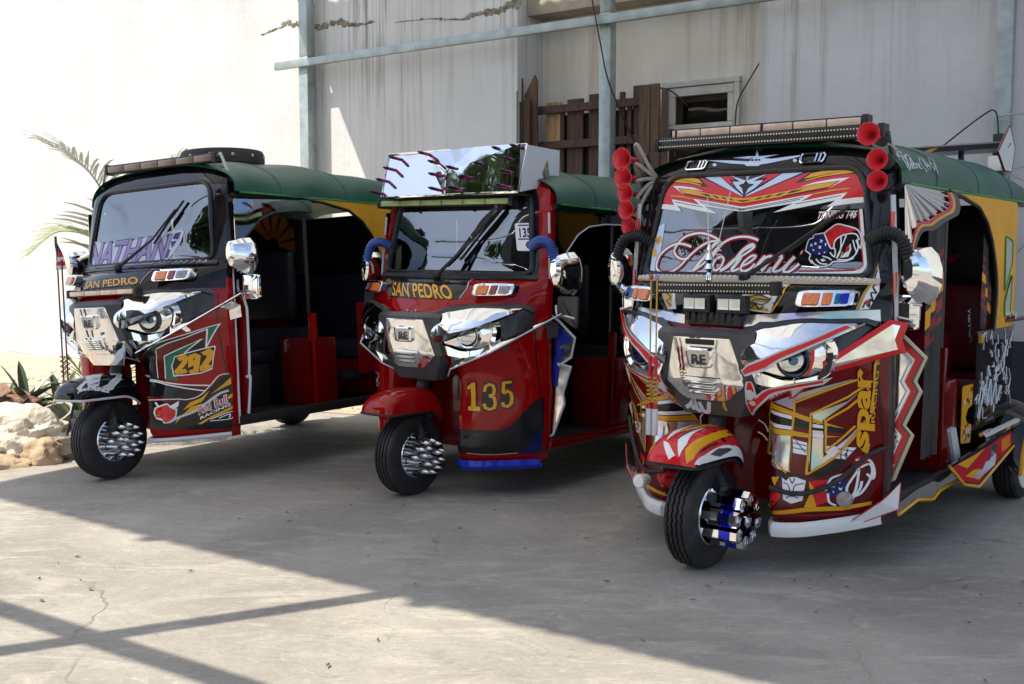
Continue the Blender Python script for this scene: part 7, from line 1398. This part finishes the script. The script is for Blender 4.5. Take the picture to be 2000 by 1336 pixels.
for s in (1, -1):
    pl = [(-.43, 1.425), (-1.0, 1.445), (-1.02, 1.37), (-.85, 1.365), (-.70, 1.345), (-.60, 1.30), (-.54, 1.245), (-.49, 1.20), (-.43, 1.20)]
    wp = side_plate('wind_deflector', pl, s * .578, s * .003, M['dark_glass'], rk); mb = MB(); mb.tube([(a, s * .581, b) for a, b in pl[2:8]], .004, 6); mb.build('deflector_edge', M['p_whitegrey'], wp)
    rect_mirror(rk, s, -.41, .66, .92, .12, .155, 'grey_plastic', 'grey backed mirror with a pointed lower corner', dome=.0, cut=True, arm=True)
    pts = [(.560, .90), (.600, .875), (.690, .795), (.672, .700), (.605, .655), (.590, .64)]; p2 = [(.600, .665), (.672, .655), (.632, .525), (.640, .470), (.582, .311), (.53, .285), (.56, .60)]
    for k_, pp in enumerate((pts, p2)):
        pp = wing_outline([(a - .014, b) for a, b in pp], s); pp = pp if s > 0 else pp[::-1]; w_ = face_plate('wing_plate', pp, -.43, .005, M['chrome'], rk, .15); mb = MB(); n_ = 5 if k_ == 0 else 6; mb.tube([(-.43 - .15 * (abs(a) - .5) + .003, a, b) for a, b in (pp if s > 0 else pp[::-1])][:n_], .0065, 6); mb.build('wing_edge', M['p_whitegrey'], w_)
    bl = [(.585, .855), (.615, .84), (.672, .79), (.655, .77), (.61, .75), (.585, .72)]; bl = wing_outline([(a - .014, b) for a, b in bl], s); face_plate('wing_sticker', bl if s > 0 else bl[::-1], -.4255, .001, M['p_blue'], rk, .15)
    bl = [(.60, .74), (.635, .74), (.61, .66), (.60, .55), (.575, .55), (.575, .68)]; bl = wing_outline([(a - .014, b) for a, b in bl], s); face_plate('wing_sticker', bl if s > 0 else bl[::-1], -.4255, .001, M['p_blue'], rk, .15)
    mb = MB(); prof = [(.008, .150), (.022, .146), (.024, .166), (.006, .186)]; mb.grid([[front_pt(s * (.205 + .325 * i / 14), .005 + z + .012 * (i / 14), o + .006) for i in range(15)] for o, z in prof]); mb.build('bumper_lip', M['blue'], rk)
    mb = MB(); mb.tube([(-.395, s * .552, 1.30), (-.398, s * .545, 1.40)], .006, 6); mb.tube([(-.388, s * .566, 1.08), (-.39, s * .558, 1.22)], .006, 6); build_each(mb, 'marker_strip', M['p_whitegrey'], rk)
mb = MB()
for y in (-.025, .03): mb.lathe([(0, .0), (.007, 0), (.006, .006), (0, .007)], 10, 'X', front_pt(y, .913, .0))
build_each(mb, 'screws', M['steel'], rk)

# ================================================================ right vehicle
rk, par, gz = rickshaw('R', 'black and red sticker-covered auto rickshaw with red horns and the name Nohemi', (.721, 3.912, .001), R(229.91), R(-.1), R(-.2),
    dict(upper='black', lower='darkred', split=.925, fender='black', rear='black', sill='under', post='blackplate', post_split=2, inside='darkred', seat='seat_red', pseat='seat_red', hose='dark', wiper=((.03, 1.075), (.36, 1.335)), blade=(.45, 1.1)))
add_decals('R', rk, {'fender': par['fender'], 'roof': par['roof']})
# roof light bars
light_bar('roof_light_bar', rk, (-.50, -.485, 1.702), (-.50, .398, 1.692), (.045, .042), 6, 'led_tan')
light_bar('roof_light_bar', rk, (-.43, -.505, 1.655), (-.43, .488, 1.641), (.05, .050), 0, 'led_dot', dots=True)
mb = MB()
for y in (-.42, -.02, .40): mb.tube([(-.455, y, 1.60), (-.46, y, 1.71)], .006, 6)
build_each(mb, 'bar_stay', M['dark'], rk)
light_bar('cowl_light_bar', rk, (-.035, -.262, 1.052), (-.035, .262, 1.058), (.05, .044), 0, 'led_dot', dots=True)
for y0, y1 in ((-.098, .018), (.045, .163)):
    mb = MB(); mb.box(-.04, .004, y0, y1, .965, 1.03, .004); so_ = mb.build('spot_lamp', M['dark'], rk); w_ = (y1 - y0 - .03) / 2
    for k in range(2): a = y0 + .012 + k * (w_ + .003); mb = MB(); mb.grid([[(.0135, a, .978), (.0135, a + w_, .978)], [(.006, a + .01, .986), (.006, a + w_ - .01, .986)], [(.006, a + .01, 1.010), (.006, a + w_ - .01, 1.010)], [(.0135, a, 1.018), (.0135, a + w_, 1.018)]]); mb.add([(.0135, a, .978), (.006, a + .01, .986), (.006, a + .01, 1.010), (.0135, a, 1.018), (.0135, a + w_, .978), (.006, a + w_ - .01, .986), (.006, a + w_ - .01, 1.010), (.0135, a + w_, 1.018)], [(0, 1, 2, 3), (4, 7, 6, 5)]); mb.build('reflector_cell', M['led_white'], so_, False); MB().box(.006, .009, a + .014, a + w_ - .014, .990, 1.006).build('led_chip', M['led_dot'], so_, False)
mb = MB()
for i in range(9): mb.box(-.045, -.002 - .004 * (i % 3), -.09 + .025 * i, -.072 + .025 * i, .935 - .01 * (i % 2), .966, .003)
mb.box(-.06, -.012, -.085, .14, .915, .955, .006); mb.build('lamp_bracket', M['dark'], rk)
# chrome vents on the brow
for y in (-.30, .215):
    mb = MB(); rp_ = round_poly([(y - .045, 1.535), (y + .045, 1.535), (y + .05, 1.570), (y - .05, 1.570)], .012, 4); mb.tube([front_pt(a, b, .006) for a, b in rp_], .0055, 6, closed=True); mb.tube([front_pt(y + .012, 1.536, .006), front_pt(y + .014, 1.569, .006)], .005, 6); mb.tube([front_pt(y + .028, 1.536, .006), front_pt(y + .030, 1.569, .006)], .005, 6); mb.build('brow_vent', M['chrome_crisp'], rk)
# horns
def horn(s, x, y, z, sc, ln):
    h = thing('horn', None, None, (x, y, z)); h.parent = rk; h.rotation_euler = (0, 0, R(4) * s)
    mb = MB(); mb.lathe([(.010 * sc, -ln), (.012 * sc, -ln * .6), (.017 * sc, -.05 * sc), (.028 * sc, -.022 * sc), (.043 * sc, -.004 * sc), (.049 * sc, .002), (.047 * sc, .003), (.041 * sc, -.004 * sc), (.026 * sc, -.024 * sc), (.014 * sc, -.05 * sc), (.009 * sc, -.09 * sc), (.0, -.10 * sc)], 32, 'X'); mb.build('bell', M['horn'], h)
    mb = MB(); mb.lathe([(0, -ln - .03), (.03 * sc, -ln - .03), (.036 * sc, -ln - .022), (.036 * sc, -ln), (.02 * sc, -ln + .006), (.0, -ln + .006)], 20, 'X'); mb.build('driver', M['dark'], h)
    return h
for z, sc, ln in ((1.625, 1.0, .15), (1.532, .92, .11), (1.455, .90, .10)): horn(1, -.30, .482 if z > 1.6 else (.517 if z > 1.5 else .520), z - .008, sc * .86, ln)
for y, z, sc, ln in ((-.610, 1.592, .98, .14), (-.603, 1.512, .94, .13), (-.590, 1.445, .84, .12), (-.585, 1.375, .84, .10), (-.570, 1.303, .78, .09)): horn(-1, -.33, y, z, sc * 1.02, ln)
mb = MB()
for i, (y, z) in enumerate(((-.60, 1.59), (-.60, 1.51), (-.585, 1.44), (-.58, 1.37), (-.57, 1.30))): mb.tube(catmull([(-.47, y + .01, z - .02), (-.40, y + .015, z + .05), (-.38, -.56, z + .06), (-.42, -.52, 1.55 - .02 * i), (-.48, -.50, 1.50)], 6), .0085, 7)
mb.build('air_hoses', M['hose_grey'], rk); mb = MB()
for z in (1.60, 1.52, 1.45): mb.tube(catmull([(-.46, .48, z), (-.48, .515, z - .03), (-.50, .54, 1.46), (-.55, .55, 1.40)], 6), .0085, 7)
mb.build('air_hoses', M['hose_grey'], rk)
mb = MB(); mb.tube([(-.47, -.57, 1.25), (-.47, -.57, 1.62)], .008, 6); mb.tube([(-.47, .53, 1.40), (-.47, .49, 1.64)], .008, 6); build_each(mb, 'horn_bracket', M['dark'], rk)
for s in (1, -1):
    # fluted mirror sheet with red and gold border
    out_ = catmull([(-.42, 1.10), (-.46, 1.115), (-.50, 1.165), (-.56, 1.245), (-.62, 1.272), (-.72, 1.278), (-.82, 1.305), (-.93, 1.33), (-1.0, 1.345), (-1.03, 1.37), (-1.02, 1.405), (-.97, 1.432)], 4)
    O = Vector((-.41, 1.44)); mb = MB(); rows = []
    for i, p in enumerate(out_):
        d = Vector(p) - O; rows.append([(O.x + d.x * k, s * (.579 + .010 * k * (1 if i % 4 < 2 else -.2)), O.y + d.y * k) for k in (.02, .25, .5, .78)])
    mb.grid(rows); wp = mb.build('wind_deflector', M['chrome_crisp'], rk, False)
    for k0, k1, c_ in ((.78, .845, 'p_crimson'), (.845, .90, 'p_yellow'), (.90, 1.0, 'blackplate')):
        mb = MB(); mb.grid([[(O.x + (p[0] - O.x) * k, s * (.584 + o), O.y + (p[1] - O.y) * k) for p in out_] for k, o in ((k0, 0), (k0, .004), (k1 - .002, .004), (k1 - .002, 0))]); mb.build('deflector_band', M[c_], wp, False)
    mb = MB()
    for i, sd in enumerate((1, -1)): pass
    rect_mirror(rk, s, -.41, .592, .972, .115, .13, 'chrome_crisp', dome=.030)
    # zigzag wing
    W1 = [(.515, .905), (.535, .912), (.648, .803), (.613, .715), (.634, .679), (.580, .549), (.610, .514), (.549, .341), (.50, .312), (.505, .36)]
    W1 = [(a + .014, b) for a, b in W1]; ow = wing_outline(W1, s); ow = ow if s > 0 else ow[::-1]
    wg = face_plate('wing_plate', ow, -.425, .006, M['chrome'], rk, .15); X = lambda a: -.425 - .15 * (abs(a) - .5)
    edge = wing_outline(W1[1:9], s); mb = MB(); mb.tube([(X(a) - .004, a, b) for a, b in edge], .0085, 7); mb.build('wing_edge', M['p_tan'], wg)
    def band(d0, d1, mt, o):
        ins0 = [Vector(p) for p in inset2(W1, d0)][1:9]; ins1 = [Vector(p) for p in inset2(W1, d1)][1:9]; mb = MB(); mb.grid([[(X(p.x) + o, s * p.x, p.y) for p in ins0], [(X(p.x) + o, s * p.x, p.y) for p in ins1]]); mb.build('wing_stripe', M[mt], wg, False)
    band(.010, .030, 'p_red', .0012); band(.030, .036, 'p_white', .0016); band(.004, .010, 'p_charcoal', .0014); band(.040, .047, 'p_silver', .0015)
    # small flying fins beside the lamps
    fo = [(.395, .752), (.405, .798), (.545, .945), (.585, .935), (.572, .875), (.580, .828), (.56, .822)]
    A_ = [front_pt(s * a, b, .020 + .03 * max(0, a - .40) / .18) for a, b in fo]; B_ = [front_pt(s * a, b, .023 + .03 * max(0, a - .40) / .18) for a, b in inset2(fo, .016)]
    mb = MB(); mb.grid([A_, B_], closed=True); n_ = len(fo); fn = mb.build('lamp_fin', M['p_red'], rk, False); mb = MB(); mb.add(B_, [tuple(range(n_))]); mb.build('fin_plate', M['chrome'], fn, False); mb = MB(); mb.add([(x - .006, y, z) for x, y, z in A_], [tuple(range(n_))]); mb.build('fin_back', M['dark'], fn, False)
    # red marker strips on the post
    mb = MB(); mb.box(-.372, -.386, s * .545, s * .560, 1.25, 1.34, .003); mb.box(-.372, -.386, s * .560, s * .575, 1.02, 1.12, .003); build_each(mb, 'marker_lamp', M['fpink'], rk); mb = MB(); mb.tube([(-.38, s * .574, .93), (-.38, s * .568, 1.1), (-.382, s * .548, 1.40)], .010, 4); build_each(mb, 'marker_strip', M['p_silver'], rk)
    # white bumper, side flare, skirt plate
    mb = MB(); prof = [(.010, .128), (.030, .132), (.040, .150), (.040, .172), (.020, .186), (.004, .182)]; mb.grid([[(lambda p: (p[0] + o, p[1], z + .012 * (i / 16) ** 2 * 4))(front_pt(s * (.195 + .355 * i / 16), .20)) for i in range(17)] for o, z in prof]); bpr = mb.build('bumper', M['p_white'], rk, ang=30)
    fl = [(.395, .165), (.575, .245), (.580, .345), (.55, .30), (.53, .275)]; A_ = [front_pt(s * a, b, .035) for a, b in fl]; mb = MB(); mb.add(A_ + [(x - .006, y, z) for x, y, z in A_], [tuple(range(5)), tuple(range(5, 10))] + [(i, (i + 1) % 5, (i + 1) % 5 + 5, i + 5) for i in range(5)]); mb.build('bumper_flare', M['p_white'], bpr, False); mb = MB(); mb.tube(A_, .0025, 5, closed=True); mb.build('flare_edge', M['p_crimson'], bpr)
    mb = MB(); mb.tube(catmull([front_pt(s * a, b, .014) for a, b in ((.235, .318), (.30, .305), (.36, .312), (.42, .345), (.47, .40), (.52, .455), (.555, .475))], 5), .009, 7); mb.build('rubber_moulding', M['rubber'], rk)
    sk = [(-.42, .255), (-.62, .275), (-1.15, .285), (-1.20, .235), (-.88, .225), (-.80, .205), (-.62, .235), (-.42, .215)]; o_ = side_plate('skirt_plate', sk, s * .588, s * .004, M['mirror_sheet'], rk); mb = MB(); mb.tube([(a, s * .594, b) for a, b in [(-1.20, .235), (-.88, .225), (-.80, .203), (-.62, .233), (-.42, .212)]], .007, 4); mb.build('skirt_edge', M['p_yellow'], o_)
    stp = [(-.86, .335), (-.96, .25), (-1.12, .215), (-1.74, .300), (-1.80, .375), (-1.35, .355)]; lean = lambda x, z: s * (.40 - z) * .35
    so2 = side_plate('step_board', stp, s * .600, s * .012, M['p_black'], rk, lean=lean); o_ = side_plate('step_art', inset2(stp, .012), s * .6125, s * .001, M['p_crimson'], so2, lean=lean)
    for pp, c_ in (([(-.95, .33), (-1.05, .30), (-1.35, .345), (-1.20, .335)], 'p_yellow'), ([(-1.0, .275), (-1.15, .24), (-1.3, .262), (-1.12, .285)], 'p_yellow'), ([(-1.08, .262), (-1.16, .272), (-1.22, .268), (-1.30, .292), (-1.36, .29), (-1.42, .325), (-1.46, .30), (-1.40, .265), (-1.30, .257), (-1.2, .25), (-1.12, .245)], 'p_whitegrey'), ([(-1.34, .30), (-1.42, .33), (-1.46, .348), (-1.52, .335), (-1.42, .30)], 'p_charcoal'), ([(-1.55, .30), (-1.70, .31), (-1.74, .355), (-1.60, .345)], 'p_orange')):
        side_plate('step_art', pp, s * .6138, s * .0007, M[c_], so2, lean=lean)
    mb = MB(); mb.tube([(a, s * .613 + lean(a, b), b) for a, b in stp[:4]], .007, 5); mb.build('step_edge', M['p_yellow'], so2)
    # chalk-like scribbles on the black rear panel
    r_ = random.Random(11); mb = MB()
    for i in range(48):
        x = -1.40 - .48 * r_.random(); z = .50 + .33 * r_.random(); pth = [(x, z)]
        for k in range(4): x += r_.uniform(-.035, .025); z += r_.uniform(-.05, .04); pth.append((x, min(.84, max(.45, z))))
        mb.tube([(a, s * .5795, b) for a, b in catmull(pth, 4)], .0026, 4)
    mb.tube([(a, s * .5795, b) for a, b in catmull([(-1.42, .46), (-1.50, .60), (-1.53, .52), (-1.58, .62), (-1.60, .50), (-1.66, .60), (-1.68, .50), (-1.74, .58)], 6)], .005, 5); build_each(mb, 'scribbles', M['p_whitegrey'], rk)
    mb = MB(); mb.lathe([(.0, -.02), (.028, -.02), (.030, 0), (.027, .006), (0, .008)], 18, 'X', front_pt(s * .445, .285, .02)); rf_ = mb.build('round_reflector', M['clearlens'], rk) if s > 0 else None
    # striped curtain tied to the pillar
    for x0, x1, zb, zt_, nb, kinds in ((-.80, -.96, .36, 1.36, 40, {19: 1, 21: 1, 22: 1, 24: 2, 25: 2, 26: 2, 28: 1, 30: 1}), (-1.53, -1.64, .80, 1.38, 30, {6: 1, 8: 1, 9: 1, 12: 2, 13: 2, 15: 1, 17: 1})):
        mb = MB(); sl = (.16 if x0 > -1 else -.16)
        zf = lambda i, j: zb + (zt_ - zb) * i / nb + sl * (j / 8 - .5)
        P_ = [[(x0 + (x1 - x0) * (j / 8) + .004 * math.sin(j * 2 + i * .3), s * (.54 + .012 * math.sin(j * 1.8)), min(zt_ + .03, max(zb, zf(i, j)))) for j in range(9)] for i in range(-4, nb + 5)]
        for i in range(len(P_) - 1): mb.cur = kinds.get(i - 4 if x0 > -1 else i - 2, 0); mb.grid([P_[i], P_[i + 1]])
        mb.build('curtain', [M['seat'], M['seat_red'], M['p_yellow']], rk, False)
# lamp near the right front wheel, aerials, figurine
mb = MB(); mb.lathe([(0, -.05), (.022, -.05), (.028, -.01), (.028, .004), (.024, .01), (0, .012)], 20, 'X', (.02, -.27, .29)); mb.build('small_lamp', M['led_white'], rk)
fl = thing('flag_aerial', None, None, (.12, -.165, .50)); fl.parent = rk
for dy in (0, .026):
    mb = MB(); mb.tube([(0, dy, .0), (0, dy, .10)], .011, 8); mb.build('rod_base', M['p_whitegrey'], fl); mb = MB(); mb.tube([(0, dy, .10), (0, dy, .13)], .008, 8); mb.tube([(0, dy, .21), (0, dy, .30)], .007, 8); build_each(mb, 'rod_grip', M['p_crimson'], fl)
    mb = MB(); mb.tube([(.010 * math.cos(i * .9), dy + .010 * math.sin(i * .9), .125 + .0022 * i) for i in range(44)], .003, 5); mb.build('spring', M['p_gold'], fl); mb = MB(); mb.tube([(0, dy, .30), (0, dy, .585)], .0035, 6); mb.build('rod', M['p_gold'], fl); mb = MB(); mb.lathe([(0, 0), (.009, .004), (.008, .016), (0, .024)], 10, 'Z', (0, dy, .585)); mb.build('rod_tip', M['p_crimson'] if dy == 0 else M['p_purple'], fl)
fg = thing('bonnet_figure', None, None, front_pt(-.075, 1.052, .01)); fg.parent = rk
mb = MB(); mb.lathe([(0, 0), (.024, 0), (.022, .008), (.012, .012), (.014, .03), (.008, .05), (.016, .065), (.010, .085), (.018, .10), (.008, .125), (.012, .14), (.004, .16), (0, .165)], 12, 'Z'); mb.build('figure_body', M['chrome_crisp'], fg)
mb = MB(); mb.tube([(.0, -.004, .15), (.0, -.012, .34)], .0016, 5); mb.tube([(-.01, .03, .15), (-.02, .075, .36)], .0016, 5); mb.build('whips', M['steel'], fg); mb = MB()
for i in range(5): mb.lathe([(0, 0), (.011, .002), (.011, .006), (0, .008)], 10, 'Z', (-.012, .032 + .002 * i, .10 + .016 * i))
mb.build('beads', M['steel'], fg)
# spoiler at the rear of the roof
mb = MB(); mb.prism([(-1.98, 1.70), (-2.10, 1.69), (-2.20, 1.715), (-2.20, 1.735), (-2.10, 1.745), (-1.98, 1.725)], lambda a, b: (a, -.46, b + .005), lambda a, b: (a, .475, b + .005)); sp_ = mb.build('roof_spoiler', M['blackplate'], rk)
for s in (1, -1):
    pl = [(-1.90, 1.68), (-2.02, 1.60), (-2.14, 1.60), (-2.18, 1.72), (-2.08, 1.82)]; o_ = side_plate('end_plate', pl, s * .478, s * .008, M['p_whitegrey'], sp_); mb = MB(); mb.tube([(a, s * .482, b) for a, b in pl], .006, 5, closed=True); mb.build('plate_edge', M['p_maroon'], o_)
    mb = MB(); mb.lathe([(0, .488), (.008, .488), (.007, .492), (0, .493)], 8, 'Y', (-2.06, 0, 1.72)); mb.lathe([(0, .488), (.008, .488), (.007, .492), (0, .493)], 8, 'Y', (-2.09, 0, 1.735))
    if s < 0: mb.v = [(a, -b, c_) for a, b, c_ in mb.v]
    build_each(mb, 'bolts', M['steel'], o_)
    MB().box(-2.06, -2.10, s * .25, s * .27, 1.60, 1.70, .004).build('spoiler_leg', M['dark'], sp_)
mb = MB(); mb.add([(-1.979, y, z) for y, z in ((.02, 1.725), (.06, 1.722), (.10, 1.708), (.14, 1.722), (.18, 1.725), (.15, 1.707), (.10, 1.700), (.05, 1.707))], [tuple(range(8))]); mb.build('wing_emblem', M['p_gold'], sp_, False); mb = MB(); mb.add([(-1.979, y, z) for y, z in ((-.30, 1.712), (-.02, 1.722), (-.06, 1.71))], [(0, 1, 2)]); mb.build('red_stripe', M['p_crimson'], sp_, False)
# interior fittings that show through the door
def ins_text(txt, p, u, v, h, mt, nm='name_tag'):
    vs, tr, W_, H_ = text_tris(txt, .02); u, v, p = Vector(u), Vector(v), Vector(p); w = h * W_ / H_ * .9; mb = MB(); mb.add([p + u.normalized() * (a[0] / W_ * w) + v.normalized() * (a[1] / H_ * h) for a in vs], tr); return mb.build(nm, M[mt], rk, False)
ins_text('Ferrari', (-1.935, .15, 1.14), (0, .95, .1), (0, -.1, 1), .05, 'p_crimson'); ins_text('Ferrari', (-1.55, .49, .78), (.25, 0, 1), (-1, 0, .25), .045, 'p_whitegrey'); ins_text('RE', (-.99, .37, .80), (0, .05, 1), (-1, 0, 0), .05, 'p_whitegrey')
mb = MB(); mb.lathe([(0, -.13), (.10, -.10), (.13, 0), (.10, .10), (0, .13)], 16, 'Y', (-1.62, .28, .72)); mb.build('cushion', M['seat_red'], rk)
pn_ = side_plate('art_panel', round_poly([(-1.22, .62), (-1.37, .62), (-1.38, .53), (-1.30, .515), (-1.27, .48), (-1.30, .45), (-1.36, .44), (-1.35, .36), (-1.22, .37)], .015, 3), .565, .003, M['p_yellow'], rk)
r_ = random.Random(4)
for c_, n_ in (('p_crimson', 5), ('p_sky', 5), ('p_black', 9), ('p_white', 5)):
    mb = MB()
    for i in range(n_): x = -1.24 - .10 * r_.random(); z = r_.choice([.40, .43, .56, .59]) + r_.uniform(-.02, .02); a = r_.uniform(0, 6.28); mb.add([(x + .014 * math.cos(a + k * 1.57) * (1 if k % 2 else .5), .5685 + .0003 * n_ + .0001 * i, z + .014 * math.sin(a + k * 1.57) * (1 if k % 2 else .5)) for k in range(4)], [(0, 1, 2, 3)])
    build_each(mb, 'art_print', M[c_], pn_, False)
mb = MB(); mb.prism(round_poly([(-1.05, .45), (-1.12, .46), (-1.20, .32), (-1.14, .29)], .015, 3), lambda a, b: (a, .55, b), lambda a, b: (a, .575, b)); mb.build('kick_plate', M['p_silver'], rk); mb = MB(); mb.tube([(-1.42, .60, .375), (-1.85, .63, .40)], .020, 10); mb.tube([(-1.40, .595, .372), (-1.52, .605, .38)], .027, 10); mb.build('exhaust_tip', M['chrome_crisp'], rk)
mb = MB(); mb.tube([(-1.80, .57, .88), (-2.1, .60, .885), (-2.5, .62, .88)], .010, 6); mb.build('side_bar', M['p_maroon'], rk); mb = MB(); mb.lathe([(0, 0), (.018, 0), (.018, .05), (0, .05)], 10, 'Y', (-1.84, .56, .905)); mb.build('bar_clamp', M['chrome_crisp'], rk)
MB().box(-1.36, -1.40, .582, .60, .80, .84, .004).build('latch', M['p_gold'], rk)
mb = MB(); mb.tube([(-.385, .60, 1.005), (-.40, .66, 1.0)], .006, 6); mb.build('mirror_number_tag', M['steel'], rk)
